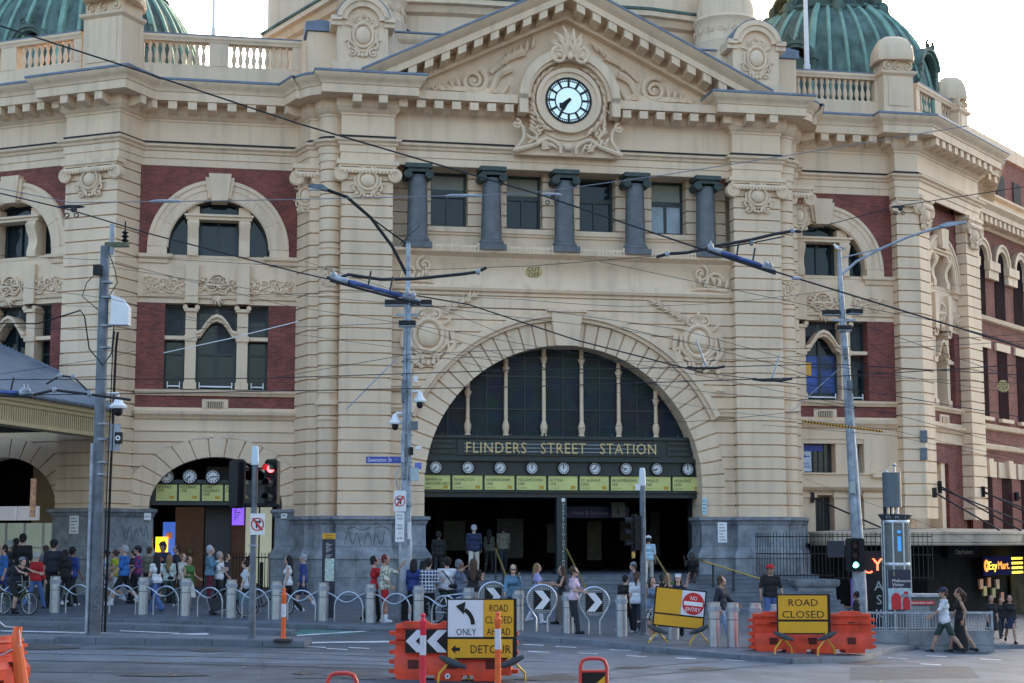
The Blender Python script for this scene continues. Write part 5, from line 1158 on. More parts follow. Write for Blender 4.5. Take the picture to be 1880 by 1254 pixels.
notice(265, 935, 277, 955, FM, -2.15, 'small white sticker notice left of the three clock doorway', None, 2)
notice(516, 935, 527, 952, FM, -2.15, 'small white sticker notice right of the three clock doorway', None, 2)
notice(1690, 790, 1703, 812, FM, -1.68, 'upper small grey box fixed to the right corner pier', GALV, 0, 'wall_box')
notice(1690, 822, 1703, 844, FM, -1.68, 'lower small grey box fixed to the right corner pier', GALV, 0, 'wall_box')
for pts in ([(632, 1000), (640, 975), (648, 1000), (655, 978), (662, 1003)], [(668, 1000), (676, 978), (684, 1002), (690, 980), (700, 1000), (706, 975)], [(636, 972), (650, 968), (664, 973), (680, 968)], [(690, 970), (700, 966), (716, 972)]):
    m = MB(FM); q = [FM.q(x, y, .07) for x, y in pts]; m.stem(q, .06, .011, 5); tag(m.build('graffiti', mat('graffiti_ink', (.03, .035, .05), .6, .1, 3)), 'thin dark graffiti scrawl on the bluestone base left of the entrance', 'graffiti', 'graffiti scrawls left of the entrance')
for pts in ([(226, 975), (232, 990), (238, 966), (244, 992), (250, 972), (254, 985)], [(258, 968), (264, 985), (268, 965), (272, 990)]):
    m = MB(FM); q = [FM.q(x, y, -1.5) for x, y in pts]; m.stem(q, -1.75 if False else -1.5, .014, 5)
    tag(m.build('graffiti', mat('graffiti_ink', (.03, .035, .05))), 'thick dark graffiti tag on the bluestone corner left of the three clock doorway', 'graffiti', 'graffiti tags on the left corner')
# round CUT OFF boards hung in the overhead wiring
for px, py, Y, sx, lb in ((980, 500, 40, 1.1, 'yellow edge-on round CUT OFF board hanging in the overhead wires before the cove'), (1842, 709, 52, .95, 'yellow round CUT OFF board hanging before the red brick side wing')):
    p = at(px, py, Y); t = thing('hanging_board', lb, 'hanging board', tuple(p), R(0)); m = MB(); m.disc(0, 0, -.015, .015, .2 * sx, 24, .2 if sx < 1 else .145); m.build('disc', mat('board_yellow', (.52, .37, .14), .5, .2, 6), t, world=False)
    text('lettering', 'CUT\nOFF', .17, local_m(0, -.02, .02), INK, t, .006, world=False, lead=.85)
# ------------------------------------------------------------------ street furniture
def height(p, py):              # height above p at the picture row py, at p's own distance
    r = ray(940, py); return CAMZ + r[2] * p.y / r[1] - p.z
def moved(p, dx=0., dy=0.): return Vector((p.x + dx, p.y + dy, gz(p.x + dx, p.y + dy)))
# bollards
b = [(100, 1125), (181, 1126.5), (262, 1128), (340, 1130.5), (424, 1134), (507, 1137), (593, 1140), (680, 1143), (768, 1147), (860, 1152), (951, 1157), (1043, 1162), (1141, 1168), (1236, 1174), (1312, 1187), (1346, 1188), (1387, 1188), (1427, 1190)]
BW = ['at the left edge beside the cyclist', 'partly behind the left grey pole', 'behind the woman in flared blue jeans', 'before the woman in a green top', 'between the black crate and the signal pole', 'just left of the orange and white post', 'left of the dark blue map pylon', 'left of the man with red hair', 'before the plaid shirt, behind the pink post', 'behind the turn left sign', 'between the first two round arrow signs', 'between the last two round arrow signs', 'right of the last round arrow sign', 'behind the no entry board', 'right of the no entry board', 'before the young man in light jeans', 'at the left end of the red barrier', 'behind the red barrier beside the man in a red cap']
BP = [ground(x, y) for x, y in b]
def bollard():
    t = thing('bollard', '', 'bollard', BP[0], 0, 'steel bollards along the kerb'); H = 1.09
    MB().lathe(0, 0, [(.15, 0), (.15, H - .17), (.15, H)], 24).build('tube', STEEL, t, world=False)
    MB().lathe(0, 0, [(.152, H - .22), (.172, H - .215), (.172, H - .11), (.152, H - .105)], 24).build('collar', GALVL, t, world=False)
    MB().lathe(0, 0, [(.153, H - .012), (.155, H), (.14, H + .006), (.01, H + .01)], 24).build('cap', STEEL, t, world=False)
    MB().lathe(0, 0, [(.151, H - .42), (.153, H - .42), (.153, H - .40), (.151, H - .40)], 24).build('joint', GALV, t, world=False)
    return t
b0 = bollard(); b0['label'] = 'brushed steel bollard ' + BW[0]
for p, wd in zip(BP[1:], BW[1:]): dup(b0, p, 0, 'brushed steel bollard ' + wd)
# hoops with wavy bars between the bollards
HP = []
for i in range(0, 9):
    a, c = BP[i], BP[i + 1]; HP.append((a, c))
RACKW = ['behind the bicycle wheel', 'left of the large left grey pole', 'below the man in a bright blue shirt', 'below the woman in a green top and skirt', 'around the black crate', 'around the parked black bicycle', 'before the man in a navy shirt', 'before the map pylon', 'below the man with red hair', 'around the white bicycle']
first = None
def rack(a, c):
    mid = (a + c) / 2; L = (c - a).length; ang = math.atan2(c.y - a.y, c.x - a.x)
    t = thing('bike_rack', '', 'bike rack', moved(mid), ang, 'steel hoops between the bollards')
    r = .42; o = L * .04
    m = MB(); m.tube([(o - r, 0, -.05), (o - r, 0, .38)] + [(o + r * math.cos(q), 0, .38 + r * 1.1 * math.sin(q)) for q in [math.pi - math.pi * i / 16 for i in range(17)]] + [(o + r, 0, .38), (o + r, 0, -.05)], .023, 10); m.build('hoop', STEEL, t, world=False)
    m = MB(); h = L / 2 - .14
    m.tube([(-h + 2 * h * i / 30, -.03, .70 + (.13 * math.cos(2 * math.pi * (i / 30)) if 1 else 0) - .02) for i in range(31)], .019, 8); m.build('wavy_bar', STEEL, t, world=False); return t
for i in range(9):
    a, c = BP[i], BP[i + 1]
    if first is None: first = rack(a, c); o = first
    else: o = dup(first, moved((a + c) / 2), math.atan2(c.y - a.y, c.x - a.x))
    o['label'] = 'curved steel bike hoop with wavy bar ' + RACKW[i + 0 if i < 9 else 9]
a = BP[0]; q = moved(a, -1.28, .1); o = dup(first, q, 0, 'curved steel bike hoop with wavy bar at the left edge behind the cyclist')
# round arrow hoops
CHEV = [(905, 1153), (995, 1160), (1091, 1165)]
CW = ['half hidden behind the turn left sign', 'below the woman in a lavender top', 'nearest the traffic light pole']
PERF = brick('perforated_steel', (.5, .53, .55), (.47, .5, .52), (.10, .11, .12), .05, .05, .012, .4, .1, .1, offset=0)
def chevron():
    p = ground(*CHEV[0]); t = thing('arrow_hoop', '', 'arrow sign', p, R(3), 'round arrow hoops at the kerb'); r = .4; zc = .86
    pts = [(-.16, 0, -.05), (-.16, 0, .38), (-.25, 0, .5)] + [(r * math.sin(q), 0, zc - r * math.cos(q)) for q in [-R(42) - i * R(276) / 28 for i in range(29)]] + [(.25, 0, .5), (.16, 0, .38), (.16, 0, -.05)]
    MB().tube(pts, .03, 10).build('hoop', STEEL, t, world=False)
    MB().disc(0, zc, -.01, .01, .375, 32).build('mesh_disc', PERF, t, world=False)
    pl = MB().box(-.23, .23, -.03, -.012, zc - .26, zc + .26).build('arrow_panel', BLACK, t, world=False)
    MB().prism([(-.2, zc + .25), (.02, zc + .25), (.22, zc), (.02, zc - .25), (-.2, zc - .25), (.02, zc)], -.036, -.03).build('arrow', WHITE, pl, world=False); return t
c0 = chevron(); c0['label'] = 'round steel hoop with white arrow on black ' + CW[0]
for (x, y), wd in zip(CHEV[1:], CW[1:]): dup(c0, ground(x, y), R(3), 'round steel hoop with white arrow on black ' + wd)
# map pylon
p = deeper(ground(602, 1137), .6); t = thing('map_pylon', 'dark blue street map pylon with an amber head beside the stone base', 'map pylon', p)
H = height(p, 979); MB().box(-.19, .19, -.06, .06, 0, H - .17).build('panel', mat('pylon_navy', (.018, .025, .045), .4, .1, 3), t, world=False); hd = MB().box(-.19, .19, -.065, .065, H - .17, H).build('head', SIGNY, t, world=False)
text('lettering', 'Flinders\nStation', .075, local_m(-.1, -.067, H - .08), INK, hd, .003, 'LEFT', world=False)
MB().box(-.1, .175, -.07, -.06, H - 1.4, H - .74).build('map', mat('map_print', (.45, .56, .5), .5, .35, 14), t, world=False)
m = MB()
for i in range(11): m.box(-.08, -.08 + .08 + .05 * ((i * 5) % 3), -.064, -.06, H - .3 - i * .042 - (.05 if i > 6 else 0), H - .285 - i * .042 - (.05 if i > 6 else 0))
m.build('print', mat('print_pale', (.5, .53, .55), .5, 0), t, world=False)
# traffic light heads
def signal_head(par, x, y, z0, z1, ang, lit=None, w_=.36, two=False, nm='signal_head'):
    f = Frame(x, y, ang); m = MB(f); h = z1 - z0
    m.prism([(-w_ / 2 + .06, z0), (w_ / 2 - .06, z0), (w_ / 2, z0 + .06), (w_ / 2, z1 - .06), (w_ / 2 - .06, z1), (-w_ / 2 + .06, z1), (-w_ / 2, z1 - .06), (-w_ / 2, z0 + .06)], -.06, -.0)
    m.box(-.13, .13, -.2, .0, z0 + .05, z1 - .05); o = m.build(nm, BLACK, par, world=False)
    cols = {'red': ((.05, .004, .004), (1, .05, .06)), 'amber': ((.04, .02, .004), (1, .5, .05)), 'green': ((.004, .03, .02), (.1, 1, .75))}
    for i, cn in enumerate(('red', 'amber', 'green')):
        z = z1 - h * (.2 + .3 * i); on = lit == cn
        mt = mat('lens_%s_%s' % (cn, on), cols[cn][1] if on else cols[cn][0], .3, 0, emit=cols[cn][1] if on else None, estr=2.6 if on else 0)
        l = MB(f).disc(0, z, .0, .03, .095, 18).build('lens', mt, o, world=False)
        v = MB(f); k = 14; vs = []
        for j in range(k + 1):
            q = R(-20 + 220 * j / k)
            for vv, rr in ((0., .115), (.24, .105), (.24, .098), (0., .108)): vs.append((rr * math.cos(q), vv, z + rr * math.sin(q)))
        v.add(vs, [(j * 4 + i2, j * 4 + (i2 + 1) % 4, (j + 1) * 4 + (i2 + 1) % 4, (j + 1) * 4 + i2) for j in range(k) for i2 in range(4)]); v.build('visor', BLACK, o, world=False)
    return o
# left signal pole
p = ground(462, 1176); t = thing('traffic_light', 'traffic light pole with a red signal standing on the left island', 'traffic light', p)
S = p.y / FPX; Ht = height(p, 855)
MB().lathe(0, 0, [(.13, 0), (.13, .03), (.085, .06), (.075, Ht * .6), (.07, Ht)], 16).build('pole', GALV, t, world=False); MB().lathe(0, 0, [(.07, Ht), (.1, Ht + .02), (.1, Ht + .08), (.095, Ht + .1), (.075, height(p, 822)), (.06, height(p, 819))], 16).build('cap', mat('cap_pale', (.55, .66, .72), .4, .05, 3), t, world=False)
signal_head(t, 30 * S, -.05, height(p, 930), height(p, 843), R(-24), 'red'); signal_head(t, -30 * S, .05, height(p, 933), height(p, 843), R(150), None, .42)
for zz in (860, 925): MB().tube([(-24 * S, 0, height(p, zz)), (24 * S, 0, height(p, zz))], .025, 6).build('bracket', BLACK, t, world=False)
MB().box(-.11, .11, -.1, .02, height(p, 1003), height(p, 1000)).build('clamp', GALVL, t, world=False)
def ban_sign(par, x, y, z0, z1, w_, left=True, nm='no_turn_sign'):
    m = MB(); m.box(x - w_ / 2, x + w_ / 2, y, y + .02, z0, z1); o = m.build(nm, WHITE, par, world=False); zc = (z0 + z1) / 2 + .0; r = w_ * .45; kk = min(1.0, (z1 - z0) / w_ * .95)
    m = MB(); m.ring(x, zc, y - .012, y - .001, r * .84, r, n=32, k=kk if kk < 1.15 else 1.3); g = -1 if left else 1
    o2 = MB(); s_ = g * .7 * r; o2.add([(x - s_ - .03, y - .014, zc + .75 * r * 1.2), (x - s_ + .03, y - .014, zc + .75 * r * 1.2), (x + s_ + .03, y - .014, zc - .75 * r * 1.2), (x + s_ - .03, y - .014, zc - .75 * r * 1.2)], [(0, 1, 2, 3)])
    m.build('red_ring', RED, o, world=False)
    a = MB(); a.prism([(x - g * .25 * r, zc - .6 * r), (x - g * .02 * r, zc - .6 * r), (x - g * .02 * r, zc + .25 * r), (x + g * .25 * r, zc + .25 * r), (x + g * .25 * r, zc + .05 * r), (x + g * .6 * r, zc + .38 * r), (x + g * .25 * r, zc + .7 * r), (x + g * .25 * r, zc + .48 * r), (x - g * .15 * r, zc + .48 * r), (x - g * .25 * r, zc + .35 * r)], y - .008, y - .002)
    a.build('arrow', BLACK, o, world=False); o2.build('bar', RED, o, world=False); return o
ban_sign(t, 8 * S, -.12, height(p, 982), height(p, 943), .34, False)
# left grey pole
p = ground(171, 1168, 0); p = ground(171, 1168, .0); t = thing('overhead_pole', 'tall thick blue grey steel pole on the island at the left', 'pole', p); S = p.y / FPX
H = height(p, 452); m = MB(); m.lathe(0, 0, [(13.5 * S, 0), (13.3 * S, height(p, 940)), (11.5 * S, height(p, 939)), (10 * S, height(p, 700)), (8.6 * S, H)], 20); m.build('pole', GALV, t, world=False)
lx = 12 * S
m = MB(); m.lathe(lx, 0, [(5 * S, H - .2), (4.6 * S, height(p, 412)), (0.01, height(p, 411))], 12); m.build('spike', GALVL, t, world=False)
m = MB(); m.box(lx - .16, lx + .42, -.07, .07, H - .02, H + .09); m.build('cross_timber', mat('mossy_timber', (.12, .13, .08), .8, .3, 10), t, world=False)
m = MB(); m.lathe(lx + .32, 0, [(.03, H + .1), (.1, H + .14), (.03, H + .2), (.1, H + .24), (.03, H + .3), (.09, H + .34), (.02, H + .4), (.02, H + .62)], 10); m.build('insulator', BLACK, t, world=False)
m = MB()
for py in (520, 548, 600, 640, 780, 808, 850, 872): m.lathe(5 * S if py < 900 else 0, 0, [(11.8 * S, height(p, py)), (11.8 * S, height(p, py - 3))], 16)
m.build('strap', GALVL, t, world=False)
z0, z1 = height(p, 598), height(p, 543); m = MB(); m.prism([(.22, z0), (.66, z0), (.66, z1 - .3), (.5, z1 - .1), (.24, z1)], -.22, .1); m.build('equipment_box', WHITE, t, world=False)
m = MB(); z = height(p, 498); m.box(-.22, -.03, -.25, -.02, z - .12, z + .12); m.build('camera_box', BLACK, t, world=False)
m = MB(); z = height(p, 755); m.tube([(.2, -.1, z + .42), (.46, -.1, z + .42), (.46, -.1, z + .3)], .035, 8); m.lathe(.46, -.1, [(.02, z + .32), (.09, z + .28), (.12, z + .2), (.22, z + .12), (.2, z + .06), (.02, z + .05)], 16); m.build('camera_hood', WHITE, t, world=False)
MB().ell((.46, -.1, z), (.115, .115, .13), 14, 8).build('camera_dome', BLACK, t, world=False)
z = height(p, 805); MB().box(.24, .52, -.05, .0, z - .3, z + .35).build('bracket_plate', GALVL, t, world=False); k_ = MB().box(.42, .58, -.2, -.04, z - .13, z + .14).build('loudspeaker', BLACK, t, world=False); MB().ring(.5, z, -.215, -.2, .03, .06, n=16).build('ring', WHITE, k_, world=False)
m = MB()
for a_ in ((.26, 0, .0), (.3, -.04, .1), (.23, -.12, -.1)): m.tube([(a_[0], a_[1], .1), (a_[0] + .02, a_[1], height(p, 900)), (a_[0] + .06, a_[1], height(p, 640)), (a_[0] + .1, a_[1] - .02, z1 - .9)], .014 + .004 * (a_[2] > 0), 6)
m.tube([(.32, -.2, z0), (.3, -.25, z0 - .7), (.1, -.26, z0 - 1.0), (-.25, -.24, z0 - .6), (-.4, -.2, z0 + .2), (-.5, -.2, z0 + .35), (-1.6, 0, z0 + .05), (-2.6, .3, z0 + .1), (-3.2, .4, z0 - .5)], .018, 6)
m.tube([(-.15, -.1, height(p, 500)), (-.4, -.1, height(p, 520)), (-.5, -.1, height(p, 545)), (-.1, -.1, height(p, 570))], .012, 5); m.tube([(.15, -.1, height(p, 470)), (.3, -.15, height(p, 500)), (.35, -.1, height(p, 520)), (.15, -.1, height(p, 545))], .012, 5)
m.build('cable', BLACK, t, world=False)
MB().tube([(-.12, -.2, .1), (-.12, -.2, height(p, 815))], .035, 8).build('conduit', GALVL, t, world=False)
text('number', '2\n5', .34, local_m(.12, -.215, 1.0), mat('faded_number', (.13, .16, .2), .7, 0), t, .006, world=False, lead=1.1)

# centre pole with signs, cameras and a curved lamp arm
def flood(par, x, y, z, ang, w_=.55):
    f = Frame(x, y, ang); m = MB(f); m.prism([(-.1, -.12), (.2, -.06), (.22, .0), (-.1, .08)], -w_ / 2, w_ / 2, 'vz' if False else 'vz') if False else m.box(-w_ / 2, w_ / 2, -.14, .14, -.06, .08)
    m.v = [(a, c, q + z) for a, c, q in m.v]; o = m.build('floodlight', BLACK, par, world=False)
    g = MB(f); g.box(-w_ / 2, w_ / 2, -.15, .15, -.1, -.075); g.v = [(a, c, q + z) for a, c, q in g.v]; g.build('bracket', GALVL, o, world=False); return o
def dome_cam(par, x, y, z, side, arm=.3):
    m = MB(); m.tube([(x - side * arm, y, z + .36), (x - side * .06, y, z + .38), (x, y, z + .34)], .035, 8); m.lathe(x, y, [(.02, z + .36), (.08, z + .32), (.11, z + .2), (.2, z + .1), (.19, z + .05), (.02, z + .04)], 16); o = m.build('camera_hood', WHITE, par, world=False)
    MB().ell((x, y, z - .02), (.1, .1, .12), 12, 7).build('camera_dome', BLACK, o, world=False)
p = deeper(ground(744, 1141), .8); t = thing('lamp_post', 'tall pale steel lamp post with cameras and a street name sign left of the entrance', 'lamp post', p); S = p.y / FPX
H = height(p, 447)
MB().lathe(0, 0, [(12 * S, 0), (11.5 * S, height(p, 985)), (9.5 * S, height(p, 980)), (8.5 * S, height(p, 700)), (7 * S, height(p, 560)), (4.6 * S, height(p, 545)), (4.2 * S, H)], 16).build('pole', GALVL, t, world=False)
tp = ground(744, 1141); A = [(-2 * S, 0, height(p, 505)), (-30 * S, 0, height(p, 452)), (-70 * S, 0, height(p, 400)), (-115 * S, 0, height(p, 362)), (-160 * S, 0, height(p, 346))]
pts = []
for i in range(len(A) - 1):
    for j in range(4): pts.append(tuple(A[i][k] + (A[i + 1][k] - A[i][k]) * j / 4 for k in range(3)))
MB().tube(pts + [A[-1]], .05, 8).build('lamp_arm', BLACK, t, world=False)
MB().tube([(-3 * S, 0, height(p, 448)), A[2]], .025, 6).build('tie', BLACK, t, world=False)
m = MB(); z = height(p, 346); m.prism([(-188 * S, z + .05), (-185 * S, z + .12), (-160 * S, z + .10), (-150 * S, z - .02), (-152 * S, z - .08), (-180 * S, z - .01)], -.13, .13); lh = m.build('lamp_head', GALV, t, world=False)
MB().box(-185 * S, -163 * S, -.1, .1, z - .05, z - .0).build('lens', mat('lamp_lens', (.55, .62, .7), .2, .05, 3), lh, world=False)
z = height(p, 556); MB().box(-22 * S, 20 * S, -.05, .05, height(p, 580), height(p, 576)).build('crossarm', GALVL, t, world=False)
flood(t, -20 * S, 0, z, R(0), .72); flood(t, 23 * S, -.0, z, R(0), .7); flood(t, 0, -.1, height(p, 595), 0, .5)
dome_cam(t, -21 * S, -.1, height(p, 782), -1, .26); dome_cam(t, 24 * S, -.1, height(p, 742), 1, .3)
for px0, py0, px1, py1, mt in ((757, 692, 764, 703, WHITE), (752, 775, 765, 790, GALV), (735, 700, 741, 740, GALV), (750, 822, 757, 836, BLACK), (753, 860, 767, 883, mat('box_grey', (.42, .5, .52), .5, .1, 4)), (735, 800, 741, 850, GALVL), (762, 820, 772, 826, WHITE)):
    MB().box((px0 - 744) * S, (px1 - 744) * S, -.35, -.12, height(p, py1), height(p, py0)).build('equipment_box', mt, t, world=False)
m = MB()
for dx, py0, py1, r in ((-8, 1000, 560, .018), (7, 1000, 530, .02), (3, 900, 560, .03), (-4, 880, 600, .025)): m.tube([(dx * S, -.2, height(p, py0)), ((dx + 1) * S, -.2, height(p, (py0 + py1) / 2)), (dx * .5 * S, -.17, height(p, py1))], r, 6)
m.tube([(-10 * S, -.2, height(p, 905)), (-17 * S, -.2, height(p, 890)), (-18 * S, -.2, height(p, 870)), (-6 * S, -.2, height(p, 850)), (20 * S, -.2, height(p, 862))], .02, 6); m.build('conduit', GALVL, t, world=False)
m = MB()
for py in (590, 640, 665, 690, 720, 760, 800, 850, 880, 930): m.lathe(0, 0, [(11 * S, height(p, py)), (11 * S, height(p, py - 2))], 12)
m.build('strap', GALV, t, world=False)
s_ = thing('street_sign', 'blue Swanston St street name sign on the centre lamp post', 'street sign', (p.x, p.y - .2, p.z)); z0, z1 = height(p, 851), height(p, 839)
MB().box(-73 * S, -9 * S, -.02, .02, z0, z1).build('plate', SIGNB, s_, world=False); text('lettering', 'Swanston St', .17, local_m(-48 * S, -.025, z0 + .045), WHITE, s_, .008, world=False, width=44 * S); text('emblem', 'MC', .13, local_m(-17 * S, -.025, z0 + .06), mat('faint_blue', (.2, .25, .5), .5, 0), s_, .006, world=False)
MB().box(16 * S, 28 * S, .0, .03, height(p, 862), height(p, 850)).build('second_plate', mat('sign_blue_pale', (.12, .16, .5), .5, .1, 3), s_, world=False)
bs = thing('parking_sign', 'white no turn and parking signs on a thin post before the lamp post', 'sign', moved(Vector((p.x - 9 * S, p.y - .5, p.z)))); b_ = ground(735, 1140); q = bs.location
MB().tube([(0, 0, 0), (0, 0, height(q, 900))], .035, 8).build('post', GALVL, bs, world=False)
ban_sign(bs, 0, -.08, height(q, 939), height(q, 901), 22 * S, True)
o = MB().box(-8 * S, 8 * S, -.08, -.06, height(q, 995), height(q, 941)).build('parking_plate', WHITE, bs, world=False)
for i, (w1, py) in enumerate((('NOT LESS', 948), ('THAN 2PM', 954), ('BICYCLES', 966), ('EXCEPTED', 972), ('AT', 980), ('ANY TIME', 990))): text('print', w1, .075, local_m(0, -.084, height(q, py)), INK, o, .003, world=False, width=(10 if len(w1) > 4 else 4) * S)
MB().box(13 * S, 20 * S, .2, .22, height(q, 990), height(q, 958)).build('side_plate', WHITE, bs, world=False)

# pole in front of the entrance with a signal seen from the side
p = ground(1182, 1166); t = thing('traffic_light', 'traffic light pole before the entrance with its hoods turned left', 'traffic light', p); S = p.y / FPX
Ht = height(p, 893); MB().lathe(0, 0, [(.13, 0), (.13, .03), (.085, .06), (.075, Ht)], 16).build('pole', GALV, t, world=False); MB().lathe(0, 0, [(.075, Ht), (.1, Ht + .02), (.1, Ht + .1), (.08, height(p, 864)), (.06, height(p, 859))], 16).build('cap', mat('cap_white', (.62, .68, .72), .4, .05, 3), t, world=False)
signal_head(t, -.26, 0, height(p, 1013), height(p, 944), R(-80), None, .5)
MB().box(-.2, -.06, -.06, .04, height(p, 900), height(p, 889)).build('sensor', WHITE, t, world=False)
m = MB(); m.tube([(-.3, 0, height(p, 948)), (0, 0, height(p, 948))], .022, 6); m.tube([(-.3, 0, height(p, 1010)), (0, 0, height(p, 1010))], .022, 6); m.tube([(0, 0, height(p, 974)), (.2, 0, height(p, 974))], .012, 6); m.tube([(0, 0, height(p, 992)), (.22, 0, height(p, 992))], .012, 6); m.build('bracket', BLACK, t, world=False)
MB().lathe(-.27, -.05, [(.02, height(p, 1026)), (.05, height(p, 1024)), (.05, height(p, 1013)), (.02, height(p, 1012))], 10).build('push_button', BRASS, t, world=False)
# right pole with lamp arm, gull and green signal
p = deeper(ground(1581, 1150), 1); t = thing('lamp_post', 'leaning pale lamp post with a long arm and green signal at the right', 'lamp post', p); S = p.y / FPX
X = lambda px: (px - 1581) * S
m = MB(); m.tube([(0, 0, 0), (X(1578), 0, height(p, 985)), (X(1567), 0, height(p, 700)), (X(1560), 0, height(p, 545)), (X(1558), 0, height(p, 462))], [.24, .2, .13, .09, .07], 14); m.build('pole', GALVL, t, world=False)
A = [(1561, 505), (1590, 480), (1640, 455), (1690, 434), (1740, 419), (1768, 415)]
MB().tube([(X(a), 0, height(p, c)) for a, c in A], .045, 8).build('lamp_arm', GALVL, t, world=False); MB().tube([(X(1560), 0, height(p, 474)), (X(1640), 0, height(p, 455))], .025, 6).build('tie', GALVL, t, world=False)
m = MB(); z = height(p, 414); m.prism([(X(1745), z + .0), (X(1760), z + .1), (X(1796), z + .14), (X(1797), z + .08), (X(1760), z - .06), (X(1745), z - .06)], -.12, .12); m.build('lamp_head', GALVL, t, world=False)
flood(t, X(1540), 0, height(p, 574), 0, .55); flood(t, X(1584), 0, height(p, 572), R(20), .5); MB().box(X(1542), X(1585), -.05, .05, height(p, 590), height(p, 586)).build('crossarm', GALVL, t, world=False); flood(t, X(1563), -.1, height(p, 603), 0, .45)
for a0, c0_, a1, c1, mt in ((1564, 885, 1574, 906, mat('box_green_grey', (.33, .42, .40), .5, .1, 3)), (1566, 700, 1573, 716, GALV), (1560, 640, 1566, 660, GALV)): MB().box(X(a0), X(a1), -.3, -.12, height(p, c1), height(p, c0_)).build('equipment_box', mt, t, world=False)
m = MB()
for dx, a, c in ((-3, 1100, 620), (3, 985, 700), (5, 905, 640)): m.tube([(X(1579 + dx), -.22, height(p, a)), (X(1572 + dx), -.16, height(p, (a + c) / 2)), (X(1563 + dx * .6), -.12, height(p, c))], .018, 6)
m.build('conduit', GALVL, t, world=False)
signal_head(t, X(1569), -.4, height(p, 1049), height(p, 988), R(-6), 'green', .62); MB().box(X(1519), X(1550), -.4, -.34, height(p, 1023), height(p, 993)).build('signal_back', mat('housing_navy', (.02, .025, .04), .5, .1, 3), t, world=False)
q = thing('gull', 'small white and grey gull perched on top of the right lamp post', 'bird', (p.x + X(1557), p.y, p.z + height(p, 462)))
m = MB(); m.tube([(.2, 0, .09), (.1, 0, .1), (0, 0, .12), (-.08, 0, .16), (-.11, 0, .21)], [.012, .045, .07, .055, .035], 10); m.ell((-.12, 0, .23), (.05, .04, .04), 10, 6); m.build('body', WHITE, q, world=False); MB().tube([(.26, 0, .07), (.12, -.04, .13), (-.02, -.05, .15)], [.008, .035, .02], 8).build('wing', mat('gull_grey', (.3, .33, .37), .6, .1, 5), q, world=False); MB().tube([(-.16, 0, .23), (-.21, 0, .22)], [.014, .003], 6).build('beak', SIGNY, q, world=False); m = MB(); m.tube([(.0, .02, 0), (.0, .02, .08)], .007, 5); m.tube([(.0, -.02, 0), (.0, -.02, .08)], .007, 5); m.build('leg', SIGNY, q, world=False)
# information column
p = deeper(ground(1650, 1172), 1.2); t = thing('information_column', 'round glass information column with a blue i and a grey cabinet on top', 'information column', p); S = p.y / FPX
r = 24.5 * S; zt = height(p, 945); MB().lathe(0, 0, [(r, 0), (r, zt - .3)], 32).build('drum', mat('drum_steel', (.10, .12, .125), .25, .25, 2, spec=.6), t, world=False)
m = MB(); m.lathe(0, 0, [(r * 1.02, zt - .3), (r * 1.02, zt - .15), (r * 1.05, zt - .14), (r * 1.28, zt), (r * 1.2, zt + .02), (.02, zt + .02)], 32); crown = m.build('crown', mat('crown_grey', (.06, .068, .07), .4, .2, 3), t, world=False)
for ch, a in zip('MATI', (-38, -8, 24, 55)): 
    f = Frame(r * 1.12 * math.sin(R(a)), -r * 1.12 * math.cos(R(a)), R(a)); text('lettering', ch, .19, plane_m(f, 0, .03, zt - .12), GALVL, crown, .01, world=False)
m = MB()
for z in (height(p, 962), height(p, 1040)): m.lathe(0, 0, [(r * 1.01, z), (r * 1.03, z + .02), (r * 1.03, z + .1), (r * 1.01, z + .12)], 32)
for a in range(0, 360, 45): m.tube([(r * 1.01 * math.cos(R(a + 20)), r * 1.01 * math.sin(R(a + 20)), 0), (r * 1.01 * math.cos(R(a + 20)), r * 1.01 * math.sin(R(a + 20)), zt - .2)], .03, 6)
m.build('trim', STEEL, t, world=False)
LB = mat('light_blue', (.05, .28, .62), .4, .05, 3, emit=(.06, .4, .95), estr=.1); zi = height(p, 1012); text('info_letter', 'i', 1.0, local_m(0, -r - .02, zi), LB, t, .03, world=False, xs=1.25)
po = MB().box(-.38, .3, -r - .05, -r + .03, height(p, 1118), height(p, 1045)).build('poster', mat('poster_sky', (.35, .5, .55), .5, .3, 4), t, world=False); MB().box(-.38, .3, -r - .06, -r - .05, height(p, 1079), height(p, 1045)).build('poster_band', mat('poster_navy', (.015, .02, .05), .4, .1, 3), po, world=False)
text('lettering', 'Melbourne\nVisitor\nServices', .13, local_m(-.26, -r - .064, height(p, 1068)), WHITE, po, .004, 'LEFT', world=False, lead=.9)
text('emblem', 'i', .22, local_m(-.2, -r - .064, height(p, 1056)), mat('emblem_lime', (.5, .6, .2), .5, 0), po, .004, world=False)
m = MB(); z = height(p, 1118)
for x, s__ in ((-.15, 1.), (.15, .75)):
    m.prism([(x - .15 * s__, z), (x + .15 * s__, z), (x + .15 * s__, z + .38 * s__), (x + .05, z + .5 * s__), (x - .05, z + .5 * s__), (x - .15 * s__, z + .38 * s__)], -r - .058, -r - .051); m.disc(x, z + .66 * s__, -r - .058, -r - .051, .1 * s__, 14, .05)
m.build('printed_figure', mat('print_red', (.55, .02, .03), .5, .1, 4), po, world=False)
m = MB(); z0, z1 = height(p, 931), height(p, 868); m.lathe(-.08, 0, [(.28, z0), (.28, z1), (.02, z1)], 20); cb_ = m.build('cabinet', mat('cabinet_grey', (.10, .13, .15), .5, .1, 3), t, world=False)
m = MB()
for x in (-.22, -.08, .06): m.tube([(x, 0, zt), (x, 0, z0)], .045, 8)
m.tube([(.02, 0, z1), (.02, 0, z1 + .22)], .03, 8); m.ell((.02, 0, z1 + .24), (.06, .06, .05), 10, 6); m.ell((-.25, 0, z1 + .02), (.07, .07, .05), 10, 6); m.build('mast', STEEL, cb_, world=False)
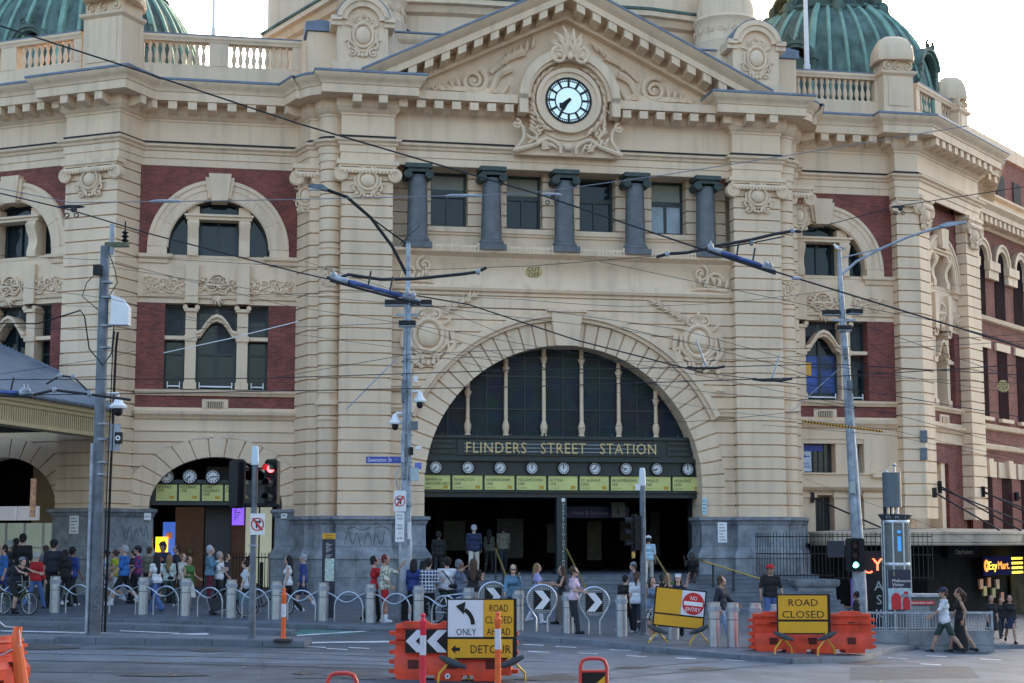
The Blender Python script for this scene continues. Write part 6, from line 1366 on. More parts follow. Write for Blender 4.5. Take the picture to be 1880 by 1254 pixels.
# railing on a low wall
p0, p1 = ground(1632, 1186), ground(1782, 1186); p = deeper((p0 + p1) / 2, .5); L = (p1 - p0).length; t = thing('railing', 'steel railing on a low bluestone wall before the right hand shops', 'railing', p); h0, h1 = height(p, 1157), height(p, 1123)
MB().box(-L / 2, L / 2, -.12, .12, -.2, h0).build('low_wall', BLUE, t, world=False); m = MB(); m.box(-L / 2, L / 2, -.03, .03, h1 - .06, h1); m.box(-L / 2, L / 2, -.02, .02, h0 + .05, h0 + .08); n = 42
for i in range(n + 1): m.tube([(-L / 2 + L * i / n, 0, h0), (-L / 2 + L * i / n, 0, h1)], .012, 5)
m.box(L / 2 - .04, L / 2 + .02, -.04, .04, 0, h1 + .02); m.build('rail', GALVL, t, world=False)
q = deeper(p, 2.6); t = thing('news_kiosk', 'small grey perforated kiosk with a red banner behind the railing', 'kiosk', q); S = q.y / FPX
MB().box(-.75, .45, 0, .8, 0, height(q, 1096)).build('body', mat('kiosk_grey', (.10, .11, .11), .5, .2, 3), t, world=False); MB().box(-.85, .5, -.1, .9, height(q, 1096), height(q, 1091)).build('roof', GALVL, t, world=False); MB().box(-.75, .0, -.03, -.0, .3, height(q, 1112)).build('mesh_panel', PERF, t, world=False)
o = MB().box(-.75, .15, -.05, -.0, height(q, 1110), height(q, 1103)).build('banner', RED, t, world=False); text('lettering', 'GO MELBOURNE CLEAN', .09, local_m(-.3, -.055, height(q, 1108.6)), WHITE, o, .004, world=False, width=.8)

# ------------------------------------------------------------------ road works
def water_barrier(loc, L, H, rot, lb, chev=False):
    t = thing('water_barrier', lb, 'barrier', loc, rot, 'orange plastic road barriers'); W_ = .28
    def sec(x0, x1, parts, nm, mt=ORANGE):
        m = MB()
        for p_ in parts: m.prism(p_, x0, x1, 'vz')
        return m.build(nm, mt, t, world=False)
    prof = [(-W_, .1), (-W_, .28), (-W_ * .78, .45 * H), (-W_ * .5, .52 * H), (-W_ * .5, .60 * H), (-W_ * .38, .63 * H), (-W_ * .38, .70 * H), (-W_ * .5, .73 * H), (-W_ * .5, .80 * H), (-W_ * .38, .83 * H), (-W_ * .38, .9 * H), (-W_ * .45, .93 * H), (-W_ * .42, H), (W_ * .42, H), (W_ * .5, .55 * H), (W_ * .8, .45 * H), (W_, .28), (W_, .1)]
    m = MB(); m.prism(prof, -L / 2, L / 2, 'vz')
    n = max(3, int(L / .7))
    for i in range(n):          # feet with forklift gaps between
        x0 = -L / 2 + L * i / n; m.box(x0 + .03, x0 + L / n * .72, -W_, W_, 0, .1)
    for i in range(3): x = -L / 2 + L * (i + .5) / 3; m.prism([(x - .3, H), (x + .3, H), (x + .2, H + .05), (x - .2, H + .05)], -.07, .07)
    body = m.build('body', ORANGE, t, world=False)
    dk = mat('recess_shade', (.09, .012, .008), .7, .1, 3)  # dark raised blocks stand in for the shade inside moulded hollows
    for i in range(3):
        x = -L / 2 + L * (i + .35) / 3; MB().box(x, x + .2, -W_ - .012, -W_ + .1, .22, .38).build('shaded_recess', dk, body, world=False); MB().box(x + .05, x + .22, -W_ * .5 - .01, -W_ * .3, .755 * H, .79 * H).build('shaded_recess', dk, body, world=False)
    for g in (-1, 1):
        for i in range(5): z = .12 * H + i * .17 * H; MB().box(g * L / 2 - .02 if g > 0 else -L / 2 - .12, g * L / 2 + .12 if g > 0 else -L / 2 + .02, -.1, .1, z, z + .07 * H).build('coupling_lug', ORANGE, t, world=False)
    return t
p = ground(833, 1251, ROADDROP); S = p.y / FPX; W1 = water_barrier(deeper(p, .35) - Vector((0, 0, ROADDROP)), 212 * S, 100 * S, R(-3), 'orange water filled barrier behind the detour sign')
ch = thing('chevron_board', 'black and white double chevron board on the front orange barrier', 'chevron board', W1.location, R(-3)); pl = MB().box(-86 * S, 12 * S, -.3, -.26, 50 * S, 92 * S).build('board', BLACK, ch, world=False)
m = MB()
for i in range(2): x = -85 * S + i * 38 * S; m.prism([(x, 71 * S), (x + 20 * S, 91 * S), (x + 38 * S, 91 * S), (x + 18 * S, 71 * S), (x + 38 * S, 51 * S), (x + 20 * S, 51 * S)], -.308, -.3)
m.build('chevron', mat('reflective_white', (.68, .7, .76), .35, .05, 4), pl, world=False)
t = thing('barrier_plug', 'small white round barrier plug on the front orange barrier', 'plug', (W1.location.x - 10 * S, W1.location.y - .32, W1.location.z + 9 * S)); MB().disc(0, 0, -.01, .02, .05, 16).build('disc', WHITE, t, world=False); MB().disc(0, 0, .0, .03, .02, 10).build('hub', SIGNB, t, world=False)
t.rotation_euler[2] = R(180)
p = ground(1491, 1198, 0); S = p.y / FPX; W2 = water_barrier(deeper(p, -.1), 212 * S, 70 * S, R(3), 'orange water filled barrier behind the road closed sign')
p = ground(-46, 1262, ROADDROP); S = p.y / FPX; W3 = water_barrier(moved(p, 0, 0) - Vector((0, 0, ROADDROP)), 2.0, 82 * S, R(65), 'orange water filled barrier cut by the left edge')
def message_sign(px, py, w_, h_, lb, build, tilt=0., rot=0., drop=ROADDROP, fwd=.45):
    p = deeper(ground(px, py, drop), -fwd) - Vector((0, 0, drop)); S = p.y / FPX; t = thing('road_sign', lb, 'road sign', p, rot, 'amber road works signs on folding legs'); W_ = w_ * S; Hh = h_ * S; z0 = 44 * S * (1 if h_ > 90 else .9)
    ct, s_t = math.cos(tilt), math.sin(tilt)
    def T(m):
        m.v = [(x * ct - (z - z0) * s_t, y, z0 + x * s_t + (z - z0) * ct) for x, y, z in m.v]; return m
    fr_ = MB(); b_ = 2.5 * S
    fr_.box(-W_ / 2 - b_, W_ / 2 + b_, .0, .03, z0 - b_, z0 + Hh + b_); fo = T(fr_).build('frame', BLACK, t, world=False)
    build(t, fo, S, W_, Hh, z0, T, (ct, s_t))
    k = 1. if h_ > 90 else .72
    for g in (-1, 1):
        x = g * W_ * .42
        m = MB(); m.tube([(x - 26 * S * k, -.28, 0), (x - 24 * S * k, -.27, 18 * S * k), (x, -.05, 44 * S * k), (x + g * 2 * S, .05, z0 + .1)], 2.1 * S * k, 8); m.tube([(x + 28 * S * k, .28, 0), (x + 26 * S * k, .27, 16 * S * k), (x, -.02, 44 * S * k)], 2.1 * S * k, 8); m.build('leg', YELT, t, world=False)
        m = MB(); m.tube([(x - g * 24 * S * k, -.2, z0 - 11 * S * k - .05), (x - g * 8 * S * k, -.17, z0 - 5 * S * k - .06), (x + g * 8 * S * k, -.15, z0 + 1 * S * k - .06), (x + g * 24 * S * k, -.12, z0 + 8 * S * k - .05)][::1], [3 * S * k, 6 * S * k, 6.5 * S * k, 3.5 * S * k], 8); m.build('sandbag', mat('sandbag_grey', (.055, .062, .07), .8, .3, 12), t, world=False)
    return t
def lett(par, body, size, x, z, S, T, tl, mt=None, wd=None, lead=1.0, y=-.014):
    ct, s_t = tl; o = text('lettering', body, size, local_m(x, y, z), mt or BLACK, par, .006, world=False, width=wd, lead=lead)
    if abs(s_t) > 1e-6:
        for v in o.data.vertices: xx, zz = v.co.x, v.co.z - T.z0; v.co.x = xx * ct - zz * s_t; v.co.z = T.z0 + xx * s_t + zz * ct
    return o
class TT:
    def __init__(s, f, z0): s.f = f; s.z0 = z0
    def __call__(s, m): return s.f(m)
def b_detour(t, fo, S, W_, H, z0, T, tl):
    T = TT(T, z0); zc = z0 + H * .36
    a = T(MB().box(-W_ / 2, 3 * S, -.012, -.002, zc, z0 + H)).build('white_panel', mat('reflective_white', (.68, .7, .76)), fo, world=False)
    c = T(MB().box(3.4 * S, W_ / 2 - 3 * S, -.012, -.002, zc - .0, z0 + H)).build('amber_panel', SIGNY, fo, world=False)
    d = T(MB().box(-W_ / 2, W_ / 2 - 5 * S, -.012, -.002, z0, zc - 4 * S)).build('amber_panel', SIGNY, fo, world=False)
    m = MB(); cx, cz = -26 * S, zc + 8 * S
    pts0 = [(-13 * S + 0, zc + 22 * S)]
    out = []; inn = []
    for i in range(9):
        q = R(0 + 62 * i / 8); R0, R1 = 32 * S, 24.5 * S; ccx, ccz = -44 * S, zc + 22 * S
        out.append((ccx + R0 * math.cos(q), ccz + 1.05 * R0 * math.sin(q))); inn.append((ccx + R1 * math.cos(q), ccz + 1.05 * R1 * math.sin(q)))
    e0, e1 = out[-1], inn[-1]
    m.prism(out + inn[::-1], -.02, -.012)
    m.prism([(-47 * S, zc + 55 * S), (-29 * S, zc + 63 * S), (-32.5 * S, zc + 40 * S)], -.02, -.012); m.build('turn_arrow', BLACK, a, world=False)
    lett(a, 'ONLY', 17 * S, -28 * S, zc + 3 * S, S, T, tl, wd=36 * S)
    for i, w1 in enumerate(('ROAD', 'CLOSED', 'AHEAD')): lett(c, w1, 18.5 * S, 31 * S, zc + 45 * S - i * 21 * S, S, T, tl, wd=(34, 49, 43)[i] * S)
    lett(d, 'DETOUR', 21 * S, 16 * S, z0 + 8 * S, S, T, tl, wd=73 * S)
    m = MB(); m.prism([(-55 * S, z0 + 15 * S), (-47 * S, z0 + 23 * S), (-47 * S, z0 + 18 * S), (-39 * S, z0 + 18 * S), (-39 * S, z0 + 12 * S), (-47 * S, z0 + 12 * S), (-47 * S, z0 + 7 * S)], -.018, -.012); m.build('arrow', BLACK, d, world=False)
message_sign(884, 1249, 122, 103, 'amber and white detour sign reading only, road closed ahead', b_detour)
def b_closed(t, fo, S, W_, H, z0, T, tl):
    T = TT(T, z0); zc = z0 + H * .36
    a = T(MB().box(-W_ / 2, W_ / 2 - 3 * S, -.012, -.002, zc, z0 + H)).build('amber_panel', SIGNY, fo, world=False); T(MB().box(-W_ / 2, W_ / 2 - 3 * S, -.012, -.002, z0, zc - 4 * S)).build('amber_panel', SIGNY, fo, world=False)
    lett(a, 'ROAD', 18 * S, -1 * S, zc + 24 * S, S, T, tl, wd=53 * S); lett(a, 'CLOSED', 18 * S, -1 * S, zc + 3 * S, S, T, tl, wd=76 * S)
message_sign(1477, 1200, 92, 67, 'amber road closed sign before the right orange barrier', b_closed, drop=0., fwd=.6)
def b_noentry(t, fo, S, W_, H, z0, T, tl):
    T = TT(T, z0); zc = z0 + H * .33
    T(MB().box(-W_ / 2, 2 * S, -.012, -.002, zc, z0 + H)).build('amber_panel', SIGNY, fo, world=False); a = T(MB().box(2.4 * S, W_ / 2, -.012, -.002, zc, z0 + H)).build('white_panel', mat('reflective_white', (.68, .7, .76)), fo, world=False); T(MB().box(-W_ / 2, W_ / 2, -.012, -.002, z0, zc - 3 * S)).build('amber_panel', SIGNY, fo, world=False)
    cx, cz = 24 * S, zc + 21.5 * S; d = T(MB().disc(cx, cz, -.018, -.012, 20 * S, 36)).build('red_disc', RED, a, world=False)
    T(MB().box(cx - 17 * S, cx + 17 * S, -.026, -.018, cz - 3.6 * S, cz + 3.6 * S)).build('white_bar', WHITE, a, world=False)
    lett(a, 'NO', 10 * S, cx, cz + 6.5 * S, S, T, tl, WHITE, wd=12 * S, y=-.022); lett(a, 'ENTRY', 10.5 * S, cx, cz - 14 * S, S, T, tl, WHITE, wd=27 * S, y=-.022)
message_sign(1245, 1189, 88, 66, 'tilted amber no entry sign on the kerb before the steps', b_noentry, R(-6), 0)
def post_(px, py, ptop, lb, m1, sleeve):
    p = ground(px, py, ROADDROP if py > 1200 else 0.0); S = p.y / FPX; t = thing('delineator_post', lb, 'delineator post', p, 0, 'flexible plastic road posts'); H = height(p, ptop); r = .055
    MB().lathe(0, 0, [(.24, 0), (.24, .035), (.2, .06), (.08, .07)], 16).build('base', RUBBER, t, world=False)
    MB().lathe(0, 0, [(r * 1.1, .05), (r, .12), (r * .95, H - .24), (r * 1.15, H - .22), (r * 1.15, H - .12), (r * .7, H - .1), (r * .55, H - .06), (r * .85, H - .05), (r * .85, H - .02), (r * .4, H)], 16).build('tube', m1, t, world=False)
    for a, c in sleeve: MB().lathe(0, 0, [(r * 1.03, H - c), (r * 1.03, H - a)], 16).build('reflective_band', mat('band_white', (.62, .62, .68), .4, .05, 4), t, world=False)
post_(520, 1178, 1080, 'orange and white flexible post on the island beside the red signal', ORANGEF, ((.36, .66),)); PINK = mat('post_pink', (.75, .03, .06), .5, .08, 4)
post_(776, 1262, 1126, 'pinkish red flexible post before the chevron board', PINK, ((.38, .72),)); post_(914, 1262, 1123, 'bright orange flexible post before the detour sign', ORANGEF, ((.30, .66),))
# small striped boards
def board(px, py, ptop, w_, lb, panel=True):
    p = ground(px, py, ROADDROP); S = p.y / FPX; t = thing('boom_stand', lb, 'road board', p, R(4), 'red framed road boards'); H = height(p, ptop); W_ = w_ * S / 2; r = .03
    m = MB(); m.tube([(-W_, 0, 0), (-W_, 0, H - .12), (-W_ + .04, 0, H - .03), (-W_ + .12, 0, H), (W_ - .12, 0, H), (W_ - .04, 0, H - .03), (W_, 0, H - .12), (W_, 0, 0)], r, 10); m.tube([(-W_, 0, H - .2), (W_, 0, H - .2)], r * .8, 8); m.build('frame', mat('frame_red', (.6, .05, .04), .5, .1, 4), t, world=False)
    if panel:
        pl = MB().box(-W_ + .03, W_ - .03, -.02, .02, H - 1.0, H - .22).build('panel', BLACK, t, world=False); m = MB(); a, z1 = W_ - .03, H - .22
        for k in range(3): z = z1 - .05 - k * .3; m.prism([(-a, z - .3), (a, z), (a, z - .16), (-a, z - .46)], -.026, -.02)
        m.build('stripe', SIGNY, pl, world=False)
board(1090, 1300, 1209, 48, 'red framed board with amber and black stripes at the bottom edge'); board(627, 1325, 1236, 52, 'red tubular frame cut off by the bottom edge', False)
p = ground(27, 1262, ROADDROP); S = p.y / FPX; t = thing('warning_post', 'bent orange tape wrapped post at the left bottom corner', 'post', p); m = MB(); m.tube([(.12, 0, 0), (.06, 0, .4), (.0, -.02, .8), (.02, 0, 1.0)], [.12, .1, .085, .07], 10); m.build('post', ORANGEF, t, world=False); m = MB(); m.tube([(-.6, .1, 1.3), (-.2, 0, 1.0), (.05, -.05, .98), (.1, -.09, .7), (-.3, 0, .5)], .012, 6); m.build('tape', mat('tape_white', (.6, .6, .62), .5, .1, 4), t, world=False)

# ------------------------------------------------------------------ bicycles and the crate
def bicycle(loc, rot, lb, frame_m, small=1.):
    t = thing('bicycle', lb, 'bicycle', loc, rot); r = .33
    for x in (-.52, .52):
        o = MB(); o.v, o.f, o.m = [], [], []; o.tube([(x + r * math.cos(q), 0, r + r * math.sin(q)) for q in [2 * math.pi * i / 28 for i in range(29)]], .021, 7); wo = o.build('wheel', RUBBER, t, world=False)
        o = MB(); o.tube([(x + (r - .03) * math.cos(q), 0, r + (r - .03) * math.sin(q)) for q in [2 * math.pi * i / 28 for i in range(29)]], .011, 5)
        for i in range(14): q = 2 * math.pi * i / 14; o.tube([(x, .015 * (-1) ** i, r), (x + (r - .03) * math.cos(q), 0, r + (r - .03) * math.sin(q))], .003, 4)
        o.tube([(x, -.05, r), (x, .05, r)], .02, 8); o.build('rim', STEEL, wo, world=False)
    bb, st, hd, hb = (-.08, 0, .29), (-.2, 0, .78), (.32, 0, .84), (.36, 0, .72)
    m = MB()
    for a, c, rr in ((bb, st, .017), (st, hd, .016), (bb, hb, .02), (bb, (-.52, .05, r), .011), (bb, (-.52, -.05, r), .011), (st, (-.52, .05, r), .009), (st, (-.52, -.05, r), .009), (hd, hb, .02), (hb, (.52, .05, r), .013), (hb, (.52, -.05, r), .013)): m.tube([a, c], rr, 7)
    m.build('frame', frame_m, t, world=False)
    m = MB(); m.tube([(-.22, 0, .78), (-.24, 0, .9)], .013, 6); m.tube([(-.38, 0, .93), (-.28, 0, .93), (-.1, 0, .92)], [.06, .055, .018], 8); m.build('saddle', BLACK, t, world=False)
    m = MB(); m.tube([hd, (.3, 0, .95)], .014, 6); m.tube([(.25, -.3, .98), (.33, -.2, .97), (.33, .2, .97), (.25, .3, .98)], .013, 7); m.build('handlebar', GALV, t, world=False)
    m = MB(); m.tube([(-.08, -.09, .29), (-.08, .09, .29)], .02, 6); m.ring(-.08, .29, -.06, -.05, .07, .09, n=16); m.box(-.12, -.04, -.18, -.09, .1, .13); m.box(-.12, -.04, .09, .18, .44, .47); m.tube([(-.08, -.08, .29), (-.08, -.1, .12)], .01, 5); m.tube([(-.08, .08, .29), (-.08, .1, .45)], .01, 5); m.build('crank', GALV, t, world=False); return t
pc = ground(45, 1128); BK = bicycle(moved(pc, -.25, 0), R(-28), 'bicycle ridden past the left bollard by a helmeted cyclist', mat('bike_green', (.10, .13, .06), .4, .2, 5))
q = bicycle(moved(ground(482, 1135), 0, .5), R(20), 'black parked bicycle with panniers behind the left signal pole', BLACK); m = MB()
for g in (-1, 1): m.box(-.8, -.45, g * .12 - .06, g * .12 + .06, .35, .7)
m.build('pannier', mat('pannier_teal', (.12, .2, .24), .7, .2, 5), q, world=False)
bicycle(moved(ground(815, 1146), .2, .45), R(12), 'white parked bicycle beside the plaid shirt and the turn left sign', WHITE)
p = moved(ground(400, 1130), 0, .3); t = thing('shopping_trolley', 'black folding crate trolley leaning in a steel bike hoop', 'trolley', p); m = MB(); c_, s__ = math.cos(R(18)), math.sin(R(18))
m.box(-.28, .28, -.2, .2, 0, .42); m.v = [(x * c_ - z * s__ + .05, y, x * s__ + z * c_ + .12) for x, y, z in m.v]; m.build('crate', mat('crate_black', (.02, .022, .028), .6, .2, 6), t, world=False); m = MB(); m.tube([(-.36, -.22, .5), (-.22, -.22, .05), (.34, -.22, .2), (.3, -.22, .24)], .016, 6); m.tube([(-.34, .22, .5), (-.2, .22, .05), (.34, .22, .2)], .016, 6); m.build('trolley_frame', GALVL, t, world=False)
m = MB()
for x in (-.2, ): m.disc(x, .08, -.26, -.22, .08, 14); m.disc(x, .08, .22, .26, .08, 14)
m.build('wheel', RUBBER, t, world=False)
p = moved(ground(748, 1141), .0, -.1); t = thing('suitcase', 'black bin standing behind the steel hoop by the lamp post', 'bin', moved(p, 0, .5)); MB().prism([(-.2, 0), (.2, 0), (.2, .58), (.16, .62), (-.16, .62), (-.2, .58)], -.15, .15).build('body', BLACK, t, world=False); MB().tube([(-.1, .1, .6), (-.1, .1, .7), (.1, .1, .7), (.1, .1, .6)], .012, 6).build('handle', GALV, t, world=False)

# ------------------------------------------------------------------ overhead wires
def wire(pts, Y, lb, r=.009, mt=None, sag=0., Y2=None, grp=None):
    P = []
    n = len(pts)
    W_ = [at(x, y, Y + ((Y2 or Y) - Y) * i / (n - 1)) for i, (x, y) in enumerate(pts)]
    for i in range(n - 1):
        for j in range(8):
            f_ = j / 8; q = W_[i] * (1 - f_) + W_[i + 1] * f_; q.z -= sag * 4 * f_ * (1 - f_); P.append(tuple(q))
    P.append(tuple(W_[-1])); tag(MB().tube(P, r, 6).build('overhead_wire', mt or WIREM, None, uv=False), lb, 'wire', grp)
wire([(-20, 41), (250, 128), (545, 226), (1000, 360), (1281, 455), (1463, 511), (1900, 645)], 30, 'thick black overhead wire crossing the whole facade from upper left', .017)
wire([(-20, 350), (131, 386), (270, 428), (547, 500), (660, 525), (860, 559), (1060, 625), (1290, 684)], 28, 'dark overhead wire passing through the left blue insulator', .013)
wire([(-20, 342), (130, 372), (375, 369), (550, 366), (800, 360), (967, 355), (1054, 344), (1221, 321), (1442, 286), (1789, 229), (1900, 208)], 33, 'pale overhead span wire crossing the upper windows', .010, WIREG)
wire([(893, 491), (980, 488), (1205, 470)], 40, 'thin wire carrying the round board before the cove', .008)
wire([(1470, 426), (1560, 402), (1650, 378), (1900, 340)], 40, 'overhead wire running right from the curved insulator arm', .012)
wire([(-20, 697), (300, 696), (500, 694), (960, 679), (1310, 674), (1520, 668), (1900, 690)], 36, 'upper of the two long level tram contact wires', .011)
wire([(-20, 726), (300, 722), (500, 718), (960, 710), (1420, 695), (1520, 692), (1900, 668)], 34, 'lower of the two long level tram contact wires', .011)
wire([(300, 648), (420, 622), (548, 590)], 40, 'short white rope slanting across the left windows', .012, WHITE)
wire([(-20, 468), (200, 478), (520, 560), (780, 600), (1290, 690), (1640, 760), (1900, 830)], 44, 'thin wire falling right across the arch', .007)
wire([(200, 490), (520, 540), (760, 560), (1140, 605), (1330, 640), (1500, 640), (1900, 612)], 45, 'thin wire meeting the right window storey', .007)
wire([(220, 545), (700, 535), (960, 550), (1150, 563), (1340, 555), (1550, 530)], 47, 'slack thin wire above the arch keystone', .007, None, .02)
wire([(200, 470), (560, 490), (740, 497), (893, 491)], 43, 'thin wire leading to the curved black arm', .007)
wire([(750, 560), (1000, 570), (1250, 605), (1450, 660), (1880, 725)], 42, 'thin wire sloping right over the right shield', .007)
wire([(760, 640), (1100, 690), (1300, 720), (1460, 735), (1640, 760)], 43, 'thin wire low over the fanlight', .007)
wire([(1290, 684), (1420, 700), (1600, 720), (1900, 770)], 38, 'dark wire running from the tram pull-off to the right', .010)
wire([(-20, 560), (160, 562), (740, 640), (960, 690), (1330, 755), (1640, 790), (1900, 850)], 46, 'thin wire crossing below the shields', .006)
wire([(770, 415), (735, 448)], 44, 'short stay wire at the top of the centre lamp post', .012)
wire([(635, 752), (727, 660)], 57, 'steel stay rod from the left pier to the lamp post', .022, GALVL)
wire([(1445, 762), (1560, 660)], 52, 'thin stay from the right pier to the right lamp post', .012, GALVL)
wire([(1250, 700), (1560, 690), (1900, 705)], 41, 'thin level wire right of the arch', .007)
for i, (pts_, Y_, lb_) in enumerate((([(760, 600), (1010, 680), (1280, 700)], 41, 'thin wire from the lamp post to the steel hanger over the shield'), ([(500, 694), (755, 650), (1000, 640)], 42, 'thin wire rising to the fanlight from the left pier'), ([(-20, 600), (170, 606), (560, 600), (760, 592)], 44, 'thin level wire below the left storey windows'), ([(-20, 690), (180, 660), (400, 610)], 40, 'thin wire rising right above the left canopy'), ([(1140, 600), (1420, 668), (1560, 715)], 39, 'thin wire through the silver turnbuckle right of the arch'), ([(1100, 480), (1480, 560), (1880, 700)], 43, 'thin wire falling right behind the right insulator'), ([(560, 480), (745, 540), (940, 620)], 42, 'thin wire crossing the left shield'), ([(1000, 790), (1330, 770), (1560, 745)], 45, 'thin wire across the right haunch of the arch'), ([(745, 660), (900, 655), (1240, 665), (1560, 650)], 44, 'thin wire straight across the top of the fanlight'), ([(-20, 520), (200, 548), (380, 590)], 38, 'thin wire falling from the left edge to the left windows'), ([(1560, 560), (1720, 590), (1900, 640)], 42, 'thin wire right of the right lamp post at its floodlights'), ([(1640, 640), (1900, 625)], 44, 'thin wire before the right corner pier'), ([(1480, 880), (1640, 940), (1800, 1000)], 56, 'thin dark stay above the right canopy'))):
    wire(pts_, Y_, lb_, .0075 if i % 3 else .006)
wire([(1400, 780), (1640, 800), (1900, 855)], 49, 'thin wire above the right hand canopy', .007)
t = thing('striped_sleeve', 'yellow and black striped sleeve on a wire before the right bay', 'sleeve', tuple(at(1545, 782, 46))); n = 26
m = MB(); a, c = at(1473, 773, 46), at(1620, 792, 46); o_ = Vector(t.location); m.tube([tuple(a - o_), tuple(c - o_)], .03, 8); m.build('sleeve', BLACK, t, world=False); m = MB()
for i in range(n): f_ = (i + .2) / n; g_ = (i + .7) / n; m.tube([tuple(a + (c - a) * f_ - o_), tuple(a + (c - a) * g_ - o_)], .034, 8)
m.build('stripe', SIGNY, t, world=False)
def insulator(px0, py0, px1, py1, Y, lb):
    a, c = at(px0, py0, Y), at(px1, py1, Y); t = thing('section_insulator', lb, 'insulator', tuple((a + c) / 2)); o_ = (a + c) / 2; d = (c - a)
    MB().tube([tuple(a - o_), tuple(a + d * .2 - o_)], [.03, .06], 8).build('clamp', GALVL, t, world=False)
    MB().tube([tuple(a + d * .2 - o_), tuple(a + d * .25 - o_), tuple(a + d * .5 - o_), tuple(a + d * .75 - o_), tuple(a + d * .8 - o_)], [.035, .045, .036, .046, .025], 10).build('sleeve', INSUL, t, world=False)
    m = MB(); m.tube([tuple(a - o_ + Vector((0, 0, -.07))), tuple(c - o_ + Vector((0, 0, -.07)))], .025, 6)
    for f_ in (.42, .66): q = a + d * f_ - o_; m.tube([tuple(q), tuple(q + Vector((.05, 0, .28)))], .018, 6)
    m.build('runner', WIREM, t, world=False)
    m = MB()
    for f_ in (.04, .86, .92): q = a + d * f_ - o_; m.ell(tuple(q + Vector((0, 0, .05))), (.06, .05, .06), 8, 5); m.tube([tuple(q), tuple(q + Vector((0, 0, .16)))], .012, 5)
    m.tube([tuple(a + d * .8 - o_), tuple(c - o_)], [.05, .02], 8); m.build('fitting', GALVL, t, world=False)
insulator(606, 508, 772, 552, 28, 'blue wrapped wire insulator left of the centre lamp post'); insulator(1300, 455, 1424, 496, 30, 'blue wrapped wire insulator before the right pier'); insulator(-60, 718, 60, 722, 30, 'blue insulator over the left canopy roof')
def arm(pts, Y, lb, r):
    W_ = [at(x, y, Y) for x, y in pts]; t = thing('wire_bracket', lb, 'wire bracket', tuple(W_[0])); m = MB(); m.tube([tuple(q - W_[0]) for q in W_], r, 8); m.build('tube', WIREM, t, world=False)
    m = MB()
    for q in (W_[1], W_[-2]): m.ell(tuple(q - W_[0]), (.06, .06, .06), 8, 5)
    m.build('clamp', GALVL, t, world=False)
arm([(600, 510), (622, 510), (640, 504), (665, 508), (700, 513), (760, 512), (800, 508), (850, 503), (878, 499), (893, 491)], 30, 'curved black bracket arm crossing the centre lamp post', .032)
arm([(1205, 472), (1225, 466), (1260, 464), (1290, 458), (1310, 452), (1380, 440), (1420, 430), (1455, 424), (1470, 425)], 32, 'long curved black bracket arm before the right pier', .034)
arm([(1315, 456), (1380, 446), (1440, 434)], 32, 'thin lower bracket rod before the right pier', .014)
def hanger(px, py, px1, py1, Y, lb):
    a, c = at(px, py, Y), at(px1, py1, Y); t = thing('wire_hanger', lb, 'wire hanger', tuple(c)); m = MB(); m.tube([tuple(a - c), (0, 0, 0)], [.012, .028], 8); m.build('arm', GALVL, t, world=False); m = MB(); m.tube([(-.42, 0, -.02), (-.2, 0, -.05), (.2, 0, -.05), (.42, 0, -.01)], .03, 7); m.build('shoe', WIREM, t, world=False)
hanger(1278, 622, 1296, 672, 36, 'steel wire hanger over the right carved shield'); hanger(1432, 650, 1418, 694, 34, 'steel wire hanger before the right pier')
arm([(60, 725), (100, 716), (165, 724), (240, 734)], 33, 'dark trolley wire frame above the left canopy edge', .03)
arm([(85, 705), (110, 690), (135, 692), (160, 716)], 33, 'small wire frame beside the left grey pole', .02)
for px, py, Y, sx, lb in ((131, 380, 30, .5, 'dark wire clamp beside the left capital'), (1012, 358, 33, .45, 'silver wire clamp before the middle window'), (850, 360, 33, .8, 'silver wire splice before the left window'), (305, 370, 33, .7, 'silver wire splice left of the left arch'), (1650, 380, 40, .35, 'black wire clamp with two rings at the right arch'), (1463, 512, 30, .2, 'silver wire ferrule near the right return')):
    p = at(px, py, Y); t = thing('wire_clamp', lb, 'wire clamp', tuple(p)); m = MB(); m.tube([(-sx / 2, 0, .0), (-sx * .3, 0, .01), (sx * .3, 0, .01), (sx / 2, 0, 0)], [.012, .035, .035, .012], 8); m.build('sleeve', GALVL if 'silver' in lb else WIREM, t, world=False)
    if 'rings' in lb or 'clamp' in lb:
        m = MB(); m.ell((.05, 0, -.04), (.07, .05, .07), 8, 5); m.ring(-.08, -.16, -.01, .01, .03, .05, n=14); m.ring(.1, -.16, -.01, .01, .03, .05, n=14); m.build('ring', WIREM, t, world=False)
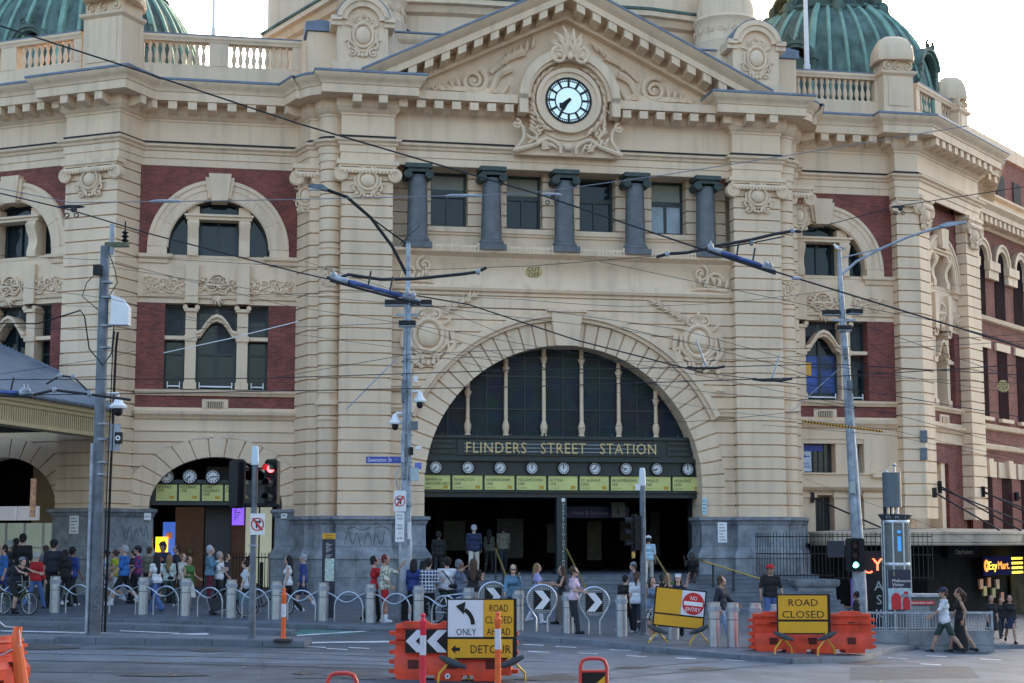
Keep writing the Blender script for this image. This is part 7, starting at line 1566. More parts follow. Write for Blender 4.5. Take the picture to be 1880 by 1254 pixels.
# ------------------------------------------------------------------ people
def surfnet(F, h, org):
    """smooth closed surface of the field F < 0 sampled on a grid"""
    s = F < 0; nx, ny, nz = F.shape
    c = [s[i:nx - 1 + i, j:ny - 1 + j, k:nz - 1 + k] for i in (0, 1) for j in (0, 1) for k in (0, 1)]
    cnt = sum(x.astype(np.int8) for x in c); act = (cnt > 0) & (cnt < 8)
    idx = -np.ones(act.shape, dtype=np.int64); I = np.argwhere(act); idx[act] = np.arange(len(I))
    acc = np.zeros((len(I), 3)); num = np.zeros(len(I)); cor = [(i, j, k) for i in (0, 1) for j in (0, 1) for k in (0, 1)]
    vals = [F[I[:, 0] + a, I[:, 1] + b, I[:, 2] + d] for a, b, d in cor]
    for p in range(8):
        for q in range(p + 1, 8):
            if sum(abs(cor[p][t] - cor[q][t]) for t in range(3)) != 1: continue
            m = (vals[p] < 0) != (vals[q] < 0)
            t = vals[p] / np.where(m, vals[p] - vals[q], 1)
            for ax in range(3): acc[:, ax] += np.where(m, cor[p][ax] + t * (cor[q][ax] - cor[p][ax]), 0)
            num += m
    V = (I + acc / num[:, None]) * h + np.array(org)
    faces = []
    for ax in range(3):
        o = [1, 1, 1]; o[ax] = 0
        sl0 = [slice(1, n - 1) for n in F.shape]; sl1 = list(sl0); sl0[ax] = slice(0, F.shape[ax] - 1); sl1[ax] = slice(1, F.shape[ax])
        a = s[tuple(sl0)]; b = s[tuple(sl1)]; d = np.argwhere(a != b); sg = a[a != b]
        base = d.copy()
        for t in range(3):
            if t != ax: base[:, t] += 1
        b1, b2 = [t for t in range(3) if t != ax]
        def cell(u, v): q = base.copy(); q[:, b1] -= u; q[:, b2] -= v; return idx[q[:, 0], q[:, 1], q[:, 2]]
        Q = np.stack([cell(1, 1), cell(0, 1), cell(0, 0), cell(1, 0)], 1); flip = sg if ax != 1 else ~sg; Q[~flip] = Q[~flip][:, ::-1]; faces.append(Q)
    return V, np.concatenate(faces)
def caps_field(P, caps, k):
    """smooth union of tapered capsules (a, b, ra, rb[, squash along y])"""
    D = None
    for cp in caps:
        a, b, ra, rb = cp[:4]; a = np.array(a); b = np.array(b); ab = b - a; L2 = max(1e-9, ab @ ab)
        t = np.clip(((P - a) @ ab) / L2, 0, 1); q = P - (a + t[..., None] * ab)
        if len(cp) > 4: q = q * np.array([1, cp[4], 1])
        d = np.sqrt((q * q).sum(-1)) - (ra + (rb - ra) * t)
        if D is None: D = d
        else:
            hh = np.clip(.5 + .5 * (D - d) / k, 0, 1); D = D * (1 - hh) + d * hh - k * hh * (1 - hh)
    return D
def mesh_caps(caps, h=.022, k=.03, clips=(), pad=.05):
    pts = np.array([c[0] for c in caps] + [c[1] for c in caps]); rr = max(max(c[2], c[3]) for c in caps) + pad
    lo, hi = pts.min(0) - rr, pts.max(0) + rr
    g = [np.arange(lo[i], hi[i] + h, h) for i in range(3)]; P = np.stack(np.meshgrid(*g, indexing='ij'), -1)
    F = caps_field(P, caps, k)
    for nrm, off in clips: F = np.maximum(F, P @ np.array(nrm) - off)
    F[0] = F[-1] = 1; F[:, 0] = F[:, -1] = 1; F[:, :, 0] = F[:, :, -1] = 1
    return surfnet(F, h, lo)
def head_template():
    c = [((0, 0, .03), (0, .015, .05), .088, .092), ((0, -.03, -.05), (0, -.02, 0), .058, .075), ((0, -.055, -.075), (0, -.05, -.07), .034, .036),
         ((0, -.098, .0), (0, -.112, -.022), .009, .015), ((-.028, -.083, .022), (.028, -.083, .022), .016, .016), ((-.02, -.092, -.055), (.02, -.092, -.055), .009, .009),
         ((-.086, .01, .012), (-.09, .015, -.025), .014, .011), ((.086, .01, .012), (.09, .015, -.025), .014, .011), ((0, .01, -.06), (0, .03, -.15), .05, .055)]
    return mesh_caps(c, .0095, .018)
def hand_template():
    """relaxed right hand hanging down from the wrist at the origin, fingers along -z, palm facing +x towards the thigh"""
    c = [((0, -.022, -.045), (0, -.026, -.085), .017, .016), ((0, 0, -.02), (0, 0, -.09), .018, .017), ((0, .022, -.045), (0, .024, -.082), .016, .015), ((0, 0, 0), (0, 0, -.03), .024, .02)]
    for y, L, cu in ((-.031, .064, .018), (-.011, .076, .02), (.010, .071, .024), (.029, .054, .028)):
        a = (0, y, -.088); b = (cu * .35, y * 1.05, -.088 - L * .48); d = (cu, y * 1.08, -.088 - L * .8); e = (cu * 1.9, y * 1.08, -.088 - L)
        c += [(a, b, .0092, .0085), (b, d, .0085, .008), (d, e, .008, .007)]
    c += [((.004, -.026, -.03), (.018, -.052, -.06), .014, .011), ((.018, -.052, -.06), (.026, -.056, -.088), .0105, .008)]
    return mesh_caps(c, .0058, .006, pad=.02)
HEADV, HEADF = head_template(); HANDV, HANDF = hand_template()
SKIN = {k: mat('skin_' + k, c, .55, .06, 12) for k, c in (('fair', (.50, .31, .235)), ('tan', (.38, .22, .15)), ('brown', (.20, .11, .075)), ('dark', (.07, .042, .032)))}
EYE = mat('eye_dark', (.02, .015, .012), .3, 0)
COL = dict(black=(.012, .012, .014), navy=(.018, .026, .07), dnavy=(.02, .024, .038), blue=(.03, .14, .42), rblue=(.026, .05, .21), jeans=(.07, .13, .30), ljeans=(.22, .32, .46), denim=(.10, .2, .29), red=(.42, .015, .022), maroon=(.10, .012, .028),
           white=(.66, .68, .72), offw=(.55, .53, .47), grey=(.16, .18, .22), bgrey=(.15, .19, .28), lime=(.45, .48, .03), green=(.04, .14, .025), dgreen=(.025, .05, .04), mint=(.45, .55, .5), lblue=(.35, .52, .62), lav=(.33, .34, .62), beige=(.45, .38, .33), taupe=(.14, .11, .095), olive=(.07, .08, .06), khaki=(.17, .16, .12), pink=(.6, .45, .55),
           hblack=(.012, .010, .010), hbrown=(.065, .035, .02), hblond=(.22, .13, .06), hgrey=(.33, .34, .36), hred=(.14, .02, .018), hlight=(.4, .42, .45), sock=(.7, .72, .75), shoe=(.62, .64, .68), orange=(.5, .12, .04))
def cloth(n, rough=.85): return mat('cloth_' + n, COL[n], rough, .22, 7, .9, 16)
def pattern(n, c1, c2, sc, kind_):
    if 'cloth_' + n in MATS: return MATS['cloth_' + n]
    m = bpy.data.materials.new('cloth_' + n); m.use_nodes = True; t = m.node_tree; b = t.nodes['Principled BSDF']; b.inputs['Roughness'].default_value = .85; tc = t.nodes.new('ShaderNodeTexCoord')
    if kind_ == 'plaid':
        x = t.nodes.new('ShaderNodeTexBrick'); x.offset = 0; x.inputs['Scale'].default_value = 1; x.inputs['Brick Width'].default_value = sc; x.inputs['Row Height'].default_value = sc; x.inputs['Mortar Size'].default_value = sc * .13; x.inputs['Color1'].default_value = (*c1, 1); x.inputs['Color2'].default_value = tuple(q * .5 for q in c1) + (1,); x.inputs['Mortar'].default_value = (*c2, 1); t.links.new(tc.outputs['UV'], x.inputs[0]); t.links.new(x.outputs['Color'], b.inputs['Base Color'])
    else:
        x = t.nodes.new('ShaderNodeTexNoise' if kind_ == 'blot' else 'ShaderNodeTexWave'); x.inputs['Scale'].default_value = sc
        if kind_ == 'stripe': x.bands_direction = 'Z'
        r = t.nodes.new('ShaderNodeValToRGB'); r.color_ramp.elements[0].position = .46; r.color_ramp.elements[1].position = .54; r.color_ramp.elements[0].color = (*c1, 1); r.color_ramp.elements[1].color = (*c2, 1)
        t.links.new(tc.outputs['Object'], x.inputs[0]); t.links.new(x.outputs[0], r.inputs[0]); t.links.new(r.outputs[0], b.inputs['Base Color'])
    MATS['cloth_' + n] = m; return m
pattern('plaid', (.02, .035, .11), (.6, .62, .66), .095, 'plaid'); pattern('print', (.6, .58, .5), (.22, .26, .2), 13, 'blot'); pattern('floral', (.03, .05, .24), (.33, .03, .05), 11, 'blot'); pattern('pale_print', (.55, .55, .62), (.2, .22, .28), 12, 'blot'); pattern('stripe', (.62, .64, .7), (.4, .48, .56), 9, 'stripe'); pattern('zebra', (.5, .5, .5), (.02, .02, .02), 14, 'blot')
def cm(n): return MATS['cloth_' + n] if 'cloth_' + n in MATS else cloth(n)
def put(name, V, F, m, par, extra=None):
    """a mesh from arrays; extra = list of (verts, faces, material) joined in"""
    Vs, Fs, Ms, mi = [V], [F], [m], [np.zeros(len(F), int)]; n = len(V)
    for v2, f2, m2 in (extra or []):
        if m2 not in Ms: Ms.append(m2)
        Vs.append(v2); Fs.append(f2 + n); mi.append(np.full(len(f2), Ms.index(m2))); n += len(v2)
    V = np.concatenate(Vs); F = np.concatenate(Fs); me = bpy.data.meshes.new(name); me.from_pydata(V.tolist(), [], F.tolist())
    for x in Ms: me.materials.append(x)
    me.polygons.foreach_set('material_index', np.concatenate(mi).astype(np.int32)); me.polygons.foreach_set('use_smooth', [True] * len(F))
    l = me.uv_layers.new(name='UVMap'); vi = np.empty(len(me.loops), np.int32); me.loops.foreach_get('vertex_index', vi); P = V[vi]; l.data.foreach_set('uv', np.stack([P[:, 0] + P[:, 1] * .6, P[:, 2]], 1).ravel())
    o = bpy.data.objects.new(name, me); C.objects.link(o); o.parent = par; return o
def rotx(v, a): c, s = math.cos(a), math.sin(a); return np.array([v[0], v[1] * c - v[2] * s, v[1] * s + v[2] * c])
def person(px, yf, yt, face, label, top='white', bot='black', shoe='black', skin='fair', hair='hblack', hs='short', fem=False, legs=(12, -12, 4, 18), arms=((8, 6, 20), (-5, 6, 20)), sleeve=.5, leg=1.0, skirt=None, lean=0., cap=None, hold=None, bag=None, dy=0., sit=None, loc=None, nod=0., hscale=None, width=1., drop=0., hem=None, flare=0):
    """feet at picture point (px, yf), head top at row yt; face 0 = towards the camera, 90 = to the right"""
    p = Vector(loc) if loc is not None else ground(px, yf, drop)
    H = height(p, yt) if hscale is None else hscale
    k = H / 1.74; t = thing('person', label, 'person', p, R(face)); t.scale = (k * width, k * width, k)
    sw = .155 if fem else .185; hw = .085; wst = .088 if fem else .112
    A = np.array
    lean = R(lean); zh = .93 if sit is None else sit
    def up(x, y, z):          # torso point, leaning forward (-y) about the hips
        q = rotx((x, y, z - zh), lean); return A((q[0], q[1], q[2] + zh))
    if sit is not None: dz = sit - .93
    else: dz = 0
    hips, kn, an, toe = [], [], [], []
    for sd, th, kb in ((-1, legs[0], legs[2]), (1, legs[1], legs[3])):
        h = A((sd * hw, 0, zh - .02)); a = R(th); kv = h + A((sd * .01, -math.sin(a) * .43, -math.cos(a) * .43)); b = a - R(kb); av = kv + A((0, -math.sin(b) * .42, -math.cos(b) * .42))
        hips.append(h); kn.append(kv); an.append(av)
    zmin = min(a[2] for a in an) - .075
    sh = -zmin                 # put the lower foot on the ground
    def S(v): return A((v[0], v[1], v[2] + sh))
    hips, kn, an = [S(x) for x in hips], [S(x) for x in kn], [S(x) for x in an]
    U = lambda x, y, z: S(up(x, y, z + dz))
    for i in range(2):
        b_ = R((legs[i] - legs[2 + i]) * .5); toe.append(an[i] + A(((-1) ** (i + 1) * .03, -.15 * math.cos(b_), -.035 - .12 * math.sin(b_) * (1 if b_ < 0 else .4))))
    shl, el, wr = [], [], []
    for i, sd in enumerate((-1, 1)):
        fx, ab, eb = arms[i]; s0 = U(sd * sw, 0, 1.42); f = R(fx) + lean * .5; ab = R(ab)
        d = A((sd * math.sin(ab), -math.sin(f) * math.cos(ab), -math.cos(f) * math.cos(ab))); e = s0 + d * .29
        f2 = f + R(eb); ab2 = ab * (.4 if eb < 100 else -.9); d2 = A((sd * math.sin(ab2), -math.sin(f2) * math.cos(ab2), -math.cos(f2) * math.cos(ab2))); w_ = e + d2 * .25
        shl.append(s0); el.append(e); wr.append((w_, d2))
    torso = lambda g: [(U(-.07, .005, .96), U(.07, .005, .96), (.112 if fem else .108) + g, (.112 if fem else .108) + g), (U(-.05, 0, 1.10), U(.05, 0, 1.10), wst + g, wst + g, 1.1), (U(-.075, 0, 1.29), U(.075, 0, 1.29), .108 + g, .108 + g, 1.05), (U(-sw + .03, .005, 1.41), U(sw - .03, .005, 1.41), .058 + g, .058 + g)] + ([(U(-.07, -.085, 1.28), U(.07, -.085, 1.28), .05 + g, .05 + g)] if fem else [])
    hc = U(0, -.02, 1.625)
    hd = rotx(A((0, 0, 1)), lean * .4)
    body = torso(0) + [(U(0, .01, 1.42), U(0, -.005, 1.54), .055, .05)]
    for i in range(2):
        body += [(hips[i], kn[i], .078, .054), (kn[i], kn[i] * .6 + an[i] * .4, .055, .056), (kn[i] * .6 + an[i] * .4, an[i], .056, .036), (an[i] + A((0, .03, -.045)), toe[i], .034, .026), (shl[i], el[i], .049, .037), (el[i], wr[i][0], .038, .026)]
    V, F = mesh_caps(body, .024, .035)
    ex = []
    # head with a face, turned down by nod
    a = lean * .4 + R(nod); c_, s_ = math.cos(a), math.sin(a); hv = HEADV.copy(); hv = np.stack([hv[:, 0], hv[:, 1] * c_ - hv[:, 2] * s_, hv[:, 1] * s_ + hv[:, 2] * c_], 1) + hc; ex.append((hv, HEADF, SKIN[skin]))
    def hp(x, y, z): return A((x, y * c_ - z * s_, y * s_ + z * c_)) + hc
    for sd in (-1, 1):
        q = MB().ell(tuple(hp(sd * .032, -.09, .005)), (.013, .008, .008), 8, 5); ex.append((np.array(q.v), np.array([f_ if len(f_) == 4 else f_ + (f_[-1],) for f_ in q.f]), EYE))
    for i in range(2):
        w_, d2 = wr[i]; z = -d2; y = A((0, 1, 0)) if abs(d2[1]) < .9 else A((0, 0, 1)); x = np.cross(y, z); x /= np.linalg.norm(x); y = np.cross(z, x); sg = 1 if i == 0 else -1
        hv = HANDV * A((sg, 1, 1)); ex.append((hv[:, :1] * x + hv[:, 1:2] * y + hv[:, 2:] * z + w_, HANDF if i == 0 else HANDF[:, ::-1], SKIN[skin]))
    put('body', V, F, SKIN[skin], t, ex)
    # clothes
    zb = S(up(0, 0, (hem if hem else (.86 if skirt != 'dress' else .9)) + dz))[2]; un = rotx(A((0, 0, 1)), lean)
    tc_ = torso(.02)
    if sleeve > 0:
        for i in range(2):
            f_ = min(1, sleeve * 2); tc_.append((shl[i], shl[i] + (el[i] - shl[i]) * f_, .064, .058 - .006 * f_))
            if sleeve > .5: f_ = (sleeve - .5) * 2; tc_.append((el[i], el[i] + (wr[i][0] - el[i]) * f_, .053, .042))
    low = U(0, 0, hem if hem else .88); tc_ += [(U(-.07, .0, .92), U(.07, .0, .92), .128, .128)]
    nk = U(0, 0, 1.47)
    V, F = mesh_caps(tc_, .022, .03, [(un, un @ nk), (-un, -(un @ low))]); put('jacket' if sleeve > .9 else 'shirt', V, F, cm(top), t)
    wl = U(0, 0, .985); bt = [(U(-.07, .005, .955), U(.07, .005, .955), .121, .121)]
    if skirt in ('skirt', 'long', 'dress', 'mini'):
        L = {'skirt': .5, 'long': .82, 'dress': .42, 'mini': .34}[skirt]; zc = (hips[0] + hips[1]) / 2; km = (kn[0] + kn[1]) / 2
        b2 = zc + A((0, 0, -L)); b2[1] += (km[1] - zc[1]) * .6; bt += [(zc + A((-.03, 0, 0)), b2 + A((-.07, 0, 0)), .13, .15 + .05 * (skirt != 'mini')), (zc + A((.03, 0, 0)), b2 + A((.07, 0, 0)), .13, .15 + .05 * (skirt != 'mini'))]
        V, F = mesh_caps(bt, .024, .05, [((0, 0, -1), -b2[2]), ((0, 0, 1), wl[2])])
        put('skirt', V, F, cm(bot), t)
    else:
        cl = [(un, un @ wl)]
        for i in range(2):
            f_ = min(1., leg * 2); e_ = hips[i] + (kn[i] - hips[i]) * f_; bt.append((hips[i], e_, .094, .094 - .022 * f_ + (.012 if leg < .6 else 0)))
            if leg > .5: f_ = (leg - .5) * 2; e_ = kn[i] + (an[i] + A((0, 0, -.03)) - kn[i]) * f_; bt.append((kn[i], e_, .073, .058 + flare))
        if leg < .6:
            zz = min((hips[i] + (kn[i] - hips[i]) * min(1., leg * 2))[2] for i in (0, 1)); cl.append(((0, 0, -1), -(zz - .01))) if sit is None else None
        V, F = mesh_caps(bt, .023, .02, cl); put('shorts' if leg < .6 else 'trousers', V, F, cm(bot), t)
    for i in range(2):
        f_ = toe[i]; V, F = mesh_caps([(an[i] + A((0, .035, -.045)), f_ + A((0, 0, .0)), .046, .036), (an[i] + A((0, .03, -.05)), an[i] + A((0, 0, .0)), .046, .044)], .014, .02); put('shoe', V, F, cm(shoe), t)
        if leg < .6 and skirt is None and shoe != 'black': V, F = mesh_caps([(an[i] + A((0, .01, -.01)), an[i] + (kn[i] - an[i]) * .28, .046, .052)], .016, .01); put('sock', V, F, cm('sock'), t)
    # hair or cap
    hk = cm(hair); cc = [(hp(0, .012, .045), hp(0, .025, .055), .100, .100), (hp(0, .05, .0), hp(0, .06, -.02), .075, .07)]
    n0 = hp(0, -1, .55) - hc; clips = [(n0, n0 @ hp(0, -.055, .06))]
    if hs == 'bun': cc.append((hp(0, .12, .05), hp(0, .14, .05), .045, .045))
    if hs in ('long', 'bob'):
        L = .42 if hs == 'long' else .17; cc += [(hp(0, .06, .0), U(0, .10, 1.625 - L), .085, .09 if hs == 'bob' else .06), (hp(-.07, .03, .0), U(-.07, .07, 1.62 - L * .8), .045, .045), (hp(.07, .03, .0), U(.07, .07, 1.62 - L * .8), .045, .045)]
    if hs == 'tail': cc += [(hp(0, .1, .05), U(0, .16, 1.58), .045, .05), (U(0, .16, 1.58), U(0, .14, 1.38), .05, .02)]
    if hs == 'thick': cc += [(hp(0, .02, .07), hp(0, .04, .07), .108, .105)]
    if hs != 'bald': V, F = mesh_caps(cc, .014, .025, clips); put('hair', V, F, hk, t)
    if cap:
        n1 = hp(0, 0, -1) - hc; V, F = mesh_caps([(hp(0, .01, .055), hp(0, .015, .06), .108, .108)], .014, .02, [(n1, n1 @ hp(0, 0, .055))]); q = MB(); br = []
        v2, f2 = mesh_caps([(hp(-.04, -.13, .058), hp(.04, -.13, .058), .045, .045, 1.), (hp(-.05, -.08, .06), hp(.05, -.08, .06), .05, .05)], .014, .02, [(n1, n1 @ hp(0, 0, .052)), (-n1, -(n1 @ hp(0, 0, .07)))]) if cap[1] else (None, None)
        put('cap', V, F, cm(cap[0]), t, [(v2, f2, cm(cap[0]))] if cap[1] else None)
    if hold:                  # a phone or cup in the hands
        w_ = (wr[0][0] + wr[1][0]) / 2 if hold[0] == 'both' else wr[hold[0]][0] + wr[hold[0]][1] * .09
        if hold[0] == 'both': w_ = w_ + A((0, -.06, .07))
        sx, sz = ((.085, .045) if hold[1] == 'wide' else (.038, .075)); q = thing('phone' if hold[2] != 'cup' else 'cup', hold[3], 'phone' if hold[2] != 'cup' else 'cup', p)
        wp = Matrix.Translation(p) @ Matrix.Rotation(R(face), 4, 'Z') @ Matrix.Diagonal((k, k, k, 1)) @ Vector(w_); q.location = wp; q.rotation_euler = (0, 0, R(face))
        if hold[2] == 'cup': MB().lathe(0, 0, [(.035, -.06), (.045, .06), (.03, .065)], 14).build('cup_body', cm('offw'), q, world=False)
        else: MB().box(-sx * k, sx * k, -.008, .008, -sz * k, sz * k).build('case', cm(hold[2]), q, world=False); MB().box(-sx * k * .9, sx * k * .9, .008, .01, -sz * k * .9, sz * k * .9).build('screen', BLACK, q, world=False)
    if bag == 'sling':
        q = MB(); q.tube([tuple(U(.14, .12, 1.42)), tuple(U(.0, .155, 1.22)), tuple(U(-.14, .13, 1.0))], .014, 6); q.tube([tuple(U(.14, .12, 1.42)), tuple(U(.06, -.12, 1.40)), tuple(U(-.12, -.14, 1.05))], .012, 6); q.ell(tuple(U(-.12, .15, .99)), (.12, .05, .06), 10, 6); q.build('sling_bag', BLACK, t, world=False)
    if bag == 'pack':
        V, F = mesh_caps([(U(-.08, .19, 1.12), U(.08, .19, 1.12), .09, .09), (U(-.07, .17, 1.34), U(.07, .17, 1.34), .075, .075)], .024, .04); put('backpack', V, F, cm('dnavy'), t)
    if bag == 'shoulder':
        q = MB(); q.tube([tuple(U(.13, .03, 1.47)), tuple(U(.2, .08, 1.2)), tuple(U(.22, .04, 1.0))], .010, 6); q.v, q.f, q.m = q.v, q.f, q.m; q.ell(tuple(U(.23, .02, .93)), (.06, .12, .12), 10, 6); q.build('shoulder_bag', cm('grey'), t, world=False)
    if bag == 'glasses':
        q = MB(); q.tube([tuple(hp(-.085, -.02, .012)), tuple(hp(-.06, -.095, .008)), tuple(hp(0, -.112, .01)), tuple(hp(.06, -.095, .008)), tuple(hp(.085, -.02, .012))], [.008, .018, .01, .018, .008], 6); q.build('sunglasses', BLACK, t, world=False)
    return t
WALK = (22, -18, 6, 22); WALK2 = (-18, 24, 24, 6); STAND = (3, -3, 3, 4); SW = ((22, 7, 18), (-20, 7, 14)); SW2 = ((-20, 7, 14), (22, 7, 18)); HANG = ((4, 8, 12), (4, 8, 12)); TALK = ((15, 8, 80), (10, 8, 30)); PHOTO = ((62, 14, 78), (62, 14, 78)); PHONE = ((25, 8, 95), (20, 8, 60)); UP = ((115, 18, 40), (115, 18, 40))
def land(px, v, u=None):          # stand on the landing, v metres in front of the entrance wall
    uu = FM.q(px, 1040, v)[0]; return FM(uu, v, 1.165 if v < .95 else 1.16 - .145 * math.ceil((v - .9) / .33))
person(4, 1112, 1000, -60, 'person in a bright blue top cut by the left edge', 'blue', 'rblue', legs=WALK)
person(15, 1106, 994, 175, 'person in an olive shirt with a grey cap, back turned, at the left edge', 'olive', 'black', hair='hgrey', bag='pack')
person(38, 1106, 982, 180, 'dark silhouetted person standing tall under the left canopy', 'black', 'black', hair='hblack', dy=0)
person(64, 1118, 1013, 150, 'grey haired person in a red shirt and blue jeans walking away', 'red', 'jeans', skin='fair', hair='hgrey', legs=WALK, sleeve=.9)
person(95, 1112, 994, 178, 'tall person in a dark navy shirt and black cap, back turned', 'dnavy', 'black', cap=('black', 0), legs=STAND, width=1.05)
person(117, 1114, 1011, 170, 'person with dark hair all in black beside the polo shirt', 'black', 'black', fem=True, hs='bob')
person(130, 1113, 1003, 150, 'person in a royal blue polo and white trainers near the left grey pole', 'rblue', 'black', 'shoe', legs=WALK2, skin='brown')
person(192, 1108, 1012, -90, 'person in a pale printed top with black trousers and dark hair', 'pale_print', 'black', 'shoe', hair='hblack', hs='bun', fem=True, legs=STAND)
person(209, 1106, 1009, -100, 'person in a lime green top and white shorts with a dark bun', 'lime', 'white', 'shoe', hair='hbrown', hs='bun', fem=True, leg=.5, legs=WALK, sleeve=.1)
person(226, 1111, 1000, -90, 'big person in a bright blue t-shirt and black shorts walking left', 'blue', 'black', 'shoe', hair='hgrey', leg=.5, legs=WALK2, width=1.12, arms=((20, 10, 60), (10, 8, 30)))
person(251, 1108, 1004, -80, 'person in a red and blue floral shirt and dark cap', 'floral', 'dnavy', cap=('dnavy', 1), width=1.05, arms=TALK)
person(285, 1123, 1016, -130, 'person with long black hair, white top and flared blue jeans striding left', 'white', 'jeans', 'shoe', hs='long', fem=True, legs=WALK, flare=.045, arms=((15, 8, 70), (8, 8, 20)), sleeve=.25, bag='shoulder')
person(296, 1106, 997, -10, 'person in a black cap and navy polo facing the street by the amber light box', 'navy', 'black', cap=('black', 1), skin='tan')
person(309, 1113, 1018, 170, 'person with long light brown hair in a pale mint top and dark green trousers', 'mint', 'dgreen', 'shoe', hair='hblond', hs='long', fem=True, legs=WALK, bag='sling')
person(323, 1107, 1002, -60, 'person in a dark jacket reading a phone by the left doorway', 'dnavy', 'black', skin='tan', arms=PHONE, sleeve=1., hold=(0, 'tall', 'red', 'red phone held by the person in the dark jacket'))
person(334, 1112, 1018, 60, 'fair haired person half hidden behind the green top', 'offw', 'grey', hair='hblond', hs='bun', fem=True)
person(345, 1119, 1021, 45, 'person in a green sleeveless top and long white skirt', 'green', 'offw', 'taupe', hair='hbrown', hs='bun', fem=True, skirt='skirt', sleeve=.0, skin='tan', arms=((15, 10, 80), (10, 8, 60)), legs=WALK)
person(384, 1112, 1005, 85, 'silver haired person in a denim shirt and maroon trousers', 'denim', 'maroon', 'grey', hair='hlight', hs='thick', legs=STAND, leg=.85, sleeve=.9, arms=PHONE)
person(401, 1111, 1014, 75, 'grey haired person in a long white shirt and black trousers', 'white', 'black', hair='hgrey', hem=.7, arms=TALK, sleeve=.6)
person(449, 1125, 1028, -85, 'person in a white striped t-shirt and black trousers behind the signal pole', 'stripe', 'black', 'pink', fem=True, hs='bun', legs=WALK2, arms=HANG, hem=.78)
person(528, 1127, 1019, -85, 'person with long black hair in a white vest and black trousers walking left', 'white', 'black', 'shoe', hs='long', fem=True, legs=WALK2, sleeve=.0, arms=HANG)
person(556, 1119, 1017, -95, 'person in a navy t-shirt, shorts and white socks walking left', 'rblue', 'navy', 'grey', hair='hgrey', leg=.5, legs=WALK, arms=((10, 6, 12), (-12, 6, 12)))
person(686, 1141, 1024, 95, 'person in a red top and black bucket hat with arms raised', 'red', 'black', hs='thick', arms=((70, 30, 110), (80, 20, 110)), fem=True, hair='hblack', hold=(1, 'tall', 'black', 'black phone held by the person in the red top'))
person(706, 1143, 1021, 80, 'person with red dyed hair in a printed pale shirt, red shorts and white trainers', 'print', 'red', 'shoe', hair='hred', hs='short', leg=.42, legs=(6, -4, 3, 4), hem=.78, skin='tan', arms=((12, 8, 30), (60, 12, 85)), sleeve=.55)
person(759, 1141, 1029, 172, 'person with a black bob in a plain blue top, back turned', 'rblue', 'black', 'maroon', hs='bob', fem=True, hem=.62, leg=.5, legs=STAND, arms=TALK, sleeve=.9)
person(786, 1144, 1028, 160, 'person in a blue and white plaid shirt and black trousers, back turned', 'plaid', 'black', 'shoe', hs='thick', sleeve=.9, hem=.78, width=1.04, arms=TALK)
person(820, 1142, 1026, -165, 'person in a white t-shirt with a black sling bag, back turned', 'white', 'dgreen', 'black', hs='thick', bag='sling', width=1.12, arms=TALK)
person(842, 1142, 1029, 110, 'bald headed person in a blue grey t-shirt facing right', 'bgrey', 'jeans', hair='grey', skin='brown', width=1.08, arms=TALK)
person(869, 1146, 1028, 178, 'person with long brown hair, black top and beige trousers, hand on head', 'black', 'beige', 'black', hair='hbrown', hs='long', fem=True, arms=((35, 10, 80), (95, 50, 135)), sleeve=.2, skin='tan')
person(805, 1090, 1012, 175, 'dark silhouetted person at the foot of the steps by the left jamb', 'black', 'black', skin='dark', loc=land(805, 1.2), hscale=1.7)
person(870, 1060, 965, 178, 'grey haired person in a navy jacket and pale trousers on the landing', 'navy', 'offw', 'black', hair='hgrey', hem=.68, sleeve=1., loc=land(870, .3), width=1.08)
person(898, 1060, 985, 170, 'dim person in a pale top inside the entrance hall', 'olive', 'black', skin='brown', loc=land(898, -3), hscale=1.65, fem=True, hs='long')
person(924, 1060, 978, 190, 'dim tall person in a khaki shirt inside the entrance hall', 'khaki', 'dnavy', skin='brown', loc=land(924, -3), hscale=1.8)
person(942, 1156, 1038, 0, 'person in a denim jacket and sunglasses holding a phone and facing the street', 'denim', 'navy', 'black', hs='bob', fem=True, arms=((30, 10, 20), (40, 10, 105)), sleeve=.95, bag='glasses', hold=(1, 'tall', 'black', 'black phone held by the person in the denim jacket'), dy=0)
person(986, 1144, 1036, 85, 'person with long fair hair in a lavender top and white trousers', 'lav', 'white', 'shoe', hair='hblond', hs='long', fem=True, arms=((15, 8, 65), (20, 8, 75)), sleeve=.3)
person(1032, 1146, 1040, -75, 'person with long dark hair in a black vest and taupe trousers facing left', 'black', 'taupe', 'black', hair='hbrown', hs='long', fem=True, arms=((25, 8, 75), (25, 8, 75)), sleeve=.0, skin='tan', skirt='long')
person(1054, 1163, 1043, 70, 'person in a pink and white top, navy vest and sunglasses', 'pink', 'dnavy', 'black', hair='hbrown', hs='thick', fem=True, arms=((15, 8, 70), (20, 8, 75)), bag='glasses', hold=(1, 'tall', 'cup', 'pale drink cup held by the person in a navy vest'), sleeve=.35)
person(1149, 1162, 1055, 150, 'young person in black wearing large white headphones', 'black', 'black', 'shoe', hs='short', legs=WALK)
person(1170, 1164, 1049, 165, 'person with a long ponytail, white t-shirt and black jeans, back turned', 'white', 'dnavy', 'grey', hair='hbrown', hs='tail', fem=True, legs=WALK2, sleeve=.35)
person(1164, 1134, 1034, -80, 'person in a dark grey cap looking left behind the ponytail', 'grey', 'black', cap=('grey', 0), hair='hbrown')
person(1191, 1090, 1008, 172, 'person in a pale blue shirt and white cap climbing the steps', 'lblue', 'offw', 'shoe', cap=('white', 1), loc=land(1191, 1.5), hscale=1.72, legs=WALK, arms=HANG, skin='tan')
person(1199, 1176, 1062, 8, 'person in a blue grey top and zebra skirt holding up a pink phone', 'bgrey', 'zebra', 'shoe', hs='bob', fem=True, arms=PHOTO, hold=('both', 'wide', 'pink', 'pink phone held up by the person in the zebra skirt'), sleeve=.35, skirt='mini', skin='tan')
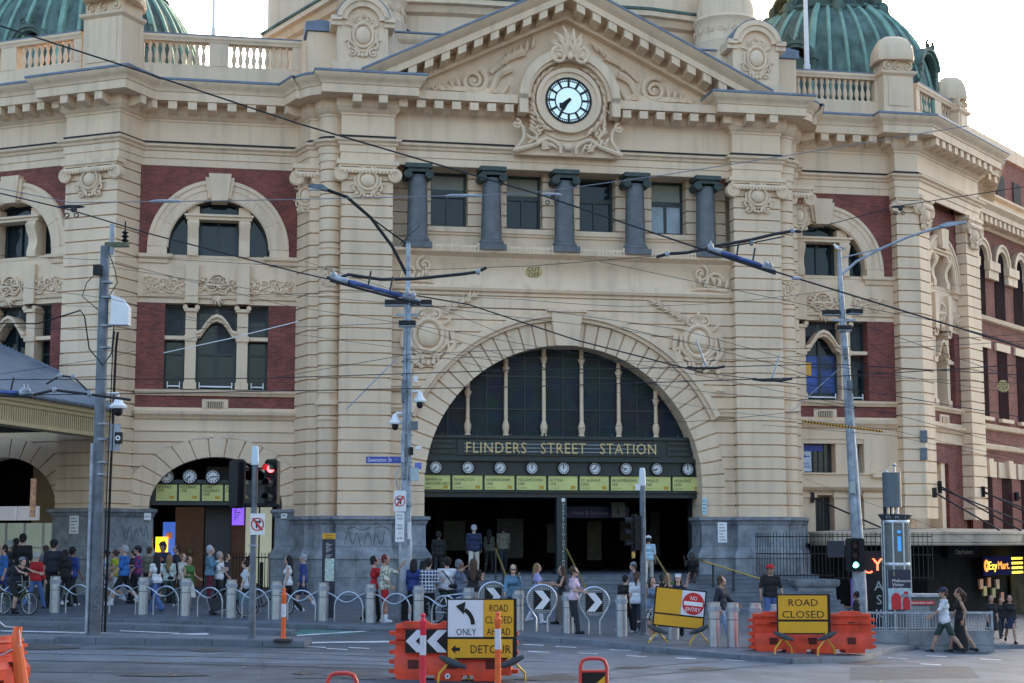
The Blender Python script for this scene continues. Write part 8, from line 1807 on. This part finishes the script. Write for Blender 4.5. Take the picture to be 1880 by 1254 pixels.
person(1216, 1150, 1056, 175, 'person with dark hair in black behind the pink phone', 'black', 'black', fem=True, hs='tail')
person(1227, 1146, 1054, 165, 'fair haired person in green and white behind the raised phones', 'green', 'white', hair='hblond', hs='long', fem=True)
person(1246, 1172, 1056, -5, 'person in a navy vest raising a white phone with both arms', 'navy', 'black', 'black', hair='hbrown', hs='bob', fem=True, arms=((95, 16, 62), (95, 16, 62)), hold=('both', 'wide', 'white', 'white phone raised by the person in a navy vest'), sleeve=.15, nod=-22)
person(1272, 1072, 1018, -12, 'person in black sitting on the steps with white shoes, elbow on knee', 'black', 'black', 'shoe', skin='dark', sit=.5, legs=(72, 78, 60, 82), arms=((45, 8, 95), (40, 10, 60)), lean=28, leg=.5, loc=(lambda q: (q[0], q[1], q[2] - .42))(land(1272, 1.0)), hscale=1.72, nod=20)
person(1326, 1180, 1058, 55, 'young person in a dark navy sweater and light jeans walking right', 'dnavy', 'ljeans', 'shoe', hs='thick', hair='hbrown', legs=WALK, arms=((-10, 16, 40), (18, 12, 45)), sleeve=1., skin='tan')
person(1416, 1156, 1039, 2, 'person in a red cap, black t-shirt and blue jeans facing the street', 'black', 'jeans', 'black', cap=('red', 1), hair='hbrown', arms=((5, 14, 28), (5, 14, 28)), width=1.1, skin='tan')
person(1574, 1174, 1088, -110, 'person in a black t-shirt standing behind the right orange barrier', 'black', 'black', hair='hblack', hs='thick', skin='brown', width=1.1, arms=((25, 8, 70), (10, 8, 40)))
person(1736, 1199, 1077, -95, 'person in a white t-shirt, green shorts and navy cap striding left', 'white', 'dgreen', 'black', cap=('navy', 1), hair='hbrown', leg=.48, legs=(26, -24, 4, 14), arms=((-18, 8, 10), (36, 8, 18)), skin='tan', drop=ROADDROP, hem=.8)
person(1764, 1199, 1080, -95, 'person in a long black dress walking left beside the white t-shirt', 'black', 'black', 'black', hair='hbrown', hs='tail', fem=True, legs=(20, -20, 4, 14), arms=((10, 8, 30), (-25, 10, 40)), sleeve=.0, skirt='long', skin='tan', drop=ROADDROP)
person(1822, 1180, 1093, 0, 'person in a black dress walking under the right canopy', 'black', 'black', 'black', hair='hbrown', hs='bob', fem=True, skirt='dress', legs=WALK, skin='tan')
person(1839, 1172, 1099, 5, 'person in dark clothes between two others under the right canopy', 'black', 'dnavy', 'black', hair='hbrown', hs='long', fem=True, skin='tan')
person(1856, 1181, 1092, -5, 'person in a black top and blue denim skirt under the right canopy', 'black', 'navy', 'black', hair='hblack', hs='bun', fem=True, skirt='mini', legs=WALK2, skin='tan', sleeve=.9)
person(26, 1098, 990, 170, 'dark haired person in black partly behind the olive shirt at the left', 'black', 'black')
person(81, 1102, 1003, -170, 'person in dark grey standing behind the red shirt at the left', 'grey', 'black', hair='hbrown')
person(243, 1102, 1010, -95, 'shorter person in dark clothes between the bright blue and floral shirts', 'dnavy', 'black', fem=True, hs='bun')
person(272, 1102, 1006, 165, 'person in khaki standing behind the flared blue jeans', 'khaki', 'black', hair='hbrown')
person(415, 1106, 1018, 80, 'person in a dark jacket just behind the long white shirt', 'dnavy', 'black', hair='hbrown', sleeve=1.)
person(776, 1132, 1031, 170, 'person in grey half hidden behind the plaid shirt', 'grey', 'black', fem=True, hs='bob')
# the rider on the left bicycle
p = BK.location; f_ = R(-28); q = Vector((p.x - .2 * math.cos(f_), p.y - .2 * math.sin(f_), p.z))
person(42, 1128, 1018, 62, 'helmeted cyclist in dark clothes leaning on the handlebar at the left', 'dnavy', 'black', 'black', hs='short', cap=('grey', 0), sit=.93, legs=(38, 5, 50, 10), arms=((52, 14, 12), (52, 14, 12)), lean=32, leg=.5, loc=q, hscale=1.76, bag='pack', nod=-20)
